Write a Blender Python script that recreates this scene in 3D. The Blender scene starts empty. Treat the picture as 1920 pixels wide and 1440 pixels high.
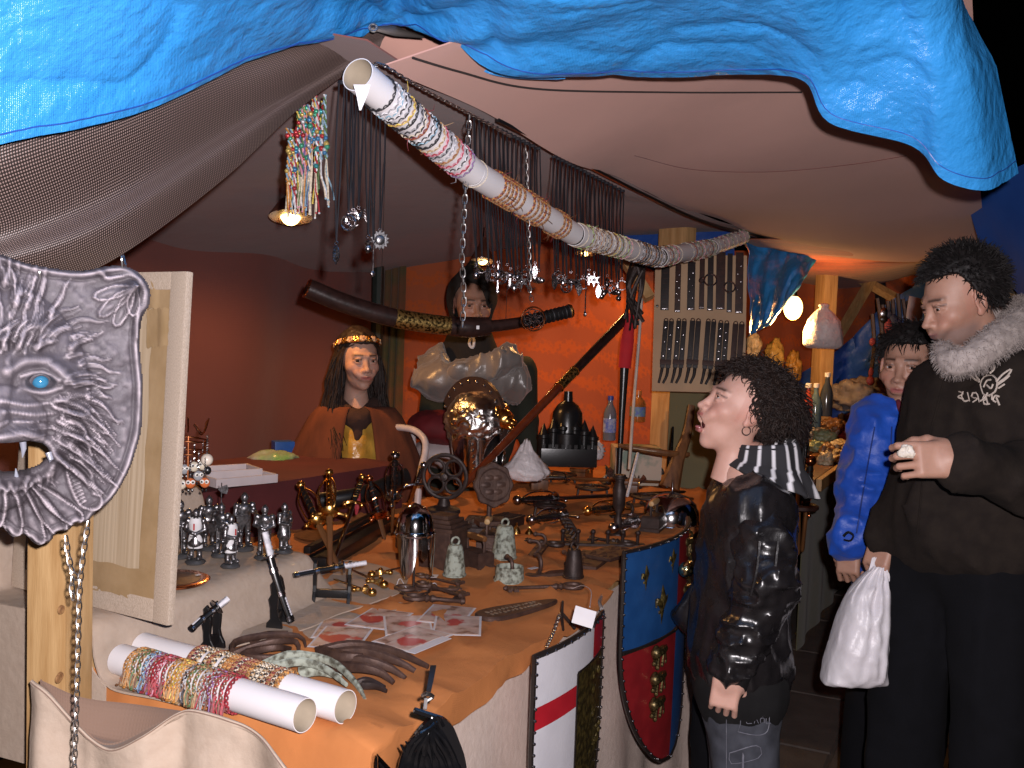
import bpy, bmesh, math, random
import numpy as np
from mathutils import Matrix, Vector
random.seed(7); rng = np.random.default_rng(7)
sc = bpy.context.scene
col = sc.collection
R_ = math.radians
# ---------------------------------------------------------------- camera
FPX = 1940.0
PITCH, ROLL = R_(3.5), R_(2.0)
CAM = np.array([0, 0, 1.55])
cF = np.array([0, math.cos(PITCH), -math.sin(PITCH)])
_r0 = np.array([1.0, 0, 0]); _u0 = np.array([0, math.sin(PITCH), math.cos(PITCH)])
cR = _r0*math.cos(ROLL)+_u0*math.sin(ROLL)
cU = _u0*math.cos(ROLL)-_r0*math.sin(ROLL)
camd = bpy.data.cameras.new('camera'); cam = bpy.data.objects.new('camera', camd); col.objects.link(cam)
camd.sensor_width = 36; camd.lens = 36*FPX/1920; camd.clip_start = .02; camd.clip_end = 200
mw = Matrix.Identity(4)
for i in range(3):
 mw[i][0] = cR[i]; mw[i][1] = cU[i]; mw[i][2] = -cF[i]; mw[i][3] = CAM[i]
cam.matrix_world = mw; sc.camera = cam
# ---------------------------------------------------------------- night sky, flash, exposure
w = bpy.data.worlds.new('World'); sc.world = w; w.use_nodes = True
nt = w.node_tree; bg = nt.nodes['Background']
sky = nt.nodes.new('ShaderNodeTexSky'); sky.sky_type = 'NISHITA'; sky.sun_disc = False
sky.sun_elevation = R_(-4); sky.sun_rotation = R_(150)
nt.links.new(sky.outputs['Color'], bg.inputs['Color']); bg.inputs['Strength'].default_value = .012
FLASH_W = 200.0
fl = bpy.data.lights.new('camera_flash', 'POINT'); fl.energy = FLASH_W; fl.color = (1, .925, .955)
fl.shadow_soft_size = .012
flo = bpy.data.objects.new('camera_flash', fl); col.objects.link(flo)
flo.location = Vector(CAM + cR*.045 + cU*.05 - cF*.01)
sc.view_settings.view_transform = 'Standard'; sc.view_settings.look = 'None'
sc.view_settings.exposure = 0.35; sc.view_settings.gamma = 1
sc.render.engine = 'CYCLES'
sc.cycles.use_denoising = True; sc.cycles.max_bounces = 6; sc.cycles.sample_clamp_indirect = 4
sc.cycles.caustics_reflective = False; sc.cycles.caustics_refractive = False
# ---------------------------------------------------------------- places
def ray(px, py): return cF + cR*(px-960)/FPX + cU*(720-py)/FPX
def P(px, py, d): return CAM + ray(px, py)*d
def PZ(px, py, z):
 r = ray(px, py); return CAM + r*((z-CAM[2])/r[2])
SU = np.array([.436, .900, 0]); SU /= np.linalg.norm(SU)
SV = np.array([-SU[1], SU[0], 0])
SO = np.array([-.27, 1.67, 0]); ZUP = np.array([0, 0, 1.0])
TZ = .85                                    # the counter's height
def W(u, v, z=0.0): return SO + SU*u + SV*v + np.array([0, 0, z])
def uvz(p):
 q = np.asarray(p)-SO; return float(q@SU), float(q@SV), float(p[2])
def PV(px, py, v):
 """point of the pixel's ray on the vertical plane v = const of the stall"""
 r = ray(px, py); t = (v-(CAM-SO)@SV)/(r@SV); return CAM+r*t
def PU(px, py, u):
 r = ray(px, py); t = (u-(CAM-SO)@SU)/(r@SU); return CAM+r*t
def nrm(a):
 a = np.asarray(a, float); return a/(np.linalg.norm(a)+1e-12)
def frm(loc, x=None, y=None, z=None):
 """matrix with two given axes (the first given is kept exactly)"""
 if z is None and x is not None and y is not None:
  x = nrm(x); z = nrm(np.cross(x, y)); y = np.cross(z, x)
 elif y is None:
  z = nrm(z); x = nrm(np.asarray(x)-z*np.dot(x, z)); y = np.cross(z, x)
 else:
  z = nrm(z); y = nrm(np.asarray(y)-z*np.dot(y, z)); x = np.cross(y, z)
 m = Matrix.Identity(4)
 for i in range(3): m[i][0] = x[i]; m[i][1] = y[i]; m[i][2] = z[i]; m[i][3] = loc[i]
 return m
def stall_frm(loc, yaw=0.0):
 """upright frame turned with the stall (x along the counter's front, y inwards), plus a yaw in degrees"""
 a = R_(yaw); return frm(loc, x=SU*math.cos(a)+SV*math.sin(a), z=ZUP)
def cam_frm(loc, yaw=0.0, pitch=0.0):
 """upright frame whose -y looks toward where the photographer stood"""
 d = np.asarray(loc)-CAM; d[2] = 0; d = nrm(d)
 a = R_(yaw); x0 = np.array([d[1], -d[0], 0])
 x = x0*math.cos(a)+d*math.sin(a)
 m = frm(loc, x=x, z=ZUP)
 return m @ Matrix.Rotation(R_(pitch), 4, 'X')
# ---------------------------------------------------------------- objects
def tag(o, label=None, cat=None, group=None, kind=None):
 if label: o['label'] = label
 if cat: o['category'] = cat
 if group: o['group'] = group
 if kind: o['kind'] = kind
 return o
def empty(name, m, label, cat, group=None):
 o = bpy.data.objects.new(name, None); col.objects.link(o); o.empty_display_size = .05
 o.matrix_world = m if isinstance(m, Matrix) else Matrix.Translation(Vector(m))
 return tag(o, label, cat, group)
def link(name, me, parent=None, m=None):
 o = bpy.data.objects.new(name, me); col.objects.link(o)
 if parent is not None: o.parent = parent
 if m is not None:
  m = m if isinstance(m, Matrix) else Matrix.Translation(Vector(m))
  if parent is not None: o.matrix_local = m
  else: o.matrix_world = m
 return o
def copy_tree(o, parent=None):
 c = o.copy(); col.objects.link(c)
 if parent is not None: c.parent = parent
 for ch in list(o.children): copy_tree(ch, c)
 return c
class G:
 """collects shapes into one mesh; each add may take a matrix and a material slot"""
 def __init__(s): s.v = []; s.f = []; s.mi = []; s.n = 0; s.uv = None
 def add(s, vf, m=None, mi=0):
  v, f = vf; v = np.asarray(v, float).reshape(-1, 3)
  if m is not None:
   a = np.array(m); v = v@a[:3, :3].T+a[:3, 3]
  s.v.append(v); n = s.n
  for q in f: s.f.append(tuple(int(i)+n for i in q))
  s.mi += [mi]*len(f); s.n += len(v)
  return s
 def mesh(s, name, mats, smooth=True, angle=40):
  me = bpy.data.meshes.new(name)
  me.from_pydata(np.concatenate(s.v).tolist() if s.v else [], [], s.f)
  for m_ in (mats if isinstance(mats, (list, tuple)) else [mats]): me.materials.append(m_)
  if len(set(s.mi)) > 1 or (s.mi and s.mi[0]): me.polygons.foreach_set('material_index', s.mi)
  finish(me, smooth, angle)
  return me
 def obj(s, name, mats, parent=None, m=None, smooth=True, angle=40):
  return link(name, s.mesh(name, mats, smooth, angle), parent, m)
def finish(me, smooth=True, angle=40):
 me.polygons.foreach_set('use_smooth', [bool(smooth)]*len(me.polygons))
 me.update()
 if smooth and angle < 180:
  try: me.set_sharp_from_angle(angle=R_(angle))
  except Exception: pass
def vfmesh(name, vf, mat, parent=None, m=None, smooth=True, angle=40):
 return G().add(vf).obj(name, mat, parent, m, smooth, angle)
# ---------------------------------------------------------------- shapes: each returns (verts, faces)
def box(sx, sy, sz, c=(0, 0, 0), b=0.0):
 hx, hy, hz = sx/2, sy/2, sz/2
 if b <= 0:
  v = [(x*hx, y*hy, z*hz) for x in (-1, 1) for y in (-1, 1) for z in (-1, 1)]
  f = [(0, 1, 3, 2), (4, 6, 7, 5), (0, 4, 5, 1), (2, 3, 7, 6), (0, 2, 6, 4), (1, 5, 7, 3)]
  return np.array(v)+np.array(c), f
 bm = bmesh.new(); bmesh.ops.create_cube(bm, size=1)
 for q in bm.verts: q.co = Vector((q.co.x*sx, q.co.y*sy, q.co.z*sz))
 bmesh.ops.bevel(bm, geom=bm.edges[:], offset=b, segments=2, affect='EDGES', profile=.7)
 bm.verts.index_update()
 v = np.array([q.co[:] for q in bm.verts])+np.array(c); f = [[q.index for q in p.verts] for p in bm.faces]
 bm.free(); return v, f
def lathe(prof, n=16, a0=0.0, a1=2*math.pi):
 """prof: (radius, z) from bottom to top"""
 full = abs(a1-a0-2*math.pi) < 1e-6; k = n if full else n+1
 v = []; f = []
 for r, z in prof:
  for i in range(k):
   a = a0+(a1-a0)*i/n; v.append((r*math.cos(a), r*math.sin(a), z))
 for j in range(len(prof)-1):
  for i in range(n):
   a = j*k+i; b = j*k+(i+1) % k
   f.append((a, b, b+k, a+k))
 if full:
  if prof[0][0] > 1e-5: f.append(tuple(reversed(range(k))))
  if prof[-1][0] > 1e-5: f.append(tuple(range((len(prof)-1)*k, len(prof)*k)))
 return np.array(v), f
def frames_along(p):
 p = np.asarray(p, float); t = np.gradient(p, axis=0); t /= np.linalg.norm(t, axis=1)[:, None]+1e-12
 a = np.array([0, 0, 1.0]) if abs(t[0][2]) < .9 else np.array([1.0, 0, 0])
 n = nrm(a-t[0]*np.dot(a, t[0])); N = [n]
 for i in range(1, len(p)):
  n = N[-1]-t[i]*np.dot(N[-1], t[i]); N.append(nrm(n))
 N = np.array(N); return t, N, np.cross(t, N)
def tube(p, r, n=6, caps=True, flat=1.0, closed=False):
 """p: path; r: radius or one per point; flat squeezes the section along its second axis"""
 p = np.asarray(p, float); m = len(p); r = np.atleast_1d(np.asarray(r, float)); r = np.interp(np.linspace(0, 1, m), np.linspace(0, 1, len(r)), r) if len(r) > 1 else np.full(m, r[0])
 if closed:
  q = np.concatenate([p[-1:], p, p[:1]]); t, N, B = frames_along(q); N = N[1:-1]; B = B[1:-1]
 else: t, N, B = frames_along(p)
 a = np.arange(n)*2*math.pi/n
 v = p[:, None]+(N[:, None]*np.cos(a)[None, :, None]+B[:, None]*(flat*np.sin(a))[None, :, None])*r[:, None, None]
 f = []
 for j in range(m if closed else m-1):
  j2 = (j+1) % m
  for i in range(n):
   k = (i+1) % n; f.append((j*n+i, j*n+k, j2*n+k, j2*n+i))
 if caps and not closed:
  f.append(tuple(reversed(range(n)))); f.append(tuple(range((m-1)*n, m*n)))
 return v.reshape(-1, 3), f
def torus(R, r, n=16, k=6, sx=1.0, sy=1.0):
 a = np.arange(n)*2*math.pi/n
 return tube(np.stack([np.cos(a)*R*sx, np.sin(a)*R*sy, a*0], 1), r, k, closed=True)
def ball(r, n=10, m=6, c=(0, 0, 0), s=(1, 1, 1)):
 pr = [(math.sin(math.pi*i/m)*r if 0 < i < m else 1e-6, -math.cos(math.pi*i/m)*r) for i in range(m+1)]
 v, f = lathe(pr, n); return v*np.array(s)+np.array(c), f
def prism(pts, h, z0=0.0, b=0.0):
 """polygon (x, y) pulled up along z; b: bevel of the top edge"""
 pts = np.asarray(pts, float); n = len(pts)
 ar = .5*sum(pts[i][0]*pts[(i+1) % n][1]-pts[(i+1) % n][0]*pts[i][1] for i in range(n))
 if ar < 0: pts = pts[::-1]
 L = [np.c_[pts, np.full(n, z0)]]
 if b > 0:
  d1 = np.roll(pts, -1, 0)-pts; d0 = pts-np.roll(pts, 1, 0)
  n1 = np.c_[-d1[:, 1], d1[:, 0]]; n0 = np.c_[-d0[:, 1], d0[:, 0]]
  n1 /= np.linalg.norm(n1, axis=1)[:, None]+1e-9; n0 /= np.linalg.norm(n0, axis=1)[:, None]+1e-9
  nn = n0+n1; nn /= np.maximum(np.linalg.norm(nn, axis=1)[:, None], .5)
  L += [np.c_[pts, np.full(n, z0+h-b)], np.c_[pts+nn*b, np.full(n, z0+h)]]
 else: L += [np.c_[pts, np.full(n, z0+h)]]
 f = [tuple(reversed(range(n)))]
 for j in range(len(L)-1):
  for i in range(n):
   k = (i+1) % n; f.append((j*n+i, j*n+k, (j+1)*n+k, (j+1)*n+i))
 f.append(tuple(range((len(L)-1)*n, len(L)*n)))
 return np.concatenate(L), f
def gridvf(A):
 """A: rows x cols x 3 points -> quads"""
 A = np.asarray(A, float); r, c = A.shape[:2]
 i = np.arange(r*c).reshape(r, c)
 f = np.stack([i[:-1, :-1], i[:-1, 1:], i[1:, 1:], i[1:, :-1]], -1).reshape(-1, 4)
 return A.reshape(-1, 3), f.tolist()
def spline(p, n):
 """Catmull-Rom through the points, n samples"""
 p = np.asarray(p, float); m = len(p)
 if m == 2: return p[0]+(p[1]-p[0])*np.linspace(0, 1, n)[:, None]
 q = np.concatenate([[2*p[0]-p[1]], p, [2*p[-1]-p[-2]]])
 d = np.r_[0, np.cumsum(np.linalg.norm(np.diff(p, axis=0), axis=1)+1e-9)]
 s = np.linspace(0, d[-1], n); i = np.clip(np.searchsorted(d, s, side='right')-1, 0, m-2)
 t = ((s-d[i])/(d[i+1]-d[i]))[:, None]
 a, b, c, e = q[i], q[i+1], q[i+2], q[i+3]
 return .5*((2*b)+(-a+c)*t+(2*a-5*b+4*c-e)*t*t+(-a+3*b-3*c+e)*t**3)
def resurf(A, nr, nc):
 """control net rows x cols x 3 -> smooth nr x nc net"""
 A = np.asarray(A, float)
 B = np.stack([spline_u(A[i], nc) for i in range(len(A))])
 return np.stack([spline_u(B[:, j], nr) for j in range(nc)], 1)
def spline_u(p, n):
 p = np.asarray(p, float); m = len(p)
 q = np.concatenate([[2*p[0]-p[1]], p, [2*p[-1]-p[-2]]])
 s = np.linspace(0, m-1, n); i = np.clip(s.astype(int), 0, m-2); t = (s-i)[:, None]
 a, b, c, e = q[i], q[i+1], q[i+2], q[i+3]
 return .5*((2*b)+(-a+c)*t+(2*a-5*b+4*c-e)*t*t+(-a+3*b-3*c+e)*t**3)
def vnoise(p, scale=1.0, seed=0):
 """smooth value noise, -1..1, p: n x 3"""
 p = np.asarray(p, float)*scale+seed*17.31; i = np.floor(p).astype(np.int64); f = p-i; f = f*f*(3-2*f)
 def h(x, y, z):
  n = (x*374761393+y*668265263+z*1274126177) & 0xffffffff
  n = ((n ^ (n >> 13))*1274126177) & 0xffffffff
  return ((n ^ (n >> 16)) & 0xffff)/32767.5-1
 o = 0
 for dx in (0, 1):
  for dy in (0, 1):
   for dz in (0, 1):
    wt = (f[..., 0] if dx else 1-f[..., 0])*(f[..., 1] if dy else 1-f[..., 1])*(f[..., 2] if dz else 1-f[..., 2])
    o = o+wt*h(i[..., 0]+dx, i[..., 1]+dy, i[..., 2]+dz)
 return o
def thick(A, t, nr=None):
 """a cloth sheet: net A with real thickness t (both faces and the rim)"""
 A = np.asarray(A, float); r, c = A.shape[:2]
 du = np.gradient(A, axis=1); dv = np.gradient(A, axis=0); n = np.cross(du, dv)
 n /= np.linalg.norm(n, axis=2)[..., None]+1e-12
 B = A-n*t
 v1, f1 = gridvf(A); v2, f2 = gridvf(B); k = r*c
 f = f1+[tuple(reversed([i+k for i in q])) for q in f2]
 rim = [i for i in range(c)]+[j*c+c-1 for j in range(1, r)]+[(r-1)*c+i for i in range(c-2, -1, -1)]+[j*c for j in range(r-2, 0, -1)]
 for a, b in zip(rim, rim[1:]+rim[:1]): f.append((b, a, a+k, b+k))
 return np.concatenate([v1, v2]), f
# ---------------------------------------------------------------- blended solids (signed distance -> mesh)
class SDF:
 def __init__(s, lo, hi, vox):
  s.lo = np.array(lo, float); s.vox = vox
  s.n = np.maximum(np.ceil((np.array(hi)-s.lo)/vox).astype(int)+1, 4)
  s.D = np.full(tuple(s.n), 1e3, np.float32)
 def _win(s, lo, hi, pad):
  a = np.clip(np.floor((np.asarray(lo)-pad-s.lo)/s.vox).astype(int), 0, s.n)
  b = np.clip(np.ceil((np.asarray(hi)+pad-s.lo)/s.vox).astype(int)+1, 0, s.n)
  sl = tuple(slice(int(x), int(y)) for x, y in zip(a, b))
  g = [s.lo[i]+np.arange(a[i], b[i])*s.vox for i in range(3)]
  X = np.stack(np.meshgrid(*g, indexing='ij'), -1)
  return sl, X
 def _mix(s, sl, d, k, op):
  e = s.D[sl]; d = d.astype(np.float32)
  if op == 'sub':
   d = -d
   if k > 0:
    h = np.clip(k-np.abs(e-d), 0, None)/k; s.D[sl] = np.maximum(e, d)+h*h*k*.25
   else: s.D[sl] = np.maximum(e, d)
  else:
   if k > 0:
    h = np.clip(k-np.abs(e-d), 0, None)/k; s.D[sl] = np.minimum(e, d)-h*h*k*.25
   else: s.D[sl] = np.minimum(e, d)
 def ell(s, c, r, k=.01, rot=None, op='add'):
  c = np.array(c, float); r = np.array(r, float) if np.ndim(r) else np.full(3, float(r)); m = max(r) if rot is not None else r
  sl, X = s._win(c-m, c+m, k+2*s.vox)
  if X.size == 0: return s
  q = X-c
  if rot is not None: q = q@np.array(rot)
  k0 = np.linalg.norm(q/r, axis=-1); k1 = np.linalg.norm(q/(r*r), axis=-1)+1e-9
  s._mix(sl, k0*(k0-1)/k1, k, op); return s
 def cap(s, a, b, ra, rb=None, k=.01, op='add'):
  a = np.array(a, float); b = np.array(b, float); rb = ra if rb is None else rb; m = max(ra, rb)
  sl, X = s._win(np.minimum(a, b)-m, np.maximum(a, b)+m, k+2*s.vox)
  if X.size == 0: return s
  d = b-a; t = np.clip(((X-a)@d)/(d@d+1e-12), 0, 1)
  s._mix(sl, np.linalg.norm(X-a-t[..., None]*d, axis=-1)-(ra+(rb-ra)*t), k, op); return s
 def path(s, pts, r, k=.01, op='add'):
  r = np.broadcast_to(np.asarray(r, float), (len(pts),))
  for i in range(len(pts)-1): s.cap(pts[i], pts[i+1], r[i], r[i+1], k, op)
  return s
 def box(s, c, h, rd=.005, k=.005, rot=None, op='add'):
  c = np.array(c, float); h = np.array(h, float); m = np.linalg.norm(h) if rot is not None else h
  sl, X = s._win(c-m, c+m, k+2*s.vox)
  if X.size == 0: return s
  q = X-c
  if rot is not None: q = q@np.array(rot)
  q = np.abs(q)-(h-rd)
  s._mix(sl, np.linalg.norm(np.maximum(q, 0), axis=-1)+np.minimum(q.max(-1), 0)-rd, k, op); return s
 def displace(s, fn):
  g = [s.lo[i]+np.arange(s.n[i])*s.vox for i in range(3)]
  near = np.abs(s.D) < 6*s.vox+.02; idx = np.argwhere(near)
  s.D[near] += fn(s.lo+idx*s.vox).astype(np.float32); return s
 def vf(s):
  D = s.D; D[0] = D[-1] = 1; D[:, 0] = D[:, -1] = 1; D[:, :, 0] = D[:, :, -1] = 1
  ins = D < 0; n = s.n
  acc = None; cnt = None
  cs = (n[0]-1, n[1]-1, n[2]-1)
  acc = np.zeros(cs+(3,), np.float32); cnt = np.zeros(cs, np.float32)
  edges = []
  for ax in range(3):
   a = [slice(None)]*3; b = [slice(None)]*3; a[ax] = slice(0, -1); b[ax] = slice(1, None)
   cr = ins[tuple(a)] != ins[tuple(b)]; E = np.argwhere(cr)
   if len(E) == 0: edges.append((E, None)); continue
   d0 = D[tuple(a)][cr]; d1 = D[tuple(b)][cr]; t = d0/(d0-d1)
   p = E.astype(np.float32); p[:, ax] += t
   o = [i for i in range(3) if i != ax]
   for s1 in (0, 1):
    for s2 in (0, 1):
     c = E.copy(); c[:, o[0]] -= s1; c[:, o[1]] -= s2
     ok = (c >= 0).all(1) & (c < np.array(cs)).all(1)
     ci = tuple(c[ok].T); np.add.at(acc, ci, p[ok]); np.add.at(cnt, ci, 1)
   edges.append((E, ins[tuple(a)][cr]))
  m = cnt > 0; vid = np.full(cs, -1, np.int64); vid[m] = np.arange(m.sum())
  v = acc[m]/cnt[m][:, None]*s.vox+s.lo
  F = []
  for ax in range(3):
   E, si = edges[ax]
   if len(E) == 0: continue
   o = [(ax+1) % 3, (ax+2) % 3]; q = []
   for d1, d2 in ((0, 0), (1, 0), (1, 1), (0, 1)):
    c = E.copy(); c[:, o[0]] -= d1; c[:, o[1]] -= d2; q.append(vid[tuple(np.clip(c, 0, np.array(cs)-1).T)])
   q = np.stack(q, 1); q[~si] = q[~si][:, ::-1]; F.append(q)
  F = np.concatenate(F) if F else np.zeros((0, 4), int)
  F = F[(F >= 0).all(1)]
  return v, F.tolist()
def relax(vf, it=2, lam=.5):
 v, f = vf; F = np.array(f); v = np.array(v, float)
 E = np.concatenate([F[:, [0, 1]], F[:, [1, 2]], F[:, [2, 3]], F[:, [3, 0]]])
 for _ in range(it):
  a = np.zeros_like(v); c = np.zeros(len(v))
  np.add.at(a, E[:, 0], v[E[:, 1]]); np.add.at(a, E[:, 1], v[E[:, 0]]); np.add.at(c, E[:, 0], 1); np.add.at(c, E[:, 1], 1)
  v = v+(a/np.maximum(c, 1)[:, None]-v)*lam
 return v, f
# ---------------------------------------------------------------- materials
def new_mat(name):
 m = bpy.data.materials.new(name); m.use_nodes = True
 n = m.node_tree; return m, n, n.nodes['Principled BSDF']
def rgb(c): return (c[0], c[1], c[2], 1) if np.ndim(c) else (c, c, c, 1)
def M(name, c, rough=.6, metal=0.0, c2=None, vs=18.0, vlo=.35, vhi=.65, bump=.0, bs=120.0, bd=.002, stretch=None,
      sheen=0.0, coat=0.0, spec=.5, trans=0.0, r2=None, detail=4.0, weave=0.0, wscale=900.0, sss=0.0, alpha=1.0, attr=None):
 """procedural material: two colours mixed by noise, bump noise, optional woven relief"""
 m, n, b = new_mat(name); L = n.links; N = n.nodes
 tc = N.new('ShaderNodeTexCoord'); mp = N.new('ShaderNodeMapping'); L.new(tc.outputs['Object'], mp.inputs['Vector'])
 if stretch: mp.inputs['Scale'].default_value = stretch
 if c2 is None: c2 = tuple(x*.78 for x in (c if np.ndim(c) else (c, c, c)))
 no = N.new('ShaderNodeTexNoise'); no.inputs['Scale'].default_value = vs; no.inputs['Detail'].default_value = detail
 L.new(mp.outputs['Vector'], no.inputs['Vector'])
 cr = N.new('ShaderNodeValToRGB'); cr.color_ramp.elements[0].position = vlo; cr.color_ramp.elements[1].position = vhi
 cr.color_ramp.elements[0].color = rgb(c2); cr.color_ramp.elements[1].color = rgb(c)
 L.new(no.outputs['Fac'], cr.inputs['Fac']); out = cr.outputs['Color']
 if attr:                                        # pigment painted on the body itself: attribute name -> colour
  for an, ac in attr:
   at = N.new('ShaderNodeAttribute'); at.attribute_name = an
   mx = N.new('ShaderNodeMix'); mx.data_type = 'RGBA'
   L.new(at.outputs['Fac'], mx.inputs[0]); L.new(out, mx.inputs[6]); mx.inputs[7].default_value = rgb(ac); out = mx.outputs[2]
 L.new(out, b.inputs['Base Color'])
 b.inputs['Roughness'].default_value = rough; b.inputs['Metallic'].default_value = metal
 b.inputs['Specular IOR Level'].default_value = spec
 if r2 is not None:
  mr = N.new('ShaderNodeMapRange'); mr.inputs['To Min'].default_value = r2; mr.inputs['To Max'].default_value = rough
  L.new(no.outputs['Fac'], mr.inputs['Value']); L.new(mr.outputs['Result'], b.inputs['Roughness'])
 if sheen: b.inputs['Sheen Weight'].default_value = sheen
 if coat: b.inputs['Coat Weight'].default_value = coat; b.inputs['Coat Roughness'].default_value = .12
 if trans: b.inputs['Transmission Weight'].default_value = trans
 if sss:
  b.inputs['Subsurface Weight'].default_value = sss; b.inputs['Subsurface Radius'].default_value = (.012, .005, .003); b.inputs['Subsurface Scale'].default_value = 1
 if alpha < 1: b.inputs['Alpha'].default_value = alpha
 h = None
 if bump:
  n2 = N.new('ShaderNodeTexNoise'); n2.inputs['Scale'].default_value = bs; n2.inputs['Detail'].default_value = 5
  L.new(mp.outputs['Vector'], n2.inputs['Vector'])
  bn = N.new('ShaderNodeBump'); bn.inputs['Strength'].default_value = bump; bn.inputs['Distance'].default_value = bd
  L.new(n2.outputs['Fac'], bn.inputs['Height']); h = bn
 if weave:
  wv = []
  for d in ('X', 'Z'):
   q = N.new('ShaderNodeTexWave'); q.bands_direction = d; q.inputs['Scale'].default_value = wscale; q.inputs['Distortion'].default_value = .3
   L.new(mp.outputs['Vector'], q.inputs['Vector']); wv.append(q)
  mm = N.new('ShaderNodeMath'); mm.operation = 'ADD'; L.new(wv[0].outputs['Fac'], mm.inputs[0]); L.new(wv[1].outputs['Fac'], mm.inputs[1])
  bn = N.new('ShaderNodeBump'); bn.inputs['Strength'].default_value = weave; bn.inputs['Distance'].default_value = .0015
  L.new(mm.outputs[0], bn.inputs['Height'])
  if h is not None: L.new(h.outputs['Normal'], bn.inputs['Normal'])
  h = bn
 if h is not None: L.new(h.outputs['Normal'], b.inputs['Normal'])
 return m
def emit(name, c, s):
 m, n, b = new_mat(name); b.inputs['Emission Color'].default_value = rgb(c); b.inputs['Emission Strength'].default_value = s
 b.inputs['Base Color'].default_value = rgb(c); return m
def set_attr(me, name, val):
 a = me.attributes.new(name, 'FLOAT', 'POINT'); a.data.foreach_set('value', np.asarray(val, np.float32)); return a
# ---------------------------------------------------------------- cloth sheets with their own coordinates
def sheet(name, A, t, mat, parent=None, smooth=True):
 A = np.asarray(A, float); r, c = A.shape[:2]
 vf = thick(A, t); ob = vfmesh(name, vf, mat, parent, smooth=smooth, angle=80)
 du = np.linalg.norm(np.diff(A, axis=1), axis=2).mean(0); dv = np.linalg.norm(np.diff(A, axis=0), axis=2).mean(1)
 U_ = np.r_[0, np.cumsum(du)]; V_ = np.r_[0, np.cumsum(dv)]
 uu, vv = np.meshgrid(U_, V_); uvp = np.c_[uu.ravel(), vv.ravel()]; uvp = np.concatenate([uvp, uvp])
 me = ob.data; ul = me.uv_layers.new(name='cloth')
 li = np.empty(len(me.loops), np.int32); me.loops.foreach_get('vertex_index', li)
 ul.data.foreach_set('uv', uvp[li].astype(np.float32).ravel())
 return ob
def cloth_mat(name, c, c2, rough=.85, sheen=.2, weave=.35, ws=420.0, vs=3.0, bump=.25, bs=14.0, bd=.01, dots=None, spec=.3, metal_hint=0, print_=None, trl=0.0):
 """woven cloth: two tones at large scale, thread relief in the cloth's own coordinates"""
 m, n, b = new_mat(name); L = n.links; N = n.nodes
 uv = N.new('ShaderNodeUVMap'); uv.uv_map = 'cloth'
 tc = N.new('ShaderNodeTexCoord')
 no = N.new('ShaderNodeTexNoise'); no.inputs['Scale'].default_value = vs; no.inputs['Detail'].default_value = 5; L.new(tc.outputs['Object'], no.inputs['Vector'])
 cr = N.new('ShaderNodeValToRGB'); cr.color_ramp.elements[0].position = .3; cr.color_ramp.elements[1].position = .7
 cr.color_ramp.elements[0].color = rgb(c2); cr.color_ramp.elements[1].color = rgb(c); L.new(no.outputs['Fac'], cr.inputs['Fac'])
 out = cr.outputs['Color']
 wv = []
 for d, s_ in (('X', 1), ('Y', 1)):
  q = N.new('ShaderNodeTexWave'); q.bands_direction = d; q.inputs['Scale'].default_value = ws*.05; q.inputs['Distortion'].default_value = .4; q.inputs['Detail'].default_value = 1
  L.new(uv.outputs['UV'], q.inputs['Vector']); wv.append(q)
 mu = N.new('ShaderNodeMath'); mu.operation = 'MULTIPLY'; L.new(wv[0].outputs['Fac'], mu.inputs[0]); L.new(wv[1].outputs['Fac'], mu.inputs[1])
 if dots:
  r2 = N.new('ShaderNodeValToRGB'); r2.color_ramp.elements[0].position = .25; r2.color_ramp.elements[1].position = .6
  L.new(mu.outputs[0], r2.inputs['Fac'])
  mx = N.new('ShaderNodeMix'); mx.data_type = 'RGBA'; L.new(r2.outputs['Color'], mx.inputs[0]); L.new(out, mx.inputs[6]); mx.inputs[7].default_value = rgb(dots); out = mx.outputs[2]
 if print_:                                    # a faint printed border of scrolls, in rows
  q = N.new('ShaderNodeTexWave'); q.bands_direction = 'Y'; q.inputs['Scale'].default_value = print_[1]; q.inputs['Distortion'].default_value = 2.2; q.inputs['Detail Scale'].default_value = 5; q.inputs['Detail'].default_value = 2
  L.new(uv.outputs['UV'], q.inputs['Vector'])
  vo = N.new('ShaderNodeTexVoronoi'); vo.inputs['Scale'].default_value = print_[2]; L.new(uv.outputs['UV'], vo.inputs['Vector'])
  mm = N.new('ShaderNodeMath'); mm.operation = 'MULTIPLY'; L.new(q.outputs['Fac'], mm.inputs[0]); L.new(vo.outputs['Distance'], mm.inputs[1])
  r2 = N.new('ShaderNodeValToRGB'); r2.color_ramp.elements[0].position = .25; r2.color_ramp.elements[1].position = .5; L.new(mm.outputs[0], r2.inputs['Fac'])
  mx = N.new('ShaderNodeMix'); mx.data_type = 'RGBA'; L.new(r2.outputs['Color'], mx.inputs[0]); L.new(out, mx.inputs[6]); mx.inputs[7].default_value = rgb(print_[0]); out = mx.outputs[2]
 L.new(out, b.inputs['Base Color']); b.inputs['Roughness'].default_value = rough; b.inputs['Specular IOR Level'].default_value = spec
 if sheen: b.inputs['Sheen Weight'].default_value = sheen
 n2 = N.new('ShaderNodeTexNoise'); n2.inputs['Scale'].default_value = bs; n2.inputs['Detail'].default_value = 4; L.new(tc.outputs['Object'], n2.inputs['Vector'])
 b1 = N.new('ShaderNodeBump'); b1.inputs['Strength'].default_value = bump; b1.inputs['Distance'].default_value = bd; L.new(n2.outputs['Fac'], b1.inputs['Height'])
 b2 = N.new('ShaderNodeBump'); b2.inputs['Strength'].default_value = weave; b2.inputs['Distance'].default_value = .001; L.new(mu.outputs[0], b2.inputs['Height'])
 L.new(b1.outputs['Normal'], b2.inputs['Normal']); L.new(b2.outputs['Normal'], b.inputs['Normal'])
 if trl: b.inputs['Subsurface Weight'].default_value = 0
 return m
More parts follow.
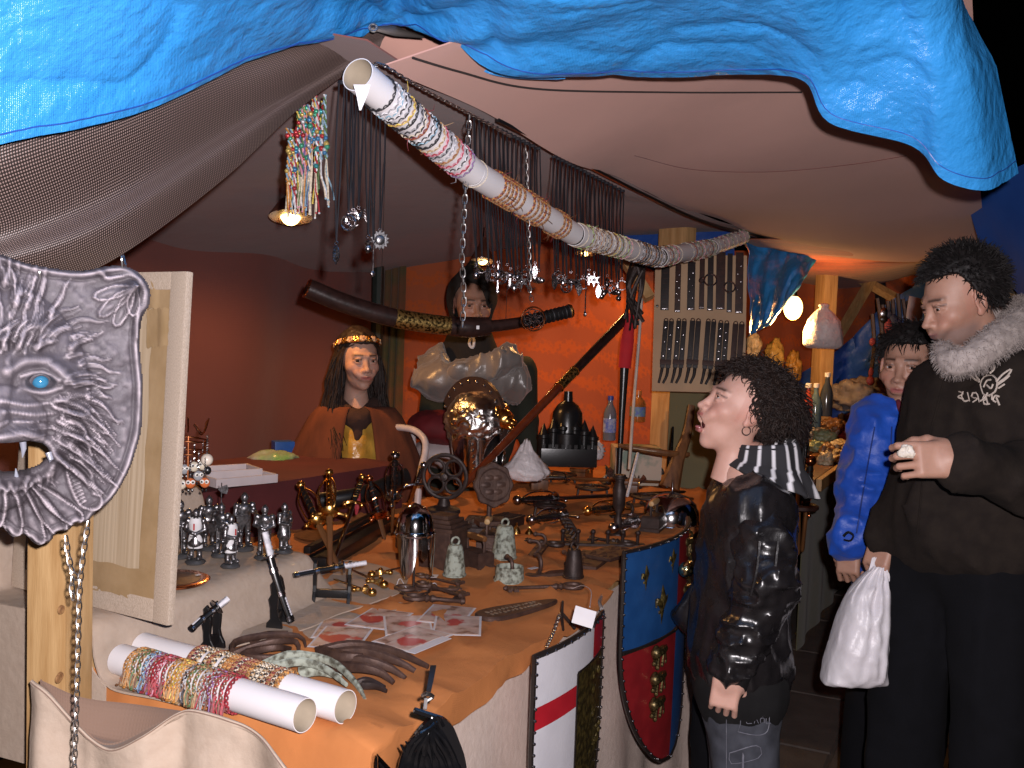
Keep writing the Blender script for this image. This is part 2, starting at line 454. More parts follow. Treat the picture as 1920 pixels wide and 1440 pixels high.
def under(ob, par):
 bpy.context.view_layer.update(); mwi = par.matrix_world.inverted(); mm_ = ob.matrix_world.copy(); ob.parent = par; ob.matrix_parent_inverse = Matrix.Identity(4); ob.matrix_local = mwi @ mm_; return ob
MAT = {}
MAT['canvas'] = cloth_mat('brown_canvas', (.62, .345, .28), (.54, .29, .235), ws=5000, vs=1.5, bump=.12, bs=5, bd=.03)
MAT['canvas_dark'] = cloth_mat('dark_brown_canvas', (.20, .072, .060), (.16, .056, .047), ws=900, vs=1.5, bump=.15, bs=5, bd=.03)
MAT['net'] = cloth_mat('shade_net', (.030, .020, .017), (.022, .015, .013), ws=1500, vs=2, weave=.6, dots=(.34, .24, .215), rough=.42, sheen=0, bump=.1, spec=.9)
MAT['tarp'] = cloth_mat('blue_tarp', (.045, .33, .80), (.03, .28, .70), rough=.24, sheen=0, weave=.5, ws=2600, vs=4, bump=1, bs=30, bd=.009, spec=.8)
MAT['tarp_dark'] = cloth_mat('old_blue_tarp', (.03, .10, .42), (.02, .07, .30), rough=.4, sheen=0, weave=.4, ws=1800, vs=4, bump=.6, bs=12, bd=.02, spec=.5)
MAT['orange'] = cloth_mat('orange_cloth', (.60, .23, .072), (.50, .18, .055), ws=5000, vs=4, bump=.35, bs=9, bd=.014, sheen=0)
MAT['orange_wall'] = cloth_mat('orange_print_cloth', (.43, .108, .042), (.36, .082, .034), ws=1200, vs=2, bump=.2, bs=6, bd=.02, print_=((.50, .105, .026), 2.2, 55))
MAT['tan'] = cloth_mat('tan_cloth', (.50, .395, .31), (.455, .35, .27), ws=5200, vs=46, bump=.5, bs=60, bd=.003, sheen=0)
MAT['front'] = cloth_mat('flash_lightened_tan', (.74, .60, .52), (.68, .54, .46), ws=5200, vs=46, bump=.5, bs=60, bd=.003, sheen=0)  # copy of the tan cloth, lightened: flash brightness put into its colour
MAT['sack'] = cloth_mat('brown_sackcloth', (.25, .16, .115), (.20, .125, .09), ws=1100, vs=4, bump=.3, bs=8, bd=.01)
MAT['olive'] = cloth_mat('olive_cloth', (.15, .14, .075), (.12, .11, .06), ws=900, vs=3)
MAT['drape'] = cloth_mat('striped_drape', (.16, .06, .03), (.05, .07, .03), ws=600, vs=9)
MAT['wood'] = M('pine_wood', (.58, .37, .17), c2=(.42, .24, .095), vs=9, stretch=(7, 7, .7), bump=.25, bs=60, rough=.55, detail=6)
MAT['wood_dark'] = M('stained_wood', (.20, .085, .03), c2=(.10, .04, .015), vs=9, stretch=(6, 6, .8), bump=.2, bs=60, rough=.42)
MAT['black'] = M('black_lacquer', (.012, .011, .012), rough=.28, c2=(.008, .008, .008), bump=.05)
MAT['steel'] = M('polished_steel', (.62, .60, .60), metal=1, rough=.16, r2=.08, c2=(.5, .48, .48), bump=.04, bs=60)
MAT['chain'] = M('galvanised_steel', (.60, .58, .56), metal=1, rough=.32, c2=(.42, .40, .39))
MAT['paving'] = M('paving_stone', (.095, .075, .064), c2=(.065, .05, .043), vs=7, bump=.5, bs=70, rough=.85, bd=.004)
MAT['paving2'] = M('paving_joint_earth', (.07, .055, .045), c2=(.05, .04, .033), vs=20, bump=.5, bs=90, rough=.95)
# ---------------------------------------------------------------- ground
g = G().add(box(80, 80, .2, (0, 20, -.106)))
ground = g.obj('ground', MAT['paving2'], smooth=False); tag(ground, kind='structure')
slab_me = {}
def slab_mesh(k):
 if k not in slab_me:
  r = random.Random(k); pts = [(-.295+r.uniform(-.004, .004), -.195), (.295, -.195+r.uniform(-.003, .003)), (.295+r.uniform(-.003, .003), .195), (-.295, .195)]
  slab_me[k] = G().add(prism(pts, .03, -.03, .006)).mesh('paving_slab', MAT['paving'], smooth=False)
 return slab_me[k]
for j in range(-6, 4):                      # paving beside and in front of the counter, one stone each
 for i in range(-1, 14):
  u = .4+.6*i+(.3 if j % 2 else 0); v = -.25+.4*j
  p = W(u, v, 0)
  d = (p-CAM)@cF
  if d < .8: continue
  x = 960+FPX*((p-CAM)@cR)/d
  if -100 < x < 2200 and v < .4:
   tilt = Matrix.Rotation(random.uniform(-.006, .006), 4, 'X')
   link('paving_slab', slab_mesh((i*7+j) % 5), ground, stall_frm(p+np.array([0, 0, random.uniform(-.003, .002)])) @ tilt)
# ---------------------------------------------------------------- counter, its cloths
cnt = empty('market_counter', stall_frm(W(1.63, .6, 0)), 'long trestle counter of pine boards under orange and tan cloths', 'counter')
for k in range(6):
 vfmesh('board', box(3.24, .196, .028, (0, -.5+.2*k, TZ-.027)), MAT['wood'], cnt, smooth=False)
for x in (-1.35, 0, 1.35):
 for y in (-.42, .42):
  vfmesh('leg', box(.05, .05, TZ-.045, (x, y, (TZ-.045)/2)), MAT['wood'], cnt, smooth=False)
vfmesh('edge_lath', box(3.28, .022, .05, (0, -.622, TZ-.058)), MAT['wood'], cnt, smooth=False)
def wob(p, s, a, seed=0): return vnoise(p, s, seed)*a
# tan skirt along the front: folds that deepen downwards
us = np.linspace(-.02, 3.3, 150); zs = np.linspace(TZ-.012, .02, 40)
A = np.zeros((40, 150, 3))
for i, z in enumerate(zs):
 k = (TZ-z)/TZ
 fold = .030*np.sin(us*9+1.3*np.sin(us*2.1))*k+.012*np.sin(us*23+2)*k**1.5
 for j, u in enumerate(us): A[i, j] = W(u, -.035-.02*k+fold[j]*np.clip(k*3-.25, 0, 1), z)
A += wob(A.reshape(-1, 3), 6, .006).reshape(A.shape[:2])[..., None]*np.array([1, 0, 0])
tag(sheet('front_cloth', A, .004, MAT['front']), 'plain tan cloth hung along the front of the counter down to the paving', 'cloth')
# tan end cloth: swag over the near end of the counter, hung from the post
top = np.array([P(62, 1276, 1.64), P(92, 1296, 1.63), P(150, 1368, 1.62), P(207, 1404, 1.61), P(272, 1378, 1.60), P(330, 1342, 1.60), P(370, 1331, 1.60), P(437, 1350, 1.58), P(488, 1382, 1.55), P(525, 1419, 1.52), P(548, 1452, 1.5)])
mid = top.copy(); mid[:, 2] -= .35; mid[:, 1] -= .02
bot = top.copy(); bot[:, 2] = .03; bot[:, 1] -= .0
bk = np.array([.0, .016, -.002]); B = resurf(np.stack([top+bk*.6+np.array([0, 0, -.010]), top+bk*.3+np.array([0, 0, .001]), top+np.array([0, -.003, -.003]), top*.9+mid*.1, mid, bot]), 44, 90)
ds_ = np.linalg.norm(B-B[10:11], axis=2); B += (.0032*np.sin(ds_*75+.8)*np.exp(-ds_*9)*(np.arange(44) > 12)[:, None])[..., None]*-cF
fx = np.linspace(0, 1, 90); fz = np.linspace(0, 1, 44)
B += (vnoise(B.reshape(-1, 3), 7, 12)*.010+(1-np.abs(vnoise(B.reshape(-1, 3)*np.array([1, 1, .5]), 9, 14)))**4*.010).reshape(44, 90)[..., None]*-cF*np.linspace(.1, 1, 44)[:, None, None]
B[..., 1] -= (.018*np.sin(fx*22)[None, :]*fz[:, None])+.012*np.sin(fz*9)[:, None]*np.exp(-fz*3)[:, None]
ec = empty('end_cloth', B[0, 40], 'tan cloth slung in a swag across the near end of the counter beside the post', 'cloth')
under(sheet('swag', B, .0015, MAT['tan']), ec)
for rr_, r_ in ((14, .0010),): under(vfmesh('hem_stitch', tube(B[rr_]-cF*.0035, r_, 5), MAT['sack']), ec)
# the fold of the same stuff that sags inwards behind the swag
tp = np.array([P(75, 1275, 1.66), P(150, 1308, 1.70), P(250, 1322, 1.73), P(330, 1333, 1.70), P(375, 1335, 1.62)])
lo = np.array([P(75, 1275, 1.645), P(150, 1368, 1.65), P(207, 1402, 1.64), P(300, 1360, 1.63), P(372, 1334, 1.61)])
md = (tp+lo)/2+np.array([0, .0, -.035])
C_ = resurf(np.stack([tp, md, lo]), 24, 50)
C_ += (np.sin(np.linspace(0, 14, 24))[:, None]*np.sin(np.linspace(0, 3.1, 50))[None, :]*.004)[..., None]*np.array([0, 0, 1])
tag(sheet('sagging_cloth', C_, .003, MAT['sack']), 'brown cloth sagging in a pouch between post and white tubes', 'cloth')
# orange cloth over the counter: laid flat with ripples, falling over the near front corner
nu, nv = 150, 70
A = np.zeros((nv, nu, 3)); uu = np.linspace(-.12, 3.28, nu); vv = np.linspace(-.13, 1.22, nv)
for i in range(nv):
 for j in range(nu):
  u, v = uu[j], vv[i]
  hang = 0.0
  lim = .012
  # overhang along the front: long at the near corner, none further along
  want = -.075*np.clip(1.1-u*1.0, 0.0, 1)**.7 if u < 1.1 else 0
  vc = v
  if v < -.02:
   ov = (-.02-v)/.11; vc = -.052; hang = ov*abs(want)*1.05+.0
   if want == 0: vc = -.02+.0*ov; hang = .004*ov
  uc = u; vc -= .03*(v < -.02)
  if u < -.01:
   uc = -.012+(u+.01)*.25; hang = max(hang, (-.01-u)*.9)
  A[i, j] = W(uc, vc, TZ+.006-hang)
q = A.reshape(-1, 3)
rip = (vnoise(q*np.array([1, 1, 0])+5, 7, 3)*.5+.5)**2*.012+np.abs(vnoise(q*np.array([1, 1, 0]), 15, 9))*.004
A[..., 2] += rip.reshape(nv, nu)*.8+((1-np.abs(vnoise(q*np.array([1.5, .7, 0]), 8, 19)))**5*.015).reshape(nv, nu)
A += (np.sin(uu*38+np.sin(uu*11)*2)[None, :]*.006*np.clip((TZ-A[..., 2])/.06, 0, 1))[..., None]*(-SV)
tag(sheet('orange_tablecloth', A, .003, MAT['orange']), 'orange cloth spread over the counter and falling over its near corner', 'tablecloth')
# tan draped riser at the near end: two steps under one cloth
def draped_steps(prof, u0, u1, n=60, fall=.06):
 """prof: (v, z) across the steps; the cloth also falls over the far end"""
 pr = spline(np.array(prof, float)[:, [0, 1]]@np.array([[1, 0, 0], [0, 0, 1.0]]), 70)[:, [0, 2]]
 us_ = np.linspace(u0, u1+fall*2, n); A = np.zeros((len(pr), n, 3))
 for j, u in enumerate(us_):
  for i, (v, z) in enumerate(pr):
   ue = u; zz = z
   if u > u1:
    t = (u-u1)/(fall*2); ue = u1+fall*(.5*t+.45*t*t); zz = TZ+.012+(z-TZ-.012)*(1-t**1.3)
   A[i, j] = W(ue, v, zz)
 return A
prof = [(.30, TZ+.012), (.36, TZ+.012), (.47, TZ+.014), (.505, TZ+.05), (.515, TZ+.10), (.545, TZ+.122), (.66, TZ+.124), (.80, TZ+.124), (.845, TZ+.135), (.86, TZ+.22), (.885, TZ+.258), (1.0, TZ+.26), (1.14, TZ+.258), (1.18, TZ+.12)]
A = draped_steps(prof, -.04, .62, 70, .10)
q = A.reshape(-1, 3); A += (vnoise(q, 9, 4)*.006).reshape(A.shape[:2])[..., None]*np.array([.3, -.6, .7])
tag(sheet('riser_cloth', A, .004, MAT['tan']), 'tan cloth draped over the two steps at the near end of the counter', 'cloth')
ed_ = np.array([[W(-.05-.004*math.sin(k*1.3), v_, z_-.30*t_-.0*k) for k, (v_, z_) in enumerate(prof[2:-1])] for t_ in (0, .35, 1)])
rs = empty('display_riser', stall_frm(W(.28, .84, TZ+.012)), 'stepped box under the tan cloth that carries the little knights', 'riser')
under(sheet('end_drape', resurf(ed_, 14, 40), .003, MAT['tan']), rs)
vfmesh('lower_step', box(.62, .58, .10, (0, 0, .052)), MAT['wood'], rs, smooth=False)
vfmesh('upper_step', box(.60, .25, .13, (0, .165, .168)), MAT['wood'], rs, smooth=False)
# tan runner with the daggers, between riser and orange cloth
edge = [PZ(600, 1045, TZ+.012), PZ(690, 1060, TZ+.012), PZ(770, 1085, TZ+.012), PZ(745, 1120, TZ+.012), PZ(660, 1150, TZ+.012), PZ(575, 1180, TZ+.012), PZ(480, 1200, TZ+.012), PZ(470, 1120, TZ+.012)]
r0 = np.array([PZ(475, 1110, TZ+.016), PZ(560, 1075, TZ+.016), PZ(640, 1052, TZ+.016), PZ(715, 1062, TZ+.016), PZ(768, 1085, TZ+.016)])
r1 = np.array([PZ(470, 1155, TZ+.016), PZ(560, 1130, TZ+.016), PZ(640, 1108, TZ+.016), PZ(705, 1106, TZ+.016), PZ(748, 1114, TZ+.016)])
r2 = np.array([PZ(440, 1215, TZ+.016), PZ(520, 1196, TZ+.016), PZ(585, 1176, TZ+.016), PZ(640, 1152, TZ+.016), PZ(690, 1136, TZ+.016)])
A = resurf(np.stack([r0, r1, r2]), 24, 40); A[..., 2] += vnoise(A.reshape(-1, 3), 12, 8).reshape(A.shape[:2])*.003
A[..., 2] = np.maximum(A[..., 2], TZ+.0145)
tag(sheet('tan_runner', A, .003, MAT['tan']), 'flat tan cloth under the daggers and sword stands on the orange cloth', 'cloth')
# ---------------------------------------------------------------- posts
def post(name, p, sx, sy, h, label, yaw=0, mat='wood', z0=0, lean=0):
 o = empty(name, stall_frm((p[0], p[1], z0), yaw), label, 'post')
 g = G(); n = 14
 v, f = box(sx, sy, h, (0, 0, h/2), .006); g.add((v, f)); g.obj('shaft', MAT[mat], o)
 return o
pl = P(112, 1310, 1.80)
post_near = post('wooden_post', (pl[0], pl[1]), .078, .075, 1.95, 'knotty pine post at the near end of the counter behind the lion plaque', yaw=14)
kn = M('pine_knot', (.36, .19, .075), c2=(.22, .10, .04), vs=60)
for px, py in ((88, 1270), (108, 1268), (84, 1140)):
 q = P(px, py, 1.74); mloc = post_near.matrix_world.inverted() @ Vector(q)
 mk = Matrix.Translation(Vector((mloc.x, -.0375, mloc.z))) @ Matrix.Rotation(R_(90), 4, 'X')
 vfmesh('knot', lathe([(.008, -.002), (.0075, .0004), (.0055, .0012), (.003, .0002), (1e-5, .0005)], 12), kn, post_near, mk)
pf = PZ(1225, 905, TZ)
post_far = post('wooden_post', W(3.13, .42), .16, .07, 2.05, 'wide pine post at the far end of the stall behind the strap board', yaw=68)
# ---------------------------------------------------------------- tent: walls, roof, awning, net, tarp
def ptsPV(v, L): return np.array([PV(a, b, v) for a, b in L])
inner = [W(u, .12, z) for u, z in ((.30, 2.08), (.7, 2.045), (1.2, 1.985), (1.8, 1.925), (2.5, 1.90), (3.25, 1.895))]
INN = ptsPV(.12, [(705, 112), (880, 208), (1050, 292), (1200, 368), (1330, 425), (1468, 460)])
farx = np.array([PU(1468, 460, uvz(INN[-1])[0]), PU(1560, 468, 3.2), PU(1650, 468, 3.15), PU(1760, 458, 3.1), PU(1852, 438, 3.0)])
Fd = [uvz(p) for p in farx]
rows = []
for k, vv_ in enumerate((.12, -.15, -.40, -.63, -.83)):
 row = []
 for i, p in enumerate(INN):
  u, v, z = uvz(p); t = i/(len(INN)-1)
  zf = np.interp(vv_, [Fd[-1][1], Fd[2][1], Fd[0][1]], [Fd[-1][2], Fd[2][2]-.0, Fd[0][2]])
  z0 = z*(1-t)+0*t
  lift = (0, .15, .27, .37, .46)[k]
  tt = np.clip((u-.75)/2.4, 0, 1)
  row.append(W(u+(.02, .24, .30, .30, .34)[k]*(1-t), vv_, (z+lift)*(1-tt)+zf*tt))
 rows.append(row)
A = resurf(np.array(rows), 50, 90)
s_ = np.linspace(0, 1, 50)[:, None]; t_ = np.linspace(0, 1, 90)[None, :]
A[..., 2] += .012*np.sin(s_*9+t_*3)*np.clip(t_*2, 0, 1)*(1-s_*.3)+vnoise(A.reshape(-1, 3), 2.3, 2).reshape(50, 90)*.018
awn = empty('canvas_awning', W(1.7, -.4, 1.9), 'brown canvas awning stretched out over the front of the stall', 'awning')
awc = under(sheet('canvas', A, .003, MAT['canvas']), awn)
gs_ = resurf(np.array([[P(630, 60, 2.10), P(735, 30, 2.18), P(905, 80, 2.32)], [P(650, 84, 2.11), P(745, 75, 2.2), P(905, 130, 2.34)], [P(690, 108, 2.12), P(765, 125, 2.22), P(905, 185, 2.36)]]), 10, 14)
under(sheet('corner_gusset', gs_, .002, MAT['canvas']), awn)
rope_m = M('dark_rope', (.03, .022, .02), rough=.9)
# roof behind the front beam
rows = []
for vv_, dz in ((.12, .0), (.5, .0), (1.0, -.03), (1.5, -.10), (2.02, -.22)):
 rows.append([W(uvz(p)[0]-(.5 if i == 0 else 0)*(vv_/2), vv_, p[2]+.03+dz+(.06*(1-i/5.)) * (vv_ > .3)) for i, p in enumerate(INN)])
A = resurf(np.array(rows), 30, 40); A[..., 2] += vnoise(A.reshape(-1, 3), 2.5, 5).reshape(30, 40)*.02
tag(sheet('canvas_roof', A, .003, MAT['canvas_dark']), 'dark brown canvas roof sloping back over the inside of the stall', 'roof')
bm_ = [p+np.array([0, 0, .012]) for p in INN]
bp = spline(bm_, 30)[4:]
fb = vfmesh('front_beam', tube(bp, .006, 5), MAT['black'], smooth=False); tag(fb, 'dark wooden beam along the stall front under the canvas', 'beam')
# back wall (v = 2) and far wall (u = 3.25)
def wall_grid(fn, nr, nc): return np.array([[fn(i/(nr-1), j/(nc-1)) for j in range(nc)] for i in range(nr)])
A = wall_grid(lambda a, b: W(-1.0+4.3*b, 2.0+.04*math.sin(b*15)*(.4+a*.6)+.02*math.sin(b*40+a*3), 2.25-2.2*a), 30, 90)
A += vnoise(A.reshape(-1, 3), 1.8, 11).reshape(30, 90)[..., None]*np.array([.02, -.03, 0])
tag(sheet('back_canvas', A, .003, MAT['canvas_dark']), 'dark reddish brown canvas closing the back of the stall', 'tent wall')
zt = lambda v: float(np.interp(v, [.2, .45, .6, .9, 1.3, 1.95], [uvz(PU(1212, 560, 3.25))[2], uvz(PU(1190, 528, 3.25))[2], uvz(PU(1120, 500, 3.25))[2], uvz(PU(1000, 458, 3.25))[2], uvz(PU(880, 446, 3.25))[2], uvz(PU(730, 440, 3.25))[2]]))
def ow(a, b):
 v = .16+1.8*b; zt_ = zt(v); return W(3.25+.03*math.sin(b*17+a*2)*(.3+a)-.012*math.sin(b*47)*a, v, zt_+(.03-zt_)*a)
A = wall_grid(ow, 40, 90); A += vnoise(A.reshape(-1, 3), 2.2, 21).reshape(40, 90)[..., None]*(SU*.03)
tag(sheet('orange_backcloth', A, .003, MAT['orange_wall']), 'orange cloth with a faint red scroll print at the far end of the stall', 'tent wall')
A = wall_grid(lambda a, b: W(3.36+.05*math.sin(b*9+a*4), .22+1.85*b, 2.02-.9*a), 24, 50)
A += vnoise(A.reshape(-1, 3), 7, 31).reshape(24, 50)[..., None]*(SU*.035)
tag(sheet('blue_backing_tarp', A, .002, MAT['tarp_dark']), 'crumpled blue tarp showing above the orange cloth behind the pendants', 'tarp')
pc = PV(707, 700, 1.88)
tag(vfmesh('corner_pole', tube([(pc[0], pc[1], 0), (pc[0]-.01, pc[1], 2.0)], .03, 8), M('dark_green_pole', (.018, .03, .026), rough=.5)), 'dark green pole in the back corner between brown and orange cloth', 'pole')
def dr(a, b):
 p = PU(722+40*b, 450, 3.16); u, v, z = uvz(p); return W(3.17-.05*abs(math.sin(b*9.5))*(.4+a*.6), v+.0*a, 1.93-1.9*a)
A = wall_grid(dr, 30, 40)
tag(sheet('striped_drape', A, .004, MAT['drape']), 'narrow green and rust drape bunched beside the corner pole', 'drape')
# shade net gable on the near side
netA = np.array([[P(-160, 300, 1.5), P(0, 240, 1.55), P(240, 170, 1.72), P(460, 90, 1.90), P(620, 60, 2.02), P(735, 40, 2.12)],
                 [P(-160, 420, 1.50), P(0, 380, 1.56), P(220, 290, 1.70), P(430, 190, 1.88), P(590, 120, 2.0), P(725, 62, 2.11)],
                 [P(-160, 520, 1.55), P(0, 480, 1.60), P(205, 400, 1.72), P(420, 260, 1.90), P(575, 160, 2.02), P(715, 80, 2.10)],
                 [P(-160, 600, 1.60), P(0, 556, 1.66), P(200, 490, 1.76), P(415, 338, 1.93), P(562, 203, 2.04), P(708, 96, 2.10)]])
A = resurf(netA, 40, 80); s_ = np.linspace(0, 1, 40)[:, None]; t_ = np.linspace(0, 1, 80)[None, :]
A += ((.034*np.sin(s_*9.5+.6-t_*1.2)*(1-t_**3)))[..., None]*cF*-1
tag(sheet('shade_net', A, .002, MAT['net']), 'dark brown shade net hanging in folds below the blue tarp', 'shade net')
# blue tarp overhead
cols = [
 [(-170, 318, 1.36), (-150, 120, 1.30), (-120, -60, 1.22), (-100, -360, 1.05)],
 [(0, 275, 1.42), (0, 120, 1.36), (0, -40, 1.28), (0, -360, 1.08)],
 [(260, 214, 1.58), (260, 100, 1.50), (260, -40, 1.38), (260, -360, 1.12)],
 [(480, 117, 1.79), (470, 40, 1.66), (450, -50, 1.50), (430, -360, 1.15)],
 [(640, 82, 1.95), (620, 32, 1.82), (600, -50, 1.62), (560, -360, 1.2)],
 [(725, 50, 2.04), (722, 15, 1.92), (712, -50, 1.70), (700, -360, 1.22)],
 [(800, 62, 2.08), (815, 20, 1.95), (830, -50, 1.72), (840, -360, 1.24)],
 [(900, 118, 2.10), (920, 40, 1.92), (930, -50, 1.70), (950, -360, 1.25)],
 [(1000, 142, 2.12), (1020, 50, 1.92), (1040, -50, 1.70), (1060, -360, 1.25)],
 [(1250, 150, 2.16), (1250, 50, 1.94), (1250, -50, 1.72), (1250, -360, 1.25)],
 [(1400, 143, 2.14), (1410, 50, 1.93), (1420, -50, 1.72), (1420, -360, 1.25)],
 [(1505, 154, 2.06), (1520, 60, 1.90), (1540, -50, 1.72), (1540, -360, 1.25)],
 [(1556, 232, 2.02), (1590, 100, 1.88), (1610, -40, 1.72), (1620, -360, 1.25)],
 [(1712, 276, 2.02), (1700, 120, 1.88), (1690, -20, 1.74), (1680, -360, 1.28)],
 [(1768, 338, 2.02), (1760, 150, 1.88), (1740, -10, 1.76), (1720, -360, 1.3)],
 [(1850, 357, 2.04), (1830, 170, 1.92), (1790, 0, 1.82), (1740, -340, 1.4)],
 [(1910, 326, 2.12), (1868, 130, 2.02), (1806, 0, 1.92), (1752, -300, 1.5)]]
for j in range(6, 12):
 cols[j] = [(a, b, c-(.10 if j < 9 else .07)) for a, b, c in cols[j]]
net = np.array([[P(*cols[j][i]) for j in range(len(cols))] for i in range(4)])
# resample columns evenly along the far edge
d = np.r_[0, np.cumsum(np.linalg.norm(np.diff(net[0], axis=0), axis=1))];
nA = 70; nB = 190
t = np.linspace(0, d[-1], nB)
B = np.stack([spline(net[i], 400) for i in range(4)])
def by(q):   # sample each row at the same control parameter
 out = []
 for i in range(4):
  o = []
  for s in t:
   k = np.clip(np.searchsorted(d, s, side='right')-1, 0, len(d)-2); o.append(k+(s-d[k])/(d[k+1]-d[k]))
  m = len(net[i]); qq = np.concatenate([[2*net[i][0]-net[i][1]], net[i], [2*net[i][-1]-net[i][-2]]]); o = np.array(o); ii = np.clip(o.astype(int), 0, m-2); f = (o-ii)[:, None]
  a, b, c, e = qq[ii], qq[ii+1], qq[ii+2], qq[ii+3]
  out.append(.5*((2*b)+(-a+c)*f+(2*a-5*b+4*c-e)*f*f+(-a+3*b-3*c+e)*f**3))
 return np.stack(out)
B = by(net)
A = np.stack([spline_u(B[:, j], nA) for j in range(nB)], 1)
q = A.reshape(-1, 3)
cr = 1-np.abs(vnoise(q*np.array([1, 1.6, 1]), 4.2, 41)); cr2 = 1-np.abs(vnoise(q, 9, 43)); cr3 = 1-np.abs(vnoise(q*np.array([2.2, 1, 1]), 13, 47))
A[..., 2] += ((cr**9)*.016+(cr2**8)*.007+cr3**7*.003+vnoise(q, 2.2, 44)*.010).reshape(nA, nB)*np.clip(np.linspace(0, 7, nA), .25, 1)[:, None]
# folds gathered to the knot where the tarp is tied to the corner
kn_ = P(728, 45, 2.03); dv = A-kn_; dist = np.linalg.norm(dv, axis=2); ang = np.arctan2(dv[..., 1], dv[..., 0])
A[..., 2] += np.sin(ang*13)*.016*np.exp(-dist*2.6)*np.clip(dist*6, 0, 1)
tarp = empty('blue_tarp', kn_, 'bright blue plastic tarp stretched overhead across the stall front', 'tarp')
under(sheet('tarp_sheet', A, .0007, MAT['tarp']), tarp)
under(vfmesh('hem_seam', tube(A[3]-np.array([0, 0, .0012]), .0012, 4), MAT['tarp_dark']), tarp)
# folded-under flap and grommets
fl_ = np.array([[P(868, 88, 2.10), P(930, 118, 2.11), P(1000, 140, 2.12), P(1060, 146, 2.12)], [P(868, 92, 2.115), P(905, 132, 2.125), P(960, 145, 2.13), P(1045, 148, 2.13)]])
under(sheet('hem_flap', resurf(fl_, 6, 24), .002, MAT['tarp']), tarp)
for px, py, dd in ((872, 93, 2.08), (700, 52, 1.97)):
 under(vfmesh('grommet', torus(.007, .0025, 14, 6), MAT['chain'], m=cam_frm(P(px, py, dd), 0, 90)), tarp)
tag(vfmesh('canopy_spike', tube([P(690, 52, 2.0), P(740, 58, 2.02), P(795, 70, 2.06)], [.003, .010, .002], 6, flat=.4), M('grey_iron', (.16, .14, .13), metal=.9, rough=.5)), 'flat dark metal spike through the knot of the blue tarp', 'spike')
# dark blue side tarp beyond the man, and pale wood there
A = resurf(np.array([[P(1800, 330, 3.9), P(1860, 330, 3.7), P(1990, 280, 3.4)], [P(1832, 430, 3.9), P(1880, 430, 3.75), P(2000, 430, 3.4)], [P(1855, 500, 3.9), P(1915, 560, 3.8), P(2010, 700, 3.4)]]), 20, 20)
A += vnoise(A.reshape(-1, 3), 5, 61).reshape(20, 20)[..., None]*np.array([0, .03, 0])
tag(sheet('side_tarp', A, .002, cloth_mat('matte_blue_tarp', (.025, .09, .36), (.018, .065, .27), rough=.8, sheen=0, weave=.1, ws=1800, vs=4, bump=.2, spec=.1)), 'blue tarp corner sagging at the far end of the awning above the wooden post', 'tarp')
pe = P(1872, 800, 4.3)
post('wooden_post', (pe[0], pe[1]), .09, .07, 1.97, 'pale post behind the tall man in the fur collar', yaw=-20)
pe = P(1925, 800, 4.6)
tag(vfmesh('grey_board', box(.14, .02, 1.9, (0, 0, .95)), M('weathered_board', (.26, .21, .16), c2=(.18, .14, .11)), m=stall_frm((pe[0], pe[1], 0), -30), smooth=False), 'weathered grey board standing behind the pale post', 'board')
# ================================================================ goods on the counter
MAT['iron'] = M('brown_cast_iron', (.105, .058, .042), c2=(.06, .032, .025), rough=.55, metal=.35, bump=.5, bs=140, vs=40)
MAT['iron_dk'] = M('dark_cast_iron', (.05, .032, .028), c2=(.03, .02, .018), rough=.5, metal=.4, bump=.5, bs=120, vs=40)
MAT['verd'] = M('verdigris_iron', (.36, .39, .32), c2=(.09, .085, .06), rough=.75, bump=.8, bs=110, vs=75, vlo=.34, vhi=.56)
MAT['pewter'] = M('pewter', (.34, .33, .34), c2=(.12, .115, .12), metal=.9, rough=.34, bump=.35, bs=260, bd=.001, vs=150)
MAT['gold'] = M('gilt_metal', (.86, .52, .16), c2=(.55, .28, .07), metal=1, rough=.25, bump=.4, bs=220, bd=.001, vs=90)
MAT['copper'] = M('copper', (.72, .28, .12), c2=(.45, .15, .06), metal=1, rough=.22)
MAT['silver'] = M('old_silver', (.55, .52, .53), c2=(.14, .12, .13), metal=1, rough=.24, bump=.5, bs=200, bd=.001, vs=110)
MAT['blade'] = M('blade_steel', (.55, .52, .5), metal=1, rough=.14)
MAT['card'] = M('white_cardboard', (.82, .79, .80), c2=(.76, .73, .74), rough=.6, vs=6)
MAT['kraft'] = M('tube_inside', (.46, .38, .28), rough=.8)
MAT['white'] = M('white_cord', (.78, .76, .78), c2=(.55, .53, .56), rough=.7, vs=90)
MAT['tagp'] = M('price_tag_card', (.66, .64, .65), rough=.7, c2=(.6, .58, .6))
MAT['whitefab'] = M('white_tabard', (.82, .80, .80), rough=.7)
TT = TZ+.014
def stand_at(px, py, z=TT, yaw=0.0): return stall_frm(PZ(px, py, z), yaw)
def cam_at(px, py, z=TT, yaw=0.0): return cam_frm(PZ(px, py, z), yaw)
# ---------------------------------------------------------------- paper tubes and what is wound on them
def paper_tube(A, B, r, label, name='paper_tube'):
 A = np.array(A); B = np.array(B); Lg = np.linalg.norm(B-A)
 o = empty(name, frm(A, x=[0, 0, 1], z=B-A) if abs(nrm(B-A)[2]) < .9 else frm(A, x=[1, 0, 0], z=B-A), label, 'tube')
 n = 30; t = .0016
 pr = [(r, 0)]+[(r, Lg*i/20) for i in range(1, 21)]+[(r-t, Lg)]
 v, f = lathe([(r-t, 0)]+pr+[(r-t, Lg-.0005)], n); f = [q for q in f if len(q) == 4]
 v = v+vnoise(v, 30, 3)[:, None]*np.c_[v[:, :2]*.02, v[:, 2:]*0]
 g = G().add((v, f)).add(([*lathe([(r-t, Lg-.0005), (r-t, .0)], n)[0]], [q for q in lathe([(r-t, Lg-.0005), (r-t, 0)], n)[1] if len(q) == 4]), mi=1)
 g.obj('cardboard', [MAT['card'], MAT['kraft']], o)
 return o, Lg
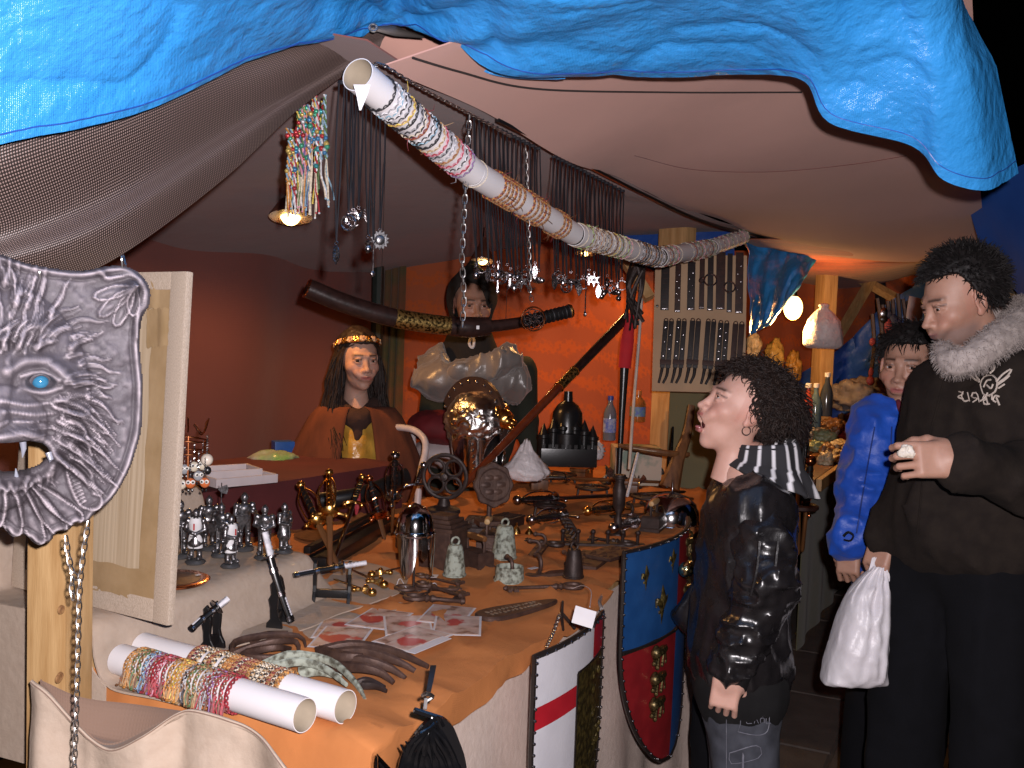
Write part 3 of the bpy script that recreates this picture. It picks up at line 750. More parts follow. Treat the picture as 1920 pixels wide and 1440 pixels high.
def braid(R, wd, nst=3, turns=16, th=.0016, n=60, tilt=0.0, seed=0):
 """strands plaited into a band round the z axis: list of paths"""
 a = np.arange(n*2)*2*math.pi/(n*2); out = []
 for s in range(nst):
  ph = 2*math.pi*s/nst
  z = wd*.5*np.sin(a*turns+ph)+tilt*np.sin(a+seed); rr = R+th*(1+.8*np.cos(2*(a*turns+ph)))
  out.append(np.stack([rr*np.cos(a), rr*np.sin(a), z], 1))
 return out
CORD = {k: M(k+'_cord', c, c2=tuple(x*.55 for x in c), rough=.6, vs=200) for k, c in dict(
 red=(.42, .035, .05), maroon=(.22, .03, .04), orange=(.62, .27, .06), tan=(.45, .27, .12), brown=(.20, .085, .035), black=(.02, .018, .022),
 cream=(.72, .62, .48), green=(.12, .20, .08), blue=(.13, .21, .36), sky=(.28, .45, .56), purple=(.25, .12, .32), yellow=(.75, .55, .10), grey=(.35, .34, .36), pink=(.70, .30, .38), white=(.75, .73, .75), lime=(.45, .62, .25), rust=(.36, .13, .05), navy=(.03, .035, .08)).items()}
def wound_bracelet(par_m, z, R, wd, cols, label, group, turns=16, th=.0016, tilt=0.0, seed=0, n=36, tails=None):
 g = G(); mats = [CORD[c] for c in cols]
 for i, p in enumerate(braid(R, wd, len(cols), turns, th, n, tilt, seed)): g.add(tube(p, th, 4, closed=True), mi=i)
 if tails: g_t(g, R, tails, len(cols), seed)
 o = g.obj('bracelet', mats, None, par_m @ Matrix.Translation((0, 0, z)))
 return tag(o, label, 'bracelet', group)
def g_t(g, R, tails, nc, seed):
 r = random.Random(seed)
 for k in range(tails['n']):
  a = tails['a']+r.uniform(-.35, .35); L = r.uniform(*tails['L']); s = r.uniform(-.25, .35)
  d = np.array([math.cos(a), math.sin(a), 0]); dn = np.array(tails['down'])
  p0 = d*(R+.003); pts = [p0, p0+d*.006+dn*L*.35+np.array([0, 0, s*L*.3]), p0+d*.004+dn*L*.75+np.array([0, 0, s*L*.7]), p0+d*.002+dn*L+np.array([0, 0, s*L])]
  pts = np.array(pts)
  if 'floor' in tails:
   fl_ = tails['floor']
   h = pts@np.array(fl_[0]); lo = fl_[1]+.0025
   pts += np.maximum(lo-h, 0)[:, None]*np.array(fl_[0])
  q = spline(pts, 9); g.add(tube(q, .0015, 4), mi=k % nc); g.add(ball(.0028, 6, 4, q[-1]), mi=k % nc)
rt = .0285
t1, L1 = paper_tube(PZ(572, 1341, TT+.005+rt), PZ(226, 1236, TT+.005+rt), rt, 'front white cardboard tube on the counter wound with loose knotted bracelets')
t2, L2 = paper_tube(PZ(648, 1325, TT+.005+rt), PZ(268, 1214, TT+.005+rt), rt, 'rear white cardboard tube on the counter wound with tight plaited bracelets')
names1 = [('red', 'maroon', 'red'), ('maroon', 'red', 'brown'), ('red', 'brown', 'maroon'), ('maroon', 'purple', 'brown'), ('brown', 'maroon', 'grey'), ('grey', 'red', 'brown'), ('tan', 'grey', 'brown'), ('green', 'brown', 'tan'), ('brown', 'green', 'tan'), ('black', 'grey', 'brown'), ('tan', 'orange', 'tan'), ('orange', 'tan', 'yellow'), ('orange', 'yellow', 'tan'), ('tan', 'orange', 'brown'), ('red', 'maroon', 'brown'), ('red', 'maroon', 'pink'), ('maroon', 'red', 'red'), ('red', 'brown', 'maroon'), ('purple', 'maroon', 'grey'), ('blue', 'sky', 'brown'), ('green', 'tan', 'brown'), ('tan', 'brown', 'green'), ('tan', 'orange', 'tan'), ('brown', 'orange', 'tan')]
mi1 = np.array(t1.matrix_world.inverted())[:3, :3]
dn_l = mi1@np.array([.10, -.22, -.97]); up_l = mi1@np.array([0, 0, 1.0]); toc = mi1@nrm(CAM-np.array(t1.matrix_world.translation)-np.array([0, 0, .55]))
aa = math.atan2(toc[1], toc[0])
for i, c in enumerate(names1):
 z = L1*(.335+.55*i/(len(names1)-1))
 wound_bracelet(t1.matrix_world, z, rt+.001, .008, c, f'{c[0]} and {c[1]} knotted cord bracelet on the front tube', 'loose bracelets on the front tube',
                   turns=7+i % 4, th=.0017, tilt=.004, seed=i, n=30, tails=dict(n=4+i % 3, a=aa-.3, L=(.03, .075), down=dn_l, floor=(up_l, -rt)))
pat2 = ['orange', 'cblack', 'rust', 'cblack', 'cream', 'white', 'cream', 'orange', 'rust', 'rust', 'maroon', 'rust', 'tan', 'tan', 'cream', None, 'cream', 'rust', 'cream', None, 'cream', 'maroon', 'rust']
for i, c in enumerate(pat2):
 if c is None: continue
 cs = {'orange': ('orange', 'tan', 'brown'), 'cblack': ('black', 'cream', 'brown'), 'rust': ('rust', 'tan', 'maroon'), 'cream': ('cream', 'black', 'tan'), 'white': ('cream', 'black', 'cream'), 'maroon': ('maroon', 'black', 'cream'), 'tan': ('tan', 'rust', 'orange')}[c]
 wound_bracelet(t2.matrix_world, L2*(.26+.45*i/len(pat2)), rt+.0012, .0088, cs, f'tight {cs[0]} and {cs[1]} plaited bracelet on the rear tube', 'plaited bracelets on the rear tube', turns=15, th=.0021, n=60)
# ---------------------------------------------------------------- little swords
def along(A, B, up=(0, 0, 1)):
 """frame at A with z toward B"""
 d = nrm(np.array(B)-np.array(A)); u = np.array(up, float)
 if abs(d@u) > .95: u = np.array([1.0, 0, 0])
 return frm(A, x=np.cross(u, d), z=d), float(np.linalg.norm(np.array(B)-np.array(A)))
def twist(r, z0, z1, turns, th=.001, n=40):
 z = np.linspace(z0, z1, n); a = np.linspace(0, 2*math.pi*turns, n); return np.stack([r*np.cos(a), r*np.sin(a), z], 1)
def small_katana(A, B, grip_at_b, label, group, r=.0075, grip=.32):
 m, L = along(A, B); o = empty('katana', m, label, 'sword', group)
 def Z(t): return L*(t if grip_at_b else 1-t)
 def part(nm, t0, t1, rr, mat, fl=.75, n=10):
  z = np.linspace(Z(t0), Z(t1), 8); t = np.linspace(t0, t1, 8); p = np.stack([np.sin(t*math.pi)*L*.035, t*0, z], 1)
  return vfmesh(nm, tube(p, rr, n, flat=fl), mat, o)
 part('scabbard', .0, 1-grip, r, MAT['black'])
 part('grip', 1-grip+.015, 1, r*1.02, MAT['white'])
 zz = Z(1-grip+.005); vfmesh('guard', lathe([(r*.8, zz-.0015), (r*2.1, zz-.0012), (r*2.1, zz+.0012), (r*.8, zz+.0015)], 16), MAT['silver'], o, Matrix.Translation((math.sin((1-grip)*math.pi)*L*.035, 0, 0)))
 for t in (.02, .30, .56): part('fitting', t, t+.05, r*1.18, MAT['silver'])
 g = G()
 for k in range(7):                                   # pale lozenges of the cord wrapping
  t = .08+.03*k; g.add(ball(r*.5, 6, 4, (math.sin(t*math.pi)*L*.035, -r*.62, Z(t)), (.9, .5, 1)))
  g.add(ball(r*.5, 6, 4, (math.sin(t*math.pi)*L*.035, r*.62, Z(t)), (.9, .5, 1)))
 g.obj('cord_lozenge', MAT['white'], o)
 g = G()
 for k in range(5):
  t = 1-grip+.05+.05*k; g.add(ball(r*.42, 6, 4, (0, -r*.66, Z(t)), (.9, .5, 1))); g.add(ball(r*.42, 6, 4, (0, r*.66, Z(t)), (.9, .5, 1)))
 g.obj('grip_lozenge', CORD['grey'], o)
 return o
def stand_cheek(h, w=.03, t=.008):
 """curved upright of a black sword stand"""
 pts = [(-w*.6, 0), (w*.6, 0), (w*.55, .012), (w*.28, .022), (w*.30, h*.45), (w*.42, h*.62), (w*.22, h*.72), (w*.30, h*.93), (w*.10, h), (-.1*w, h*.93), (-.28*w, h*.7), (-w*.2, h*.4), (-w*.3, .025), (-w*.55, .012)]
 v, f = prism(pts, t, -t/2, .0015); return v[:, [0, 2, 1]]*np.array([1, -1, 1]), f
def sword_stand(m, h, span, label):
 o = empty('sword_stand', m, label, 'stand', 'black sword stands')
 for s in (-1, 1):
  v, f = stand_cheek(h); v = v[:, [1, 0, 2]]; vfmesh('upright', (v, f), MAT['black'], o, Matrix.Translation((s*span/2, 0, 0)), smooth=False)
 vfmesh('crossbar', box(span, .012, .02, (0, 0, .02), .003), MAT['black'], o)
 return o
p2_ = PZ(622, 1128, TZ+.018)
sword_stand(cam_frm(p2_, -8), .098, .082, 'black stand holding the level katana on the tan runner')
small_katana(P(550, 1079, 2.37), P(687, 1055, 2.43), True, 'black katana with white grip lying level across its stand', 'miniature katanas')
p1_ = PZ(520, 1172, TZ+.018)
sword_stand(cam_frm(p1_, 75), .105, .05, 'black stand holding the steep katana beside the riser')
small_katana(P(547, 1166, 2.20), P(497, 998, 2.21), True, 'black katana with white grip standing steeply in its stand', 'miniature katanas', r=.0085, grip=.27)
p3_ = PZ(398, 1218, TZ+.016)
sword_stand(cam_frm(p3_, 58), .095, .035, 'black stand holding the short katana by the paper tubes')
small_katana(P(358, 1180, 2.0), P(428, 1122, 2.05), True, 'short dark katana slanting away in its stand by the tubes', 'miniature katanas', r=.008, grip=.3)
# ---------------------------------------------------------------- pewter knights
def knight_mesh(kind):
 s = SDF((-.03, -.028, 0), (.03, .028, .125), .0016)
 for x in (-1, 1):
  s.cap((x*.009, 0, .006), (x*.008, .001, .03), .0058, .0055, .002); s.cap((x*.008, .001, .03), (x*.007, 0, .058), .0058, .0078, .002)
  s.ell((x*.008, -.006, .0275), (.005, .004, .005), .002); s.ell((x*.010, -.006, .006), (.0055, .011, .005), .002)
  s.ell((x*.0165, 0, .086), (.0068, .0075, .0072), .002)
 s.ell((0, 0, .074), (.0145, .0095, .019), .004); s.ell((0, -.003, .080), (.013, .009, .011), .003); s.ell((0, 0, .058), (.012, .009, .007), .003)
 s.cap((0, 0, .09), (0, 0, .096), .005, .005, .002); s.ell((0, 0, .1015), (.0078, .0085, .0095), .001); s.cap((0, 0, .107), (0, .001, .1135), .0055, .0012, .003)
 s.box((0, -.0085, .1015), (.005, .002, .0007), .0003, 0, op='sub')
 if kind == 'halberd': arms = [((-.0165, 0, .085), (-.022, -.004, .068), (-.019, -.014, .062)), ((.0165, 0, .085), (.022, -.006, .074), (.021, -.016, .082))]
 elif kind == 'shield': arms = [((-.0165, 0, .085), (-.021, -.004, .068), (-.010, -.015, .064)), ((.0165, 0, .085), (.021, -.006, .07), (.012, -.015, .075))]
 else: arms = [((-.0165, 0, .085), (-.021, -.003, .068), (-.003, -.015, .062)), ((.0165, 0, .085), (.021, -.003, .068), (.003, -.015, .060))]
 for a, b, c in arms: s.cap(a, b, .0052, .0045, .002); s.cap(b, c, .0045, .0038, .002); s.ell(c, .0045, .001)
 if kind == 'tunic':
  s.cap((0, 0, .06), (0, 0, .038), .011, .0165, .004)
 return s.vf()
KM = {k: knight_mesh(k) for k in ('sword', 'halberd', 'shield', 'tunic')}
def knight(px, py, kind, tabard, label, yaw=0, h=1.0):
 o = empty('knight_figurine', cam_frm(PZ(px, py, TZ+.130), yaw), label, 'figurine', 'pewter knights on the riser')
 o.scale = (h, h, h)
 vfmesh('armour', KM[kind], MAT['pewter'], o, Matrix.Translation((0, 0, .007)), angle=180)
 v, f = lathe([(.021, 0), (.0225, .003), (.018, .008), (.006, .009), (1e-4, .0092)], 18); v += vnoise(v, 220, 5)[:, None]*np.array([.0018, .0018, 0])
 vfmesh('base', (v, f), M('dark_pewter', (.16, .16, .165), metal=.7, rough=.5) if 'dark_pewter' not in bpy.data.materials else bpy.data.materials['dark_pewter'], o)
 if kind == 'halberd':
  vfmesh('halberd', G().add(tube([(.021, -.016, .01), (.022, -.016, .145)], .0014, 6)).add(prism([(0, 0), (.012, .004), (.012, .016), (0, .014)], .0014), Matrix.Translation((.022, -.016, .122)) @ Matrix.Rotation(R_(90), 4, 'X')).add(lathe([(.0015, .14), (1e-4, .16)], 6), Matrix.Translation((.022, -.016, 0))) and (np.concatenate([np.zeros((0, 3))]), []) if False else tube([(.021, -.016, .01), (.022, -.016, .15)], [.0014, .0012], 6), MAT['pewter'], o)
  vfmesh('axe_head', (lambda q: (q[0][:, [0, 2, 1]], q[1]))(prism([(.0, 0), (.012, -.003), (.015, .008), (.012, .018), (0, .014), (-.008, .009)], .0016)), MAT['pewter'], o, Matrix.Translation((.022, -.0168, .127)))
 else:
  vfmesh('sword', tube([(.0, -.018, .012), (0, -.0165, .066)], [.0006, .0018], 6, flat=.5), MAT['pewter'], o)
  vfmesh('sword_guard', tube([(-.007, -.0165, .061), (.007, -.0165, .061)], .0012, 5), MAT['pewter'], o)
 if kind == 'shield':
  v, f = prism([(0, 0), (.010, .014), (.0115, .030), (-.0115, .030), (-.010, .014)], .002, 0, .0006); vfmesh('shield', (v[:, [0, 2, 1]]*np.array([1, -1, 1]), f), MAT['pewter'], o, Matrix.Translation((-.012, -.017, .045)), smooth=False)
 if tabard:
  pr = [(.0165, .028), (.0155, .045), (.0125, .060), (.0142, .075), (.0150, .084), (.011, .0925)]
  v, f = lathe(pr, 20); f = [q for q in f if len(q) == 4]; v[:, 1] = v[:, 1]*.78-.002; v[:, 2] += .007
  vfmesh('tabard', (v, f), MAT['whitefab'], o)
  vfmesh('belt', (lambda q: (q[0]*np.array([1, .8, 1]), q[1]))(torus(.0132, .0012, 18, 5)), MAT['black'], o, Matrix.Translation((0, -.002, .066)))
  rd = M('red_paint', (.5, .03, .03)) if 'red_paint' not in bpy.data.materials else bpy.data.materials['red_paint']
  vfmesh('cross', G().add(box(.003, .001, .014)).add(box(.010, .001, .003)).v and box(.003, .0016, .014), rd, o, Matrix.Translation((0, -.0145, .082)))
 return o
knight(337, 1045, 'sword', 0, 'tall helmeted pewter knight standing first beside the fabric panel', 10, 1.12)
knight(391, 1030, 'halberd', 0, 'pewter knight holding up a halberd at the back of the riser', 15, 1.08)
knight(366, 1056, 'tunic', 1, 'white tabard knight with red cross next to the fabric panel', -15, 1.04)
knight(414, 1043, 'shield', 0, 'pewter knight with cloak turned aside between two white tabard knights', -35, 1.05)
knight(457, 1031, 'shield', 0, 'tall pewter knight with small shield behind the second white tabard', 20, 1.16)
knight(432, 1063, 'tunic', 1, 'white tabard knight with dark helmet at the front edge of the riser', 45, .98)
knight(495, 1047, 'sword', 0, 'dark pewter knight half hidden behind the white grip of the steep katana', -10, 1.05)
knight(532, 1036, 'tunic', 0, 'pewter knight in a skirted tunic nearest the gold hilted swords', 50, 1.0)
# copper plate leaning in beside the panel
o = empty('copper_plate', stall_frm(PZ(322, 1092, TZ+.130), 0), 'round copper edged plate lying half behind the fabric panel', 'plate')
vfmesh('rim', lathe([(.055, 0), (.075, .003), (.078, .007), (.072, .010), (.06, .008), (1e-4, .007)], 36), MAT['copper'], o)
vfmesh('dark_centre', lathe([(.058, .0085), (.04, .0105), (1e-4, .0115)], 30), MAT['wood_dark'], o)
vfmesh('price_sticker', box(.012, .007, .0006, (.045, -.03, .0112)), MAT['tagp'], o)
# ---------------------------------------------------------------- bells, irons, keys, rails
def on(m, name, label, cat, group=None): return empty(name, m, label, cat, group)
def bell(px, py, r, h, mat, label, cut=False):
 o = on(stand_at(px, py, TT), 'iron_bell', label, 'bell', 'cast bells on the orange cloth')
 n = 28
 if cut: pr = [(r, 0), (r*.96, h*.5), (r*.90, h), (r*.84, h), (r*.82, h*.5), (1e-4, h*.35)]
 else: pr = [(r, 0), (r*.93, h*.3), (r*.8, h*.65), (r*.66, h*.95), (r*.55, h), (1e-4, h*1.01)]
 v, f = lathe(pr, n); v[:, :2] *= (1+.035*vnoise(v, 70, 2))[:, None]; v[:, 2] += .004*vnoise(v, 45, 6)*(v[:, 2] < .001)
 vfmesh('body', (v, f), mat, o)
 vfmesh('lip', (lambda q: (q[0]+vnoise(q[0], 80)[:, None]*.001, q[1]))(torus(r*.98, .003, 24, 6)), mat, o, Matrix.Translation((0, 0, .004)))
 if not cut:
  vfmesh('ring', torus(.011, .003, 18, 7), mat, o, Matrix.Translation((0, 0, h+.009)) @ Matrix.Rotation(R_(-35), 4, 'Z') @ Matrix.Rotation(R_(90), 4, 'X'))
 return o
bell(852, 1080, .030, .085, MAT['verd'], 'smaller pale verdigris bell in front of the flat iron')
bell(945, 1047, .036, .096, MAT['verd'], 'taller pale verdigris bell with a ring in the middle of the counter')
bell(955, 1091, .040, .042, MAT['verd'], 'low pale verdigris pot with a rough open rim', cut=True)
bell(1075, 1083, .0275, .078, MAT['iron_dk'], 'dark brown iron bell near the counter edge')
def flat_iron(px, py, label, yaw=0, s=1.0, mat='iron', handle='tan'):
 o = on(stand_at(px, py, TT, yaw), 'flat_iron', label, 'iron', 'old flat irons'); o.scale = (s, s, s)
 pts = [(-.055, -.03)]+[(.02+.06*math.sin(a), -.03*math.cos(a)) for a in np.linspace(0, math.pi, 11)]+[(-.055, .03)]
 vfmesh('sole', prism(pts, .012, 0, .003), MAT[mat], o, smooth=False)
 vfmesh('body', prism(np.array(pts)*.93, .035, .012, .006), MAT[mat], o, smooth=False)
 for x in (-.04, .035): vfmesh('handle_post', tube([(x, 0, .045), (x*1.05, 0, .068), (x*.9, 0, .082)], .0045, 7), MAT[mat], o)
 vfmesh('grip', lathe([(1e-4, -.042), (.008, -.04), (.0105, -.012), (.0105, .012), (.008, .04), (1e-4, .042)], 12), MAT['wood'] if handle == 'tan' else MAT['wood_dark'], o, Matrix.Translation((-.002, 0, .084)) @ Matrix.Rotation(R_(90), 4, 'Y'))
 return o
flat_iron(890, 1062, 'brown flat iron behind the smaller verdigris bell', 65, 1.0, handle='dark')
flat_iron(915, 1028, 'brown flat iron with a pale wooden grip behind the taller bell', 20, 1.05)
flat_iron(1225, 992, 'dark flat iron with pale wooden grip under the steel dome helmet', 5, 1.1, 'iron_dk')
def key(px0, py0, px1, py1, label, r=.006, bowr=.022, mat='iron', z=.008):
 A = PZ(px0, py0, TT+z); B = PZ(px1, py1, TT+z); d = nrm(B-A); L = float(np.linalg.norm(B-A))
 o = on(frm(A, x=d, z=ZUP), 'iron_key', label, 'key', 'big iron keys')
 vfmesh('bow', torus(bowr, r*.9, 20, 7, 1.0, .8), MAT[mat], o, Matrix.Translation((bowr, 0, 0)))
 vfmesh('shaft', lathe([(r*1.0, 0), (r*1.5, .006), (r*.9, .012), (r*1.4, .02), (r*.8, .03), (r*.75, L-bowr*2-.012), (r*1.2, L-bowr*2-.008), (r*.7, L-bowr*2)], 10), MAT[mat], o, Matrix.Translation((bowr*2, 0, 0)) @ Matrix.Rotation(R_(90), 4, 'Y'))
 v, f = prism([(0, 0), (.028, 0), (.028, .026), (.019, .026), (.019, .014), (.013, .014), (.013, .026), (0, .026)], .007, -.0035, .0012)
 vfmesh('bit', (v, f), MAT[mat], o, Matrix.Translation((L-.034, .003, 0)), smooth=False)
 return o
key(742, 1102, 866, 1106, 'large iron key lying first behind the printed cards', .0065, .024)
key(760, 1118, 872, 1128, 'large iron key nearest the printed cards', .007, .024, z=.014)
key(785, 1092, 868, 1118, 'iron key crossing two others beside the helmet stand', .006, .02, z=.022)
key(782, 1077, 862, 1096, 'slim iron key between helmet and small bell', .005, .016)
key(1092, 1098, 944, 1103, 'ornate long iron key with the white string tag', .0065, .026)
st = spline([PZ(1072, 1104, TT+.02), P(1092, 1098, 2.52), P(1108, 1108, 2.35), P(1106, 1138, 2.10)], 16)
o = on(Matrix.Translation(Vector(P(1095, 1157, 2.10))), 'price_tag', 'white price tag hanging from a string over the counter edge', 'tag')
bpy.context.view_layer.update()
mi_ = o.matrix_world.inverted()
vfmesh('string', tube([np.array(mi_ @ Vector(p)) for p in st], .0009, 5), MAT['white'], o)
vfmesh('card', box(.044, .0008, .036), MAT['tagp'], o, Matrix.Rotation(R_(12), 4, 'Y') @ Matrix.Rotation(R_(-12), 4, 'Z'), smooth=False)
for nm, px, py, yw in (('small_price_tag', 815, 1080, 20), ('small_price_tag', 1000, 1065, -20), ('small_price_tag', 372, 1008, 0)):
 if px > 400: tag(vfmesh(nm, box(.03, .016, .0008), MAT['tagp'], None, stand_at(px, py, TT+.012, yw)), 'small white paper tag tied to iron ware ' + ('beside the small bell' if px < 900 else 'by the low pot'), 'tag')
st = spline([P(742, 1102, 2.62), P(750, 1085, 2.63), P(765, 1105, 2.6), P(780, 1093, 2.62), P(800, 1100, 2.6), P(815, 1093, 2.6), P(822, 1105, 2.58)], 30)
tag(vfmesh('white_string', tube(st, .0009, 5), MAT['white']), 'loose white string looped over the iron keys', 'string')
def hook_rail(m, L, n, label, ball_r=.008, hook_h=.045, mat='iron', curl=True, yawn=0):
 o = on(m, 'hook_rail', label, 'hook rail', 'iron hook rails')
 v, f = prism([(-L/2, -.012), (-L/2+.02, -.018), (L/2-.02, -.018), (L/2, -.012), (L/2, .012), (L/2-.02, .018), (-L/2+.02, .018), (-L/2, .012)], .008, 0, .002)
 vfmesh('plate', (v, f), MAT[mat], o, smooth=False)
 for k in range(n):
  x = -L/2+L*(k+.5)/n
  p = spline([(x, .0, .006), (x, -.012, hook_h*.55), (x, -.004, hook_h*.95), (x, .02, hook_h)], 9) if curl else np.array([(x, 0, .006), (x, -.004, hook_h)])
  hk = vfmesh('hook', tube(p, [.0055]*(len(p)-1)+[.005], 8), MAT[mat], o)
  vfmesh('knob', ball(ball_r, 10, 7, p[-1]), MAT[mat], hk)
 return o
hook_rail(stand_at(1010, 1080, TT, -38), .26, 3, 'brown iron rail with three curling hooks lying before the dark bell', .007, .055)
hook_rail(stand_at(1010, 1033, TT, 15), .20, 2, 'brown iron rail with two hooks behind the taller bell', .008, .04)
hook_rail(stand_at(1125, 1022, TT, -62), .28, 6, 'iron rail with six round headed pegs along the counter edge', .0085, .042, 'iron_dk', curl=False)
for k, (px, py, a, b, yw) in enumerate([(1105, 1052, .20, .10, 5), (1145, 1040, .16, .10, -12)]):
 v, f = prism([(-a/2, -b/2), (a/2-.02, -b/2), (a/2, -b/2+.02), (a/2, b/2), (-a/2+.015, b/2), (-a/2, b/2-.015)], .009, 0, .002)
 o = on(stand_at(px, py, TT+.010*k, yw), 'iron_plaque', ('rough brown iron plaque lying beside the dark bell', 'second rough iron plaque lapping over the first near the edge')[k], 'plaque', 'iron plaques')
 vfmesh('plate', (v, f), MAT['iron'], o, smooth=False)
 g = G(); rr = random.Random(k)
 for i in range(26): g.add(ball(.008, 6, 4, (rr.uniform(-a*.42, a*.42), rr.uniform(-b*.38, b*.38), .009), (rr.uniform(.6, 1.6), rr.uniform(.6, 1.4), .35)))
 g.obj('relief', MAT['iron'], o)
# leaf shaped iron plate with a raised border of characters
o = on(stand_at(962, 1148, TT, -22), 'leaf_plate', 'pointed leaf shaped iron plate with raised lettering beside the cards', 'plate')
pts = [(.125*math.cos(a)+.02*math.cos(2*a), .038*math.sin(a)*(1-.25*math.cos(a))) for a in np.linspace(0, 2*math.pi, 36, endpoint=False)]
vfmesh('plate', prism(pts, .010, 0, .003), MAT['iron'], o, smooth=False)
gl = G(); rr = random.Random(5)
for y in (-.012, .008):
 for i in range(13): gl.add(box(rr.uniform(.003, .007), rr.uniform(.004, .010), .0025, (-.075+.0125*i, y+rr.uniform(-.002, .002), .011)))
gl.obj('raised_lettering', M('worn_iron', (.30, .22, .16), metal=.4, rough=.5), o, smooth=False)
def prongs(m, paths, mat, name, label, group, r=.008):
 o = on(m, name, label, 'hook', group)
 for p, rr in paths:
  q = spline(p, 12); t = np.linspace(0, 1, 12); vfmesh('prong', tube(q, r*rr*(1-.55*t**2), 8, flat=.7), MAT[mat], o)
 return o
def pz_path(o_m, L, z=.0):
 mi = np.array(o_m.inverted()); out = []
 for px, py, zz in L:
  p = PZ(px, py, TT+zz); out.append(mi[:3, :3]@p+mi[:3, 3])
 return out
m = stand_at(690, 1245, TT)
prongs(m, [(pz_path(m, [(592, 1224, .01), (660, 1210, .022), (740, 1222, .02), (803, 1250, .006)]), 1.25), (pz_path(m, [(600, 1232, .012), (680, 1222, .03), (745, 1240, .022), (778, 1258, .006)]), 1.3),
           (pz_path(m, [(612, 1242, .012), (680, 1238, .03), (730, 1252, .02), (760, 1272, .006)]), 1.2), (pz_path(m, [(628, 1250, .012), (680, 1252, .024), (715, 1262, .018), (738, 1280, .006)]), 1.2),
           (pz_path(m, [(600, 1226, .018), (640, 1232, .03), (680, 1232, .034)]), 1.7)], 'iron', 'iron_claw_hook', 'brown cast iron hook with long tapering prongs near the clip', 'cast iron claw hooks', .010)
m = stand_at(500, 1212, TT)
prongs(m, [(pz_path(m, [(436, 1222, .01), (440, 1205, .018), (490, 1192, .024), (560, 1192, .02), (573, 1212, .006)]), 1.0), (pz_path(m, [(440, 1226, .008), (470, 1214, .02), (520, 1202, .03), (556, 1204, .018), (560, 1222, .006)]), 1.0),
           (pz_path(m, [(455, 1226, .008), (490, 1218, .022), (520, 1214, .026), (545, 1216, .01)]), 1.0), (pz_path(m, [(444, 1222, .006), (470, 1232, .01), (520, 1232, .01), (532, 1218, .012), (500, 1210, .016)]), .9),
           (pz_path(m, [(470, 1200, .012), (500, 1190, .012), (540, 1186, .012)]), 1.0)], 'iron', 'iron_claw_hook', 'brown cast iron hook with scrolled bars behind the rear tube', 'cast iron claw hooks', .009)
m = stand_at(600, 1262, TT)
prongs(m, [(pz_path(m, [(492, 1248, .022), (545, 1228, .03), (620, 1240, .026), (668, 1282, .016), (684, 1312, .006)]), 1.1), (pz_path(m, [(500, 1254, .03), (560, 1240, .035), (610, 1254, .03), (650, 1284, .02)]), 1.1),
           (pz_path(m, [(560, 1262, .012), (600, 1258, .016), (640, 1270, .012)]), 1.3), (pz_path(m, [(520, 1240, .012), (560, 1232, .022), (580, 1230, .018)]), 1.4)], 'verd', 'iron_claw_hook', 'pale verdigris hook with curved prongs resting on the rear tube', 'cast iron claw hooks', .009)
m = stand_at(710, 1290, TT)
prongs(m, [(pz_path(m, [(680, 1285, .008), (705, 1286, .010), (725, 1296, .006)]), 1.0), (pz_path(m, [(672, 1280, .008), (690, 1276, .012), (722, 1288, .008)]), .9)], 'iron_dk', 'iron_claw_hook', 'short dark iron hook lying in front of the long pronged one', 'cast iron claw hooks', .009)
# ---------------------------------------------------------------- printed cards
def print_mat(k):
 m, n, b = new_mat(f'card_print'); L = n.links; N = n.nodes
 tc = N.new('ShaderNodeTexCoord'); mp = N.new('ShaderNodeMapping'); mp.inputs['Location'].default_value = (k*3.1, k*1.7, 0); L.new(tc.outputs['Object'], mp.inputs['Vector'])
 no = N.new('ShaderNodeTexNoise'); no.inputs['Scale'].default_value = 26; no.inputs['Detail'].default_value = 3; L.new(mp.outputs['Vector'], no.inputs['Vector'])
 cr = N.new('ShaderNodeValToRGB'); e = cr.color_ramp.elements
 e[0].position = .30; e[0].color = rgb((.14, .07, .045)); e[1].position = .64; e[1].color = rgb((.64, .50, .42))
 for p_, c_ in ((.40, (.34, .19, .14)), (.46, (.50, .36, .29)), (.55, (.60, .40, .33))): q = e.new(p_); q.color = rgb(c_)
 L.new(no.outputs['Fac'], cr.inputs['Fac'])
 mp2 = N.new('ShaderNodeMapping'); mp2.inputs['Location'].default_value = ((-.020, .0, 0), (.012, -.010, 0), (-.006, .014, 0), (.024, .006, 0))[k]; L.new(tc.outputs['Object'], mp2.inputs['Vector'])
 ln = N.new('ShaderNodeVectorMath'); ln.operation = 'LENGTH'; L.new(mp2.outputs['Vector'], ln.inputs[0])
 ad = N.new('ShaderNodeMath'); ad.operation = 'MULTIPLY_ADD'; L.new(no.outputs['Fac'], ad.inputs[0]); ad.inputs[1].default_value = .13; L.new(ln.outputs['Value'], ad.inputs[2])
 r2 = N.new('ShaderNodeValToRGB'); r2.color_ramp.elements[0].position = (.082, .094, .078, .09)[k]; r2.color_ramp.elements[0].color = (1, 1, 1, 1); r2.color_ramp.elements[1].position = (.092, .106, .086, .10)[k]; r2.color_ramp.elements[1].color = (0, 0, 0, 1)
 L.new(ad.outputs[0], r2.inputs['Fac'])
 mx = N.new('ShaderNodeMix'); mx.data_type = 'RGBA'; L.new(r2.outputs['Color'], mx.inputs[0]); L.new(cr.outputs['Color'], mx.inputs[6]); mx.inputs[7].default_value = rgb((.52, .07, .06))
 L.new(mx.outputs[2], b.inputs['Base Color']); b.inputs['Roughness'].default_value = .28
 return m
PR = [print_mat(k) for k in range(4)]
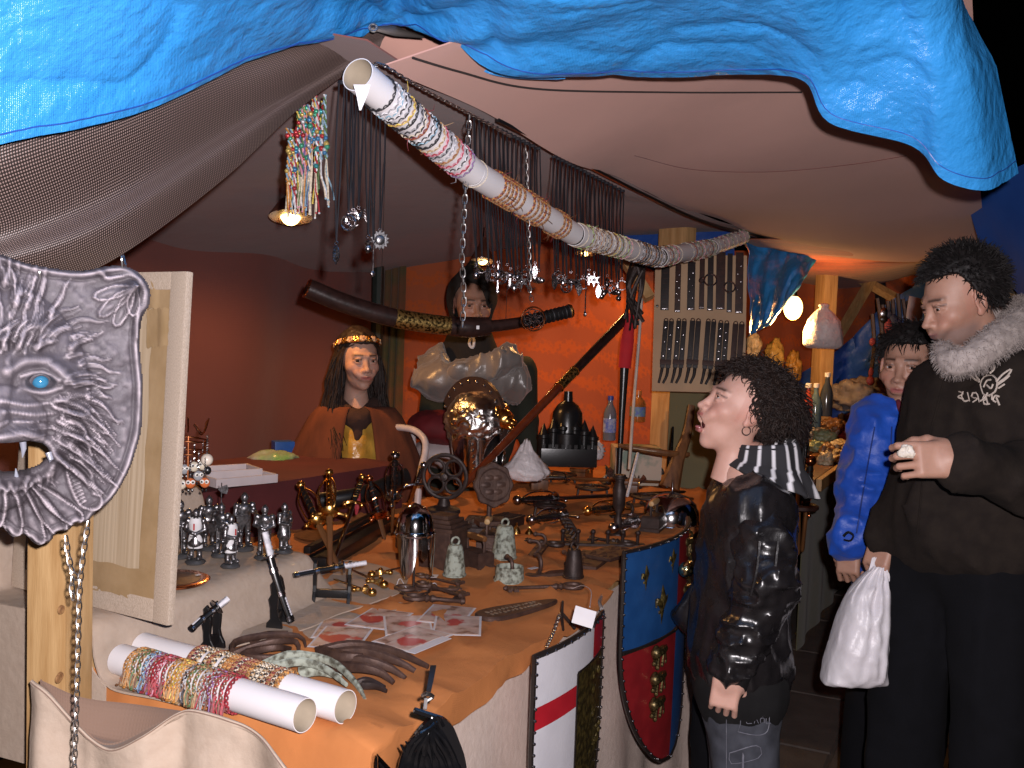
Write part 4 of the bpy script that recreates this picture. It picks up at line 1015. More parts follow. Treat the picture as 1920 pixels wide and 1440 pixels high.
cards = [(640, 1178, 10, 'nearest the steep katana'), (712, 1160, -6, 'under the white string'), (765, 1172, 20, 'on top in the middle of the spread'), (838, 1152, 0, 'lapping under the leaf plate'), (858, 1172, 12, 'below the leaf plate'), (640, 1195, 6, 'in front of the iron scroll hook'), (775, 1196, -22, 'slanting at the front of the spread')]
for k, (px, py, yw, lab) in enumerate(cards):
 o = on(stand_at(px, py, TT+.004+.0016*k, yw+15), 'printed_card', f'glossy picture card with a red figure, {lab}', 'card', 'printed cards spread on the orange cloth')
 vfmesh('print', box(.135, .095, .0008, (0, 0, .0006)), PR[k % 4], o, smooth=False)
 vfmesh('margin', box(.145, .105, .0008, (0, 0, -.0004)), MAT['tagp'], o, smooth=False)
o = on(stand_at(782, 1203, TT+.017, -6), 'printed_card', 'card seen edge on with a white border at the front of the spread', 'card', 'printed cards spread on the orange cloth')
vfmesh('print', box(.118, .06, .0008, (0, .01, .0006)), PR[1], o, smooth=False); vfmesh('margin', box(.126, .085, .0012, (0, 0, -.0008)), MAT['tagp'], o, smooth=False)
# ---------------------------------------------------------------- helmets
o = on(cam_at(775, 1110, TT, 0), 'helmet_stand', 'thin dark wire stand with a ring foot under the cheek plate helmet', 'stand')
vfmesh('foot_ring', torus(.040, .0035, 28, 6), MAT['iron_dk'], o, Matrix.Translation((0, 0, .004)))
vfmesh('foot_bar', tube([(-.04, 0, .004), (.04, 0, .004)], .003, 6), MAT['iron_dk'], o); vfmesh('stem', tube([(0, 0, .004), (0, 0, .15)], .0032, 7), MAT['iron_dk'], o)
ph = np.array(o.matrix_world.translation)+np.array([0, 0, .115])
o = on(cam_frm(ph, 28), 'cheek_plate_helmet', 'small polished steel helmet with long cheek plates on a wire stand', 'helmet')
R0 = .048
v, f = lathe([(R0, .0), (R0*1.0, .012), (R0*1.0, .035), (R0*.96, .06), (R0*.82, .083), (R0*.55, .099), (R0*.2, .107), (1e-4, .108)], 40); f = [q for q in f if len(q) == 4]
vfmesh('skull', (v, f), MAT['steel'], o)
vfmesh('brow_band', lathe([(R0*1.02, .028), (R0*1.06, .031), (R0*1.06, .040), (R0*1.02, .043)], 40), MAT['steel'], o)
vfmesh('crest_ridge', tube([(0, R0*math.cos(a)*1.0, .035+.073*math.sin(a)) for a in np.linspace(0, math.pi, 20)], .0028, 6), MAT['steel'], o)
for s in (-1, 1):
 ang = np.linspace(R_(-90+s*18), R_(-90+s*88), 12); zz = np.linspace(.03, -.072, 14); A = np.zeros((14, 12, 3))
 for i, z in enumerate(zz):
  t = i/13
  for j, a in enumerate(ang):
   k = j/11; a2 = ang[0]+(ang[-1]-ang[0])*(k*(1-.45*t**2)+.22*t**2)
   A[i, j] = (R0*1.03*math.cos(a2)*(1-.1*t), R0*1.03*math.sin(a2)*(1-.05*t), z+.018*t*(2*k-1)**2)
 vf_ = thick(A if s < 0 else A[:, ::-1], -.0016); vfmesh('cheek_plate', vf_, MAT['steel'], o)
v, f = prism([(-.007, 0), (.007, 0), (.009, -.05), (0, -.06), (-.009, -.05)], .002); vfmesh('nasal', (v[:, [0, 2, 1]], f), MAT['steel'], o, Matrix.Translation((0, -R0*1.06, .032)))
g = G()
for k in range(18): a = k*2*math.pi/18; g.add(ball(.0022, 6, 4, (R0*1.07*math.cos(a), R0*1.07*math.sin(a), .0355)))
g.obj('rivet', MAT['steel'], o)
# steel dome
o = on(stand_at(1258, 982, TT, 0), 'dome_helmet', 'round steel dome helmet with a spike resting near the blue shield', 'helmet')
rd_ = .098
v, f = lathe([(rd_, .0), (rd_*1.0, .02), (rd_*.97, .045), (rd_*.85, .072), (rd_*.6, .094), (rd_*.3, .105), (1e-4, .108)], 40); f = [q for q in f if len(q) == 4]
vfmesh('skull', (v, f), MAT['steel'], o)
vfmesh('rim', torus(rd_*1.01, .004, 40, 8), MAT['steel'], o, Matrix.Translation((0, 0, .004)))
for a0 in (0, math.pi/2): vfmesh('strap_band', tube([(rd_*math.cos(a)*math.cos(a0), rd_*math.cos(a)*math.sin(a0), .11*math.sin(a)) for a in np.linspace(0, math.pi, 24)], .003, 5), MAT['iron_dk'], o)
vfmesh('spike', lathe([(.008, .106), (.004, .116), (.0025, .13), (1e-4, .16)], 10), MAT['steel'], o)
# parade helmet with crest, lion mask and open face
o = on(cam_frm(P(893, 884, 3.75), 52), 'parade_helmet', 'gilt and steel parade helmet with a studded crest and lion mask', 'helmet')
HS = SDF((-.16, -.20, -.01), (.16, .20, .30), .005)
HS.ell((0, 0, .185), (.105, .125, .10), .02).cap((0, .01, .03), (0, .0, .18), .088, .105, .03)
hel = HS.D.copy()
HS.ell((0, -.02, .07), (.075, .20, .085), .01, op='sub'); HS.ell((0, -.01, .16), (.092, .11, .088), .004, op='sub'); HS.cap((0, .01, -.05), (0, 0, .16), .074, .09, .004, op='sub')
HS.displace(lambda q: -.0075*np.clip(np.sin(q[:, 0]*95+3*np.sin(q[:, 2]*60))*np.sin(q[:, 2]*80+2*np.sin(q[:, 1]*70)), 0, 1)*(q[:, 2] > .12))
gs = M('gilt_steel', (.80, .78, .76), c2=(.30, .28, .27), metal=1, rough=.3, bump=.7, bs=70, bd=.005, vs=16)
vfmesh('skull', relax(HS.vf(), 1), gs, o, angle=180)
S2 = SDF((-.15, -.17, -.05), (.15, .15, .16), .005)
S2.cap((0, .0, -.02), (0, 0, .13), .09, .107, .02).cap((0, .0, -.06), (0, 0, .13), .080, .098, .004, op='sub'); S2.ell((0, -.14, .07), (.058, .14, .075), .012, op='sub'); S2.box((0, .14, .05), (.2, .09, .2), .01, .004, op='sub')
vfmesh('opening_shade', ball(.078, 20, 12, (0, .0, .10), (1, 1.05, 1.3)), MAT['black'], o)  # black ball standing in for the shade inside the open face
vfmesh('cheek_guard', relax(S2.vf(), 1), MAT['steel'], o, angle=180)
pts = [(.148*math.cos(a)+.02, .172+.172*math.sin(a)) for a in np.linspace(R_(25), R_(200), 22)]+[(.115*math.cos(a)+.005, .150+.085*math.sin(a)) for a in np.linspace(R_(190), R_(15), 18)]
v, f = prism(pts, .022, -.011, .004); v = v[:, [2, 0, 1]]*np.array([1, -1, 1]) if False else np.c_[v[:, 2], v[:, 0], v[:, 1]]
vfmesh('crest', (v, f), M('bronzed_crest', (.16, .11, .095), metal=.8, rough=.4, bump=.4, bs=150), o, smooth=False)
g = G()
for a in np.linspace(R_(20), R_(190), 12):
 for sx in (-1, 1): g.add(ball(.006, 7, 5, (sx*.012, .134*math.cos(a)+.02, .172+.156*math.sin(a))))
g.obj('crest_stud', MAT['silver'], o)
LS = SDF((-.05, -.20, .13), (.05, -.07, .26), .0032)
LS.ell((0, -.115, .20), (.036, .036, .038), .012).ell((0, -.152, .190), (.018, .018, .013), .01).ell((0, -.145, .172), (.015, .016, .008), .008)
for s in (-1, 1): LS.ell((s*.028, -.105, .236), (.011, .008, .012), .006); LS.ell((s*.015, -.140, .212), (.008, .008, .006), .004); LS.ell((s*.014, -.150, .208), .004, .003, op='sub')
for k in range(12):
 a = k*math.pi/6; LS.ell((.038*math.cos(a), -.100, .20+.042*math.sin(a)), (.012, .014, .012), .006)
LS.ell((0, -.16, .181), (.014, .014, .005), .003, op='sub')
vfmesh('lion_mask', LS.vf(), MAT['gold'], o, angle=180)
g = G()
for s in (-1, 1):
 for k in range(6): vfmesh('rivet', ball(.0055, 7, 5, (s*(.098-.002*k), -.052-.002*k+.0*k, .11-.022*k)), MAT['silver'], o)
gg = G()
for s in (-1, 1):                                        # scrolls embossed on the skull
 for (cy, cz, rr, ph_) in ((-.03, .17, .03, 0), (.03, .19, .026, 2), (-.06, .215, .02, 1), (.0, .235, .024, 3)):
  th_ = np.linspace(0, 4.6, 26); r_ = rr*(1-th_/6)
  y = cy+r_*np.cos(th_+ph_); z = cz+r_*np.sin(th_+ph_); k_ = np.clip(1-(y/.125)**2-((z-.185)/.102)**2, .02, 1)
  xx = np.where(z > .18, .106*np.sqrt(k_), .105*np.sqrt(np.clip(1-(y/.12)**2, .05, 1)))
  gg.add(tube(np.stack([s*(xx+.006), y, z], 1), .0050*(1-th_/8), 5))
gg.obj('embossed_scrolls', MAT['gold'], o)['kind'] = 'stuff'
# ---------------------------------------------------------------- grinder, disc, boxes
o = on(cam_at(830, 1062, TT, -30), 'coffee_mill', 'brown cast iron coffee mill with a stepped square top', 'coffee mill')
vfmesh('body', box(.098, .098, .11, (0, 0, .055), .004), MAT['iron'], o)
for k, (s_, z_) in enumerate(((.115, .112), (.100, .122), (.082, .132), (.06, .142))): vfmesh('step', box(s_, s_, .010, (0, 0, z_), .002), MAT['iron'], o)
o = on(cam_frm(P(832, 960, 3.05), -10), 'grinder_wheel', 'dark iron flywheel with four round holes standing on a foot', 'wheel')
vfmesh('rim', torus(.064, .0065, 36, 8), MAT['iron_dk'], o, Matrix.Translation((0, 0, .105)) @ Matrix.Rotation(R_(90), 4, 'X'))
for k in range(4):
 a = math.pi/4+k*math.pi/2; vfmesh('hole_ring', torus(.023, .005, 22, 7), MAT['iron_dk'], o, Matrix.Translation((.036*math.cos(a), 0, .105+.036*math.sin(a))) @ Matrix.Rotation(R_(90), 4, 'X'))
vfmesh('hub', lathe([(.014, -.014), (.016, 0), (.010, .016), (1e-4, .018)], 14), MAT['iron_dk'], o, Matrix.Translation((0, 0, .105)) @ Matrix.Rotation(R_(90), 4, 'X'))
vfmesh('foot', lathe([(.05, 0), (.048, .01), (.02, .02), (.014, .042), (1e-4, .044)], 20), MAT['iron_dk'], o)
o = on(cam_frm(P(918, 985, 3.1), 18), 'round_plaque', 'scalloped brown iron disc tilted up on a short stand', 'plaque')
pts = [((.060+.003*math.cos(8*a))*math.cos(a), (.066+.003*math.cos(8*a))*math.sin(a)) for a in np.linspace(0, 2*math.pi, 64, endpoint=False)]
mm_ = Matrix.Translation((.006, 0, .122)) @ Matrix.Rotation(R_(80), 4, 'X')
vfmesh('disc', prism(pts, .010, 0, .003), MAT['iron'], o, mm_, smooth=False)
vfmesh('inner_ring', torus(.048, .003, 36, 6), MAT['iron'], o, mm_ @ Matrix.Translation((0, 0, .010)))
g = G()
for k in range(6): a = k*math.pi/3; g.add(ball(.016, 8, 5, (.024*math.cos(a), .024*math.sin(a), .009), (1, .6, .25)), Matrix.Rotation(a*0, 4, 'Z'))
g.obj('petal_relief', MAT['iron'], o, mm_)
vfmesh('stem', tube([(0, .01, 0), (0, .008, .07)], .008, 8), MAT['iron'], o); vfmesh('foot', box(.075, .06, .014, (0, .01, .007), .003), MAT['iron'], o)
for k, (px, py, sx, sy, sz, yw, lab) in enumerate([(905, 1003, .15, .11, .05, 20, 'low dark iron casket behind the flat irons'), (950, 985, .10, .08, .035, -5, 'small flat iron box behind the taller bell')]):
 o = on(stand_at(px, py, TT, yw), 'iron_casket', lab, 'box', 'iron caskets'); vfmesh('body', box(sx, sy, sz*.7, (0, 0, sz*.35), .004), MAT['iron_dk'], o); vfmesh('lid', box(sx*1.06, sy*1.06, sz*.25, (0, 0, sz*.84), .005), MAT['iron_dk'], o)
 g = G(); rr = random.Random(k+3)
 for i in range(16): g.add(ball(.009, 6, 4, (rr.uniform(-.45, .45)*sx, rr.uniform(-.45, .45)*sy, sz*.97), (1.2, .8, .4)))
 g.obj('lid_relief', MAT['iron_dk'], o)
for k, (px, py) in enumerate([(968, 1001), (992, 1006)]):
 o = on(stand_at(px, py, TT, 40*k), 'brass_charm', ('brass bell charm behind the taller verdigris bell', 'brass charm lying next to the brass bell')[k], 'charm')
 vfmesh('body', lathe([(.016, 0), (.013, .012), (.008, .02), (.004, .026), (1e-4, .027)], 14), MAT['gold'], o); vfmesh('ring', torus(.005, .0016, 12, 5), MAT['gold'], o, Matrix.Translation((0, 0, .03)) @ Matrix.Rotation(R_(90), 4, 'X'))
# ---------------------------------------------------------------- big swords
def long_sword(A, B, label, hilt='gold', grip=.16, r=.006, guard=.05, group='decorative swords', scab=None, basket=False, grip_m='black'):
 """A: point of the blade, B: pommel"""
 m, L = along(A, B); o = empty('decorative_sword', m, label, 'sword', group)
 g0 = L-grip
 if scab: vfmesh('scabbard', tube([(0, 0, 0), (0, 0, .01), (0, 0, g0)], [r*.5, r*1.2, r*1.5], 8, flat=.6), MAT[scab], o)
 else: vfmesh('blade', tube([(0, 0, 0), (0, 0, g0*.08), (0, 0, g0)], [.0005, r*.9, r*1.2], 6, flat=.35), MAT['blade'], o)
 vfmesh('grip', tube([(0, 0, g0), (0, 0, g0+grip*.5), (0, 0, L-.014)], [r*1.1, r*1.5, r*1.1], 10), MAT[grip_m], o)
 vfmesh('grip_wire', tube(twist(r*1.55, g0+.012, L-.02, 7), .0012, 4), MAT[hilt], o)
 vfmesh('pommel', ball(r*2.1, 12, 8, (0, 0, L-.004), (1, 1, .9)), MAT[hilt], o)
 gp = [(-guard, 0, g0-.010), (-guard*.6, 0, g0-.002), (0, 0, g0), (guard*.6, 0, g0-.002), (guard, 0, g0-.010)]
 vfmesh('crossguard', tube(spline(gp, 12), .0048, 7), MAT[hilt], o)
 for s in (-1, 1): vfmesh('quillon_ball', ball(.0075, 8, 6, (s*guard, 0, g0-.010)), MAT[hilt], o)
 if basket:
  for a in (0, 2.1, 4.2): vfmesh('hilt_bar', tube(spline([(0, 0, L-.01), (.028*math.cos(a), .028*math.sin(a), L-grip*.45), (.026*math.cos(a), .026*math.sin(a), g0+.012), (.006*math.cos(a), .006*math.sin(a), g0-.004)], 12), .0026, 6), MAT[hilt], o)
  vfmesh('cup', lathe([(.006, g0-.014), (.022, g0-.006), (.027, g0+.004)], 16), MAT[hilt], o)
 return o
o = on(stall_frm(PZ(668, 1025, TT), 14), 'sword_rack', 'long low black rack that the gilt hilted swords stand in', 'rack')
vfmesh('bar', box(.62, .06, .035, (0, 0, .0175), .005), MAT['black'], o); vfmesh('rail', box(.60, .02, .02, (0, .03, .05), .004), MAT['black'], o)
def onz(px, py, z=TT+.03): return PZ(px, py, z)
long_sword(onz(632, 1058), P(563, 908, 2.92), 'gilt sword with a spiral black grip leaning toward the knights', 'gold', .15, .0065, .036, scab='wood_dark', basket=True)
long_sword(onz(619, 1062), P(617, 884, 2.90), 'upright sword with a bright gold figured hilt', 'gold', .14, .006, .045, scab='wood_dark', grip_m='gold', basket=True)
long_sword(onz(627, 1052), P(680, 893, 2.95), 'bare silver blade with a small gold hilt leaning away from the knights', 'gold', .09, .0055, .025)
long_sword(onz(722, 1012), P(692, 895, 3.10), 'sword with a copper basket hilt and red tassel', 'copper', .12, .006, .03, scab='wood_dark', basket=True)
long_sword(onz(735, 1000), P(741, 852, 3.05), 'dark scabbard with a silver cup hilt rising behind the cheek plate helmet', 'silver', .14, .007, .04, scab='wood_dark', basket=True)
long_sword(onz(752, 985), P(795, 870, 3.05), 'thin silver rapier leaning on the flywheel', 'silver', .10, .005, .035)
tag(vfmesh('red_tassel', tube(spline([P(672, 925, 2.98), P(670, 945, 2.97), P(668, 965, 2.97)], 6), [.006, .010, .003], 8), CORD['red']), 'small red tassel tied below a gold sword hilt', 'tassel')
# daggers on the runner
def dagger(a, b, label, hilt):
 A = PZ(a[0], a[1], TZ+.028); B = PZ(b[0], b[1], TZ+.028); return long_sword(A, B, label, hilt, .045, .0055, .018, 'daggers on the tan runner', grip_m='wood_dark')
dagger((655, 1066), (722, 1097), 'dagger with a fat gold pommel on the tan runner', 'gold')
dagger((625, 1085), (700, 1112), 'thin dagger with a gold and green hilt nearest the level katana stand', 'gold')
dagger((760, 1062), (695, 1078), 'short dagger with a gold guard by the helmet on the runner', 'gold')
# swords lying across the far half of the counter
for k, (a, b, hl, lab) in enumerate([((1260, 905), (985, 893), 'silver', 'rearmost lying sword with an ornate silver hilt'), ((1285, 922), (968, 938), 'silver', 'lying sword with a dark cup hilt in the middle of the row'), ((1190, 945), (995, 975), 'silver', 'front lying sword with a looped silver hilt'), ((1300, 935), (1100, 958), 'gold', 'lying sword with a gilt hilt beside the pegs'), ((1270, 948), (1150, 990), 'silver', 'lying sword pointing to the steel dome')]):
 long_sword(PZ(*a, TT+.02), PZ(*b, TT+.03), lab, hl, .17, .009, .055, 'swords lying on the far half of the counter', scab='wood_dark' if k != 1 else 'black', basket=True)
# black scabbard and boxes along the back edge
def bar_pts(L, n=16): return spline(np.array([P(*q) for q in L]), n)
tag(vfmesh('long_scabbard', tube(bar_pts([(600, 942, 3.3), (680, 928, 3.35), (765, 893, 3.45)]), .030, 10, flat=.6), MAT['black']), 'long black lacquered scabbard lying behind the gilt swords', 'scabbard')
o = on(stall_frm(PZ(520, 968, TZ+.012), 10), 'black_case', 'shiny black lacquered case behind the knights', 'case')
vfmesh('case_body', box(.26, .12, .08, (0, .05, .075), .012), MAT['black'], o); vfmesh('case_base', box(.28, .14, .035, (0, .05, .0175), .004), M('dark_red_cloth', (.10, .02, .02), rough=.9), o)
o = on(stall_frm(PZ(600, 1010, TZ+.012), 0), 'wooden_plate', 'dark turned wooden plate lying between knights and swords', 'plate')
vfmesh('plate', lathe([(.06, 0), (.075, .008), (.08, .012), (.07, .012), (1e-4, .008)], 30), MAT['wood_dark'], o)
# more iron ware crowding the far half
hook_rail(stand_at(1068, 1006, TT, 30), .18, 3, 'iron rail with three hooks lying between the brass charms and the pegs', .008, .045, 'iron_dk')
hook_rail(stand_at(1195, 968, TT, -40), .22, 4, 'iron rail with four hooks beside the steel dome', .008, .045, 'iron_dk')
key(1055, 1022, 985, 1012, 'dark iron key pointing at the brass charms', .007, .026, 'iron_dk')
key(1190, 1020, 1105, 1008, 'dark iron key lying across the pegged rail', .007, .026, 'iron_dk')
for k, (px, py, lab) in enumerate([(1030, 965, 'round iron trivet between the lying sword hilts'), (1110, 930, 'round iron trivet behind the pegged rail'), (1055, 905, 'round iron trivet in front of the black castle'), (1215, 948, 'round iron trivet left of the steel dome')]):
 o = on(stand_at(px, py, TT), 'iron_trivet', lab, 'trivet', 'iron trivets'); R0 = .055+.008*(k % 2)
 vfmesh('ring', torus(R0, .006, 26, 6), MAT['iron_dk'], o, Matrix.Translation((0, 0, .035)))
 for a in (.4, 2.5, 4.6):
  vfmesh('leg', tube([(R0*math.cos(a), R0*math.sin(a), .035), (R0*1.1*math.cos(a), R0*1.1*math.sin(a), 0)], .005, 6), MAT['iron_dk'], o); vfmesh('spoke', tube([(R0*math.cos(a), R0*math.sin(a), .035), (-R0*math.cos(a+.5), -R0*math.sin(a+.5), .035)], .004, 6), MAT['iron_dk'], o)
for k, (px, py, lab) in enumerate([(1090, 900, 'small dark casket in front of the castle ornament'), (1180, 925, 'small dark casket between candlestick and crossbow'), (1010, 915, 'small dark casket behind the sword hilts')]):
 o = on(stand_at(px, py, TT, 15*k), 'wooden_casket', lab, 'box', 'dark caskets'); vfmesh('body', box(.10, .07, .04, (0, 0, .02), .003), MAT['wood_dark'], o); vfmesh('lid', box(.105, .075, .016, (0, 0, .049), .005), MAT['wood_dark'], o); vfmesh('clasp', box(.012, .004, .016, (0, -.038, .042), .001), MAT['gold'], o)
# ================================================================ hanging goods and the near end
# ---------------------------------------------------------------- lion plaque: relief over a shield outline
def lion_plaque():
 px0, py0, dd = -20.0, 760.0, 1.50
 sc_ = dd/FPX
 right = [(0, 470), (70, 492), (150, 500), (205, 488), (240, 487), (268, 503), (284, 530), (283, 562), (270, 590), (266, 640), (273, 720), (272, 800), (262, 850), (243, 905), (215, 950), (185, 975), (172, 990), (150, 990), (140, 1003), (118, 1006), (106, 1024), (80, 1026), (62, 1010), (38, 1008), (22, 992), (0, 990)]
 R = np.array(right, float)
 step = 2.3
 xs = np.arange(-292, 292.1, step); ys = np.arange(462, 1032, step)
 X, Y = np.meshgrid(xs, ys); AX = np.abs(X)
 rs = spline(R, 260)
 # signed distance to the outline (right half, mirrored)
 D = np.full(X.shape, 1e9)
 for a, b in zip(rs[:-1], rs[1:]):
  d = b-a; t = np.clip(((AX-a[0])*d[0]+(Y-a[1])*d[1])/(d@d+1e-9), 0, 1)
  D = np.minimum(D, np.hypot(AX-a[0]-t*d[0], Y-a[1]-t*d[1]))
 poly = rs; ins = np.zeros(X.shape, bool)
 pp = np.concatenate([poly, [[-5, 990], [-5, 470]]])
 j = len(pp)-1
 for i in range(len(pp)):
  c = ((pp[i][1] > Y) != (pp[j][1] > Y)) & (AX < (pp[j][0]-pp[i][0])*(Y-pp[i][1])/(pp[j][1]-pp[i][1]+1e-12)+pp[i][0]); ins ^= c; j = i
 sd = np.where(ins, D, -D)
 H = 16*(1-(AX/300)**2)+0*Y
 q = np.stack([X*.02, Y*.02, X*0], -1)
 H = H+vnoise(q.reshape(-1, 3), 1.6, 3).reshape(X.shape)*3.5+vnoise(q.reshape(-1, 3), 5, 4).reshape(X.shape)*1.6
 H += 7*np.exp(-((sd-9)/4.5)**2)-3*np.exp(-((sd-19)/3)**2)
 def add_ridge(pts, wd, amp, taper=True, mode='add', prof=1.0):
  nonlocal H
  p = spline(np.array(pts, float), max(10, int(len(pts)*7))); n = len(p)
  B = np.zeros(X.shape)
  for k in range(n):
   t = k/(n-1); w_ = wd*((1-.75*t) if taper else 1);
   i0 = np.searchsorted(ys, p[k][1]-2.2*w_); i1 = np.searchsorted(ys, p[k][1]+2.2*w_)
   for sg in (1, -1):
    j0 = np.searchsorted(xs, sg*p[k][0]-2.2*w_); j1 = np.searchsorted(xs, sg*p[k][0]+2.2*w_)
    if i1 <= i0 or j1 <= j0: continue
    r2 = ((X[i0:i1, j0:j1]-sg*p[k][0])**2+(Y[i0:i1, j0:j1]-p[k][1])**2)/w_**2
    B[i0:i1, j0:j1] = np.maximum(B[i0:i1, j0:j1], np.exp(-r2*1.4)*(1-.45*t if taper else 1))
  H = H+amp*B
 def mound(cx, cy, rx, ry, amp, rot=0, pw=.5):
  nonlocal H
  c, s = math.cos(R_(rot)), math.sin(R_(rot)); dx = AX-cx; dy = Y-cy
  u = (dx*c+dy*s)/rx; v = (-dx*s+dy*c)/ry; k = np.clip(1-u*u-v*v, 0, 1)
  H = H+amp*k**pw
 def C(px, py): return (px+20, py)
 mound(0, 740, 175, 215, 58, pw=.8)                     # head
 mound(0, 790, 98, 78, 40, pw=.7); mound(38, 808, 46, 34, 16, pw=.7)     # muzzle, whisker pads
 mound(0, 700, 38, 100, 18, pw=.8); mound(0, 772, 34, 22, 16, pw=.6)     # bridge of the nose, nose
 mound(125, 712, 55, 40, 14, pw=.8); mound(0, 915, 70, 42, 26, pw=.7)    # cheek, chin
 mound(85, 712, 27, 17, -26, pw=.8)                     # eye socket
 for pts, w_, a in (([(30, 690), (62, 672), (100, 676), (128, 702)], 13, 18), ([(52, 700), (85, 692), (115, 708)], 5, 8), ([(50, 722), (85, 730), (120, 722)], 6, 9), ([(20, 742), (70, 752), (130, 745)], 5, 7), ([(25, 760), (80, 770), (150, 768)], 5, 6), ([(30, 672), (50, 640), (62, 610)], 8, 9)):
  add_ridge(pts, w_, a, False)
 add_ridge([(10, 806), (55, 803), (95, 822), (112, 850), (100, 884), (60, 905), (10, 905)], 10, 16, False)    # lips
 rr = random.Random(11)
 for k in range(130):                                   # mane and beard, lock by lock
  th = rr.uniform(-88, 88); a = R_(th); r0 = rr.uniform(.80, 1.35)
  x0 = 128*r0*math.cos(a); y0 = 745+165*r0*math.sin(a)*1.0
  if x0 < 6 or (y0 > 872 and x0 < 150) or math.hypot((x0-85)/40, (y0-712)/32) < 1 or (x0 < 120 and 650 < y0 < 900): continue
  L = rr.uniform(45, 95)*(1.1 if th > 0 else .8); ang = math.atan2(math.sin(a)*1.0, math.cos(a))+rr.uniform(-.3, .3)
  bend = rr.uniform(.5, 1.3)*(1 if th > -50 else -.6); pts = [(x0, y0)]; x, y = x0, y0
  for s_ in range(4):
   x += L/4*math.cos(ang); y += L/4*math.sin(ang); ang += bend*.33*(1 if s_ < 2 else -1.2); pts.append((min(x, 262), min(y, 985)))
  add_ridge(pts, rr.uniform(5, 9.5), rr.uniform(5, 9))
  for o_ in (-3.4, 3.2): add_ridge([(p_[0]+o_*.7, p_[1]+o_) for p_ in pts], 2.3, rr.uniform(2.5, 5))
 for k in range(26):                                    # big locks streaming from the cheek
  t = k/25; x0 = 118+rr.uniform(-14, 22); y0 = 735+130*t; L = rr.uniform(90, 125)*(1-.35*abs(t-.5))
  pts = [(x0, y0), (x0+L*.3, y0+L*(.06+.25*t)), (x0+L*.62, y0+L*(.22+.42*t)), (min(x0+L*.92, 250), y0+L*(.62+.30*t))]
  add_ridge(pts, rr.uniform(7, 10), rr.uniform(6, 9))
  for o_ in (-4, 0, 4): add_ridge([(p_[0]+o_*.5, p_[1]+o_) for p_ in pts], 2.2, rr.uniform(3, 6))
 for k in range(26):
  x0 = rr.uniform(8, 110); y0 = 893+rr.uniform(0, 10)-.1*x0; L = rr.uniform(16, 30)
  add_ridge([(x0, y0), (x0+rr.uniform(-5, 8), y0+L*.5), (x0+rr.uniform(-9, 12), y0+L)], rr.uniform(4, 7), rr.uniform(5, 8))
 for k in range(22):                                    # forehead tuft
  x0 = rr.uniform(3, 85); y0 = rr.uniform(628, 660); L = rr.uniform(25, 55); add_ridge([(x0, y0), (x0+L*.18, y0-L*.5), (x0+L*.55, y0-L*.85)], rr.uniform(4, 7), rr.uniform(6, 11))
 for k in range(18):                                    # whisker creases
  t = k/17; add_ridge([(30+55*t, 792+rr.uniform(-16, 24)), (70+60*t, 800+rr.uniform(-18, 26))], 2.2, rr.uniform(-4, 4), False)
 for k, (tx, ty) in enumerate([(6, 984), (42, 1000), (84, 1018), (122, 1002), (152, 984)]):     # shell at the bottom
  bx, by = 20+15*k, 905+3*abs(k-2); n_ = np.array([tx-bx, ty-by]); n_ = n_/np.linalg.norm(n_); pr = np.array([-n_[1], n_[0]])
  mound((bx+tx)/2+4, (by+ty)/2+6, math.hypot(tx-bx, ty-by)*.56, 17, 17, math.degrees(math.atan2(n_[1], n_[0])), .6)
  for s_ in (-1, 1): add_ridge([(bx+pr[0]*5*s_, by+pr[1]*5*s_), ((bx+tx)/2+pr[0]*14*s_, (by+ty)/2+pr[1]*14*s_), (tx+pr[0]*13*s_, ty+pr[1]*13*s_-4), (tx+n_[0]*8, ty+n_[1]*8)], 3.4, 13, False)
 for tip in ((188, 548), (196, 580), (222, 596), (250, 575)):                                    # shell in the upper corner
  b_ = (252, 526); add_ridge([b_, ((b_[0]+tip[0])/2, (b_[1]+tip[1])/2), tip], 12, 9, False);
  n_ = np.array([tip[0]-b_[0], tip[1]-b_[1]])*1.0; n_ /= np.linalg.norm(n_); pr = np.array([-n_[1], n_[0]])
  for s_ in (-1, 1): add_ridge([b_, ((b_[0]+tip[0])/2+pr[0]*11*s_, (b_[1]+tip[1])/2+pr[1]*11*s_), (tip[0]+pr[0]*8*s_, tip[1]+pr[1]*8*s_), (tip[0]+n_[0]*9, tip[1]+n_[1]*9)], 2.6, 7, False)
 add_ridge([(188, 500), (205, 512), (238, 505), (262, 515), (270, 545), (258, 585), (258, 625)], 6, 10, False)
 add_ridge([(128, 862), (140, 915), (160, 955), (190, 962), (196, 940), (182, 932)], 4, 9, False)
 for k in range(12): add_ridge([(128+2.6*k, 872+7.2*k), (143+2.2*k, 868+7*k)], 2.6, 6, False)
 hole = (((AX-36)/66)**2+((Y-850)/36)**2 < 1) & (Y > 818+.10*AX*0) & (AX < 104)
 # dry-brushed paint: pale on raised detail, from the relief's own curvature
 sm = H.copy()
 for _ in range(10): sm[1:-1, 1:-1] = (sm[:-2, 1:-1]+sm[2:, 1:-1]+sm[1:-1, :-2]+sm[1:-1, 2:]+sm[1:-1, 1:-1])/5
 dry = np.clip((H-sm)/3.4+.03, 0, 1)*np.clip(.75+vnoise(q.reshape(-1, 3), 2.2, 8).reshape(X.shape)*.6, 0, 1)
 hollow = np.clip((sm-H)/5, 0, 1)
 keep = ins & ~hole
 H = np.where(sd < 7, H*np.clip(sd/7, 0, 1)**.5, H)
 vid = np.full(X.shape, -1); vid[keep] = np.arange(keep.sum())
 V = np.c_[X[keep]*sc_, -(H[keep])*sc_-.004, -(Y[keep]-py0)*sc_]
 a, b, c, d = vid[:-1, :-1], vid[:-1, 1:], vid[1:, 1:], vid[1:, :-1]; ok = (a >= 0) & (b >= 0) & (c >= 0) & (d >= 0)
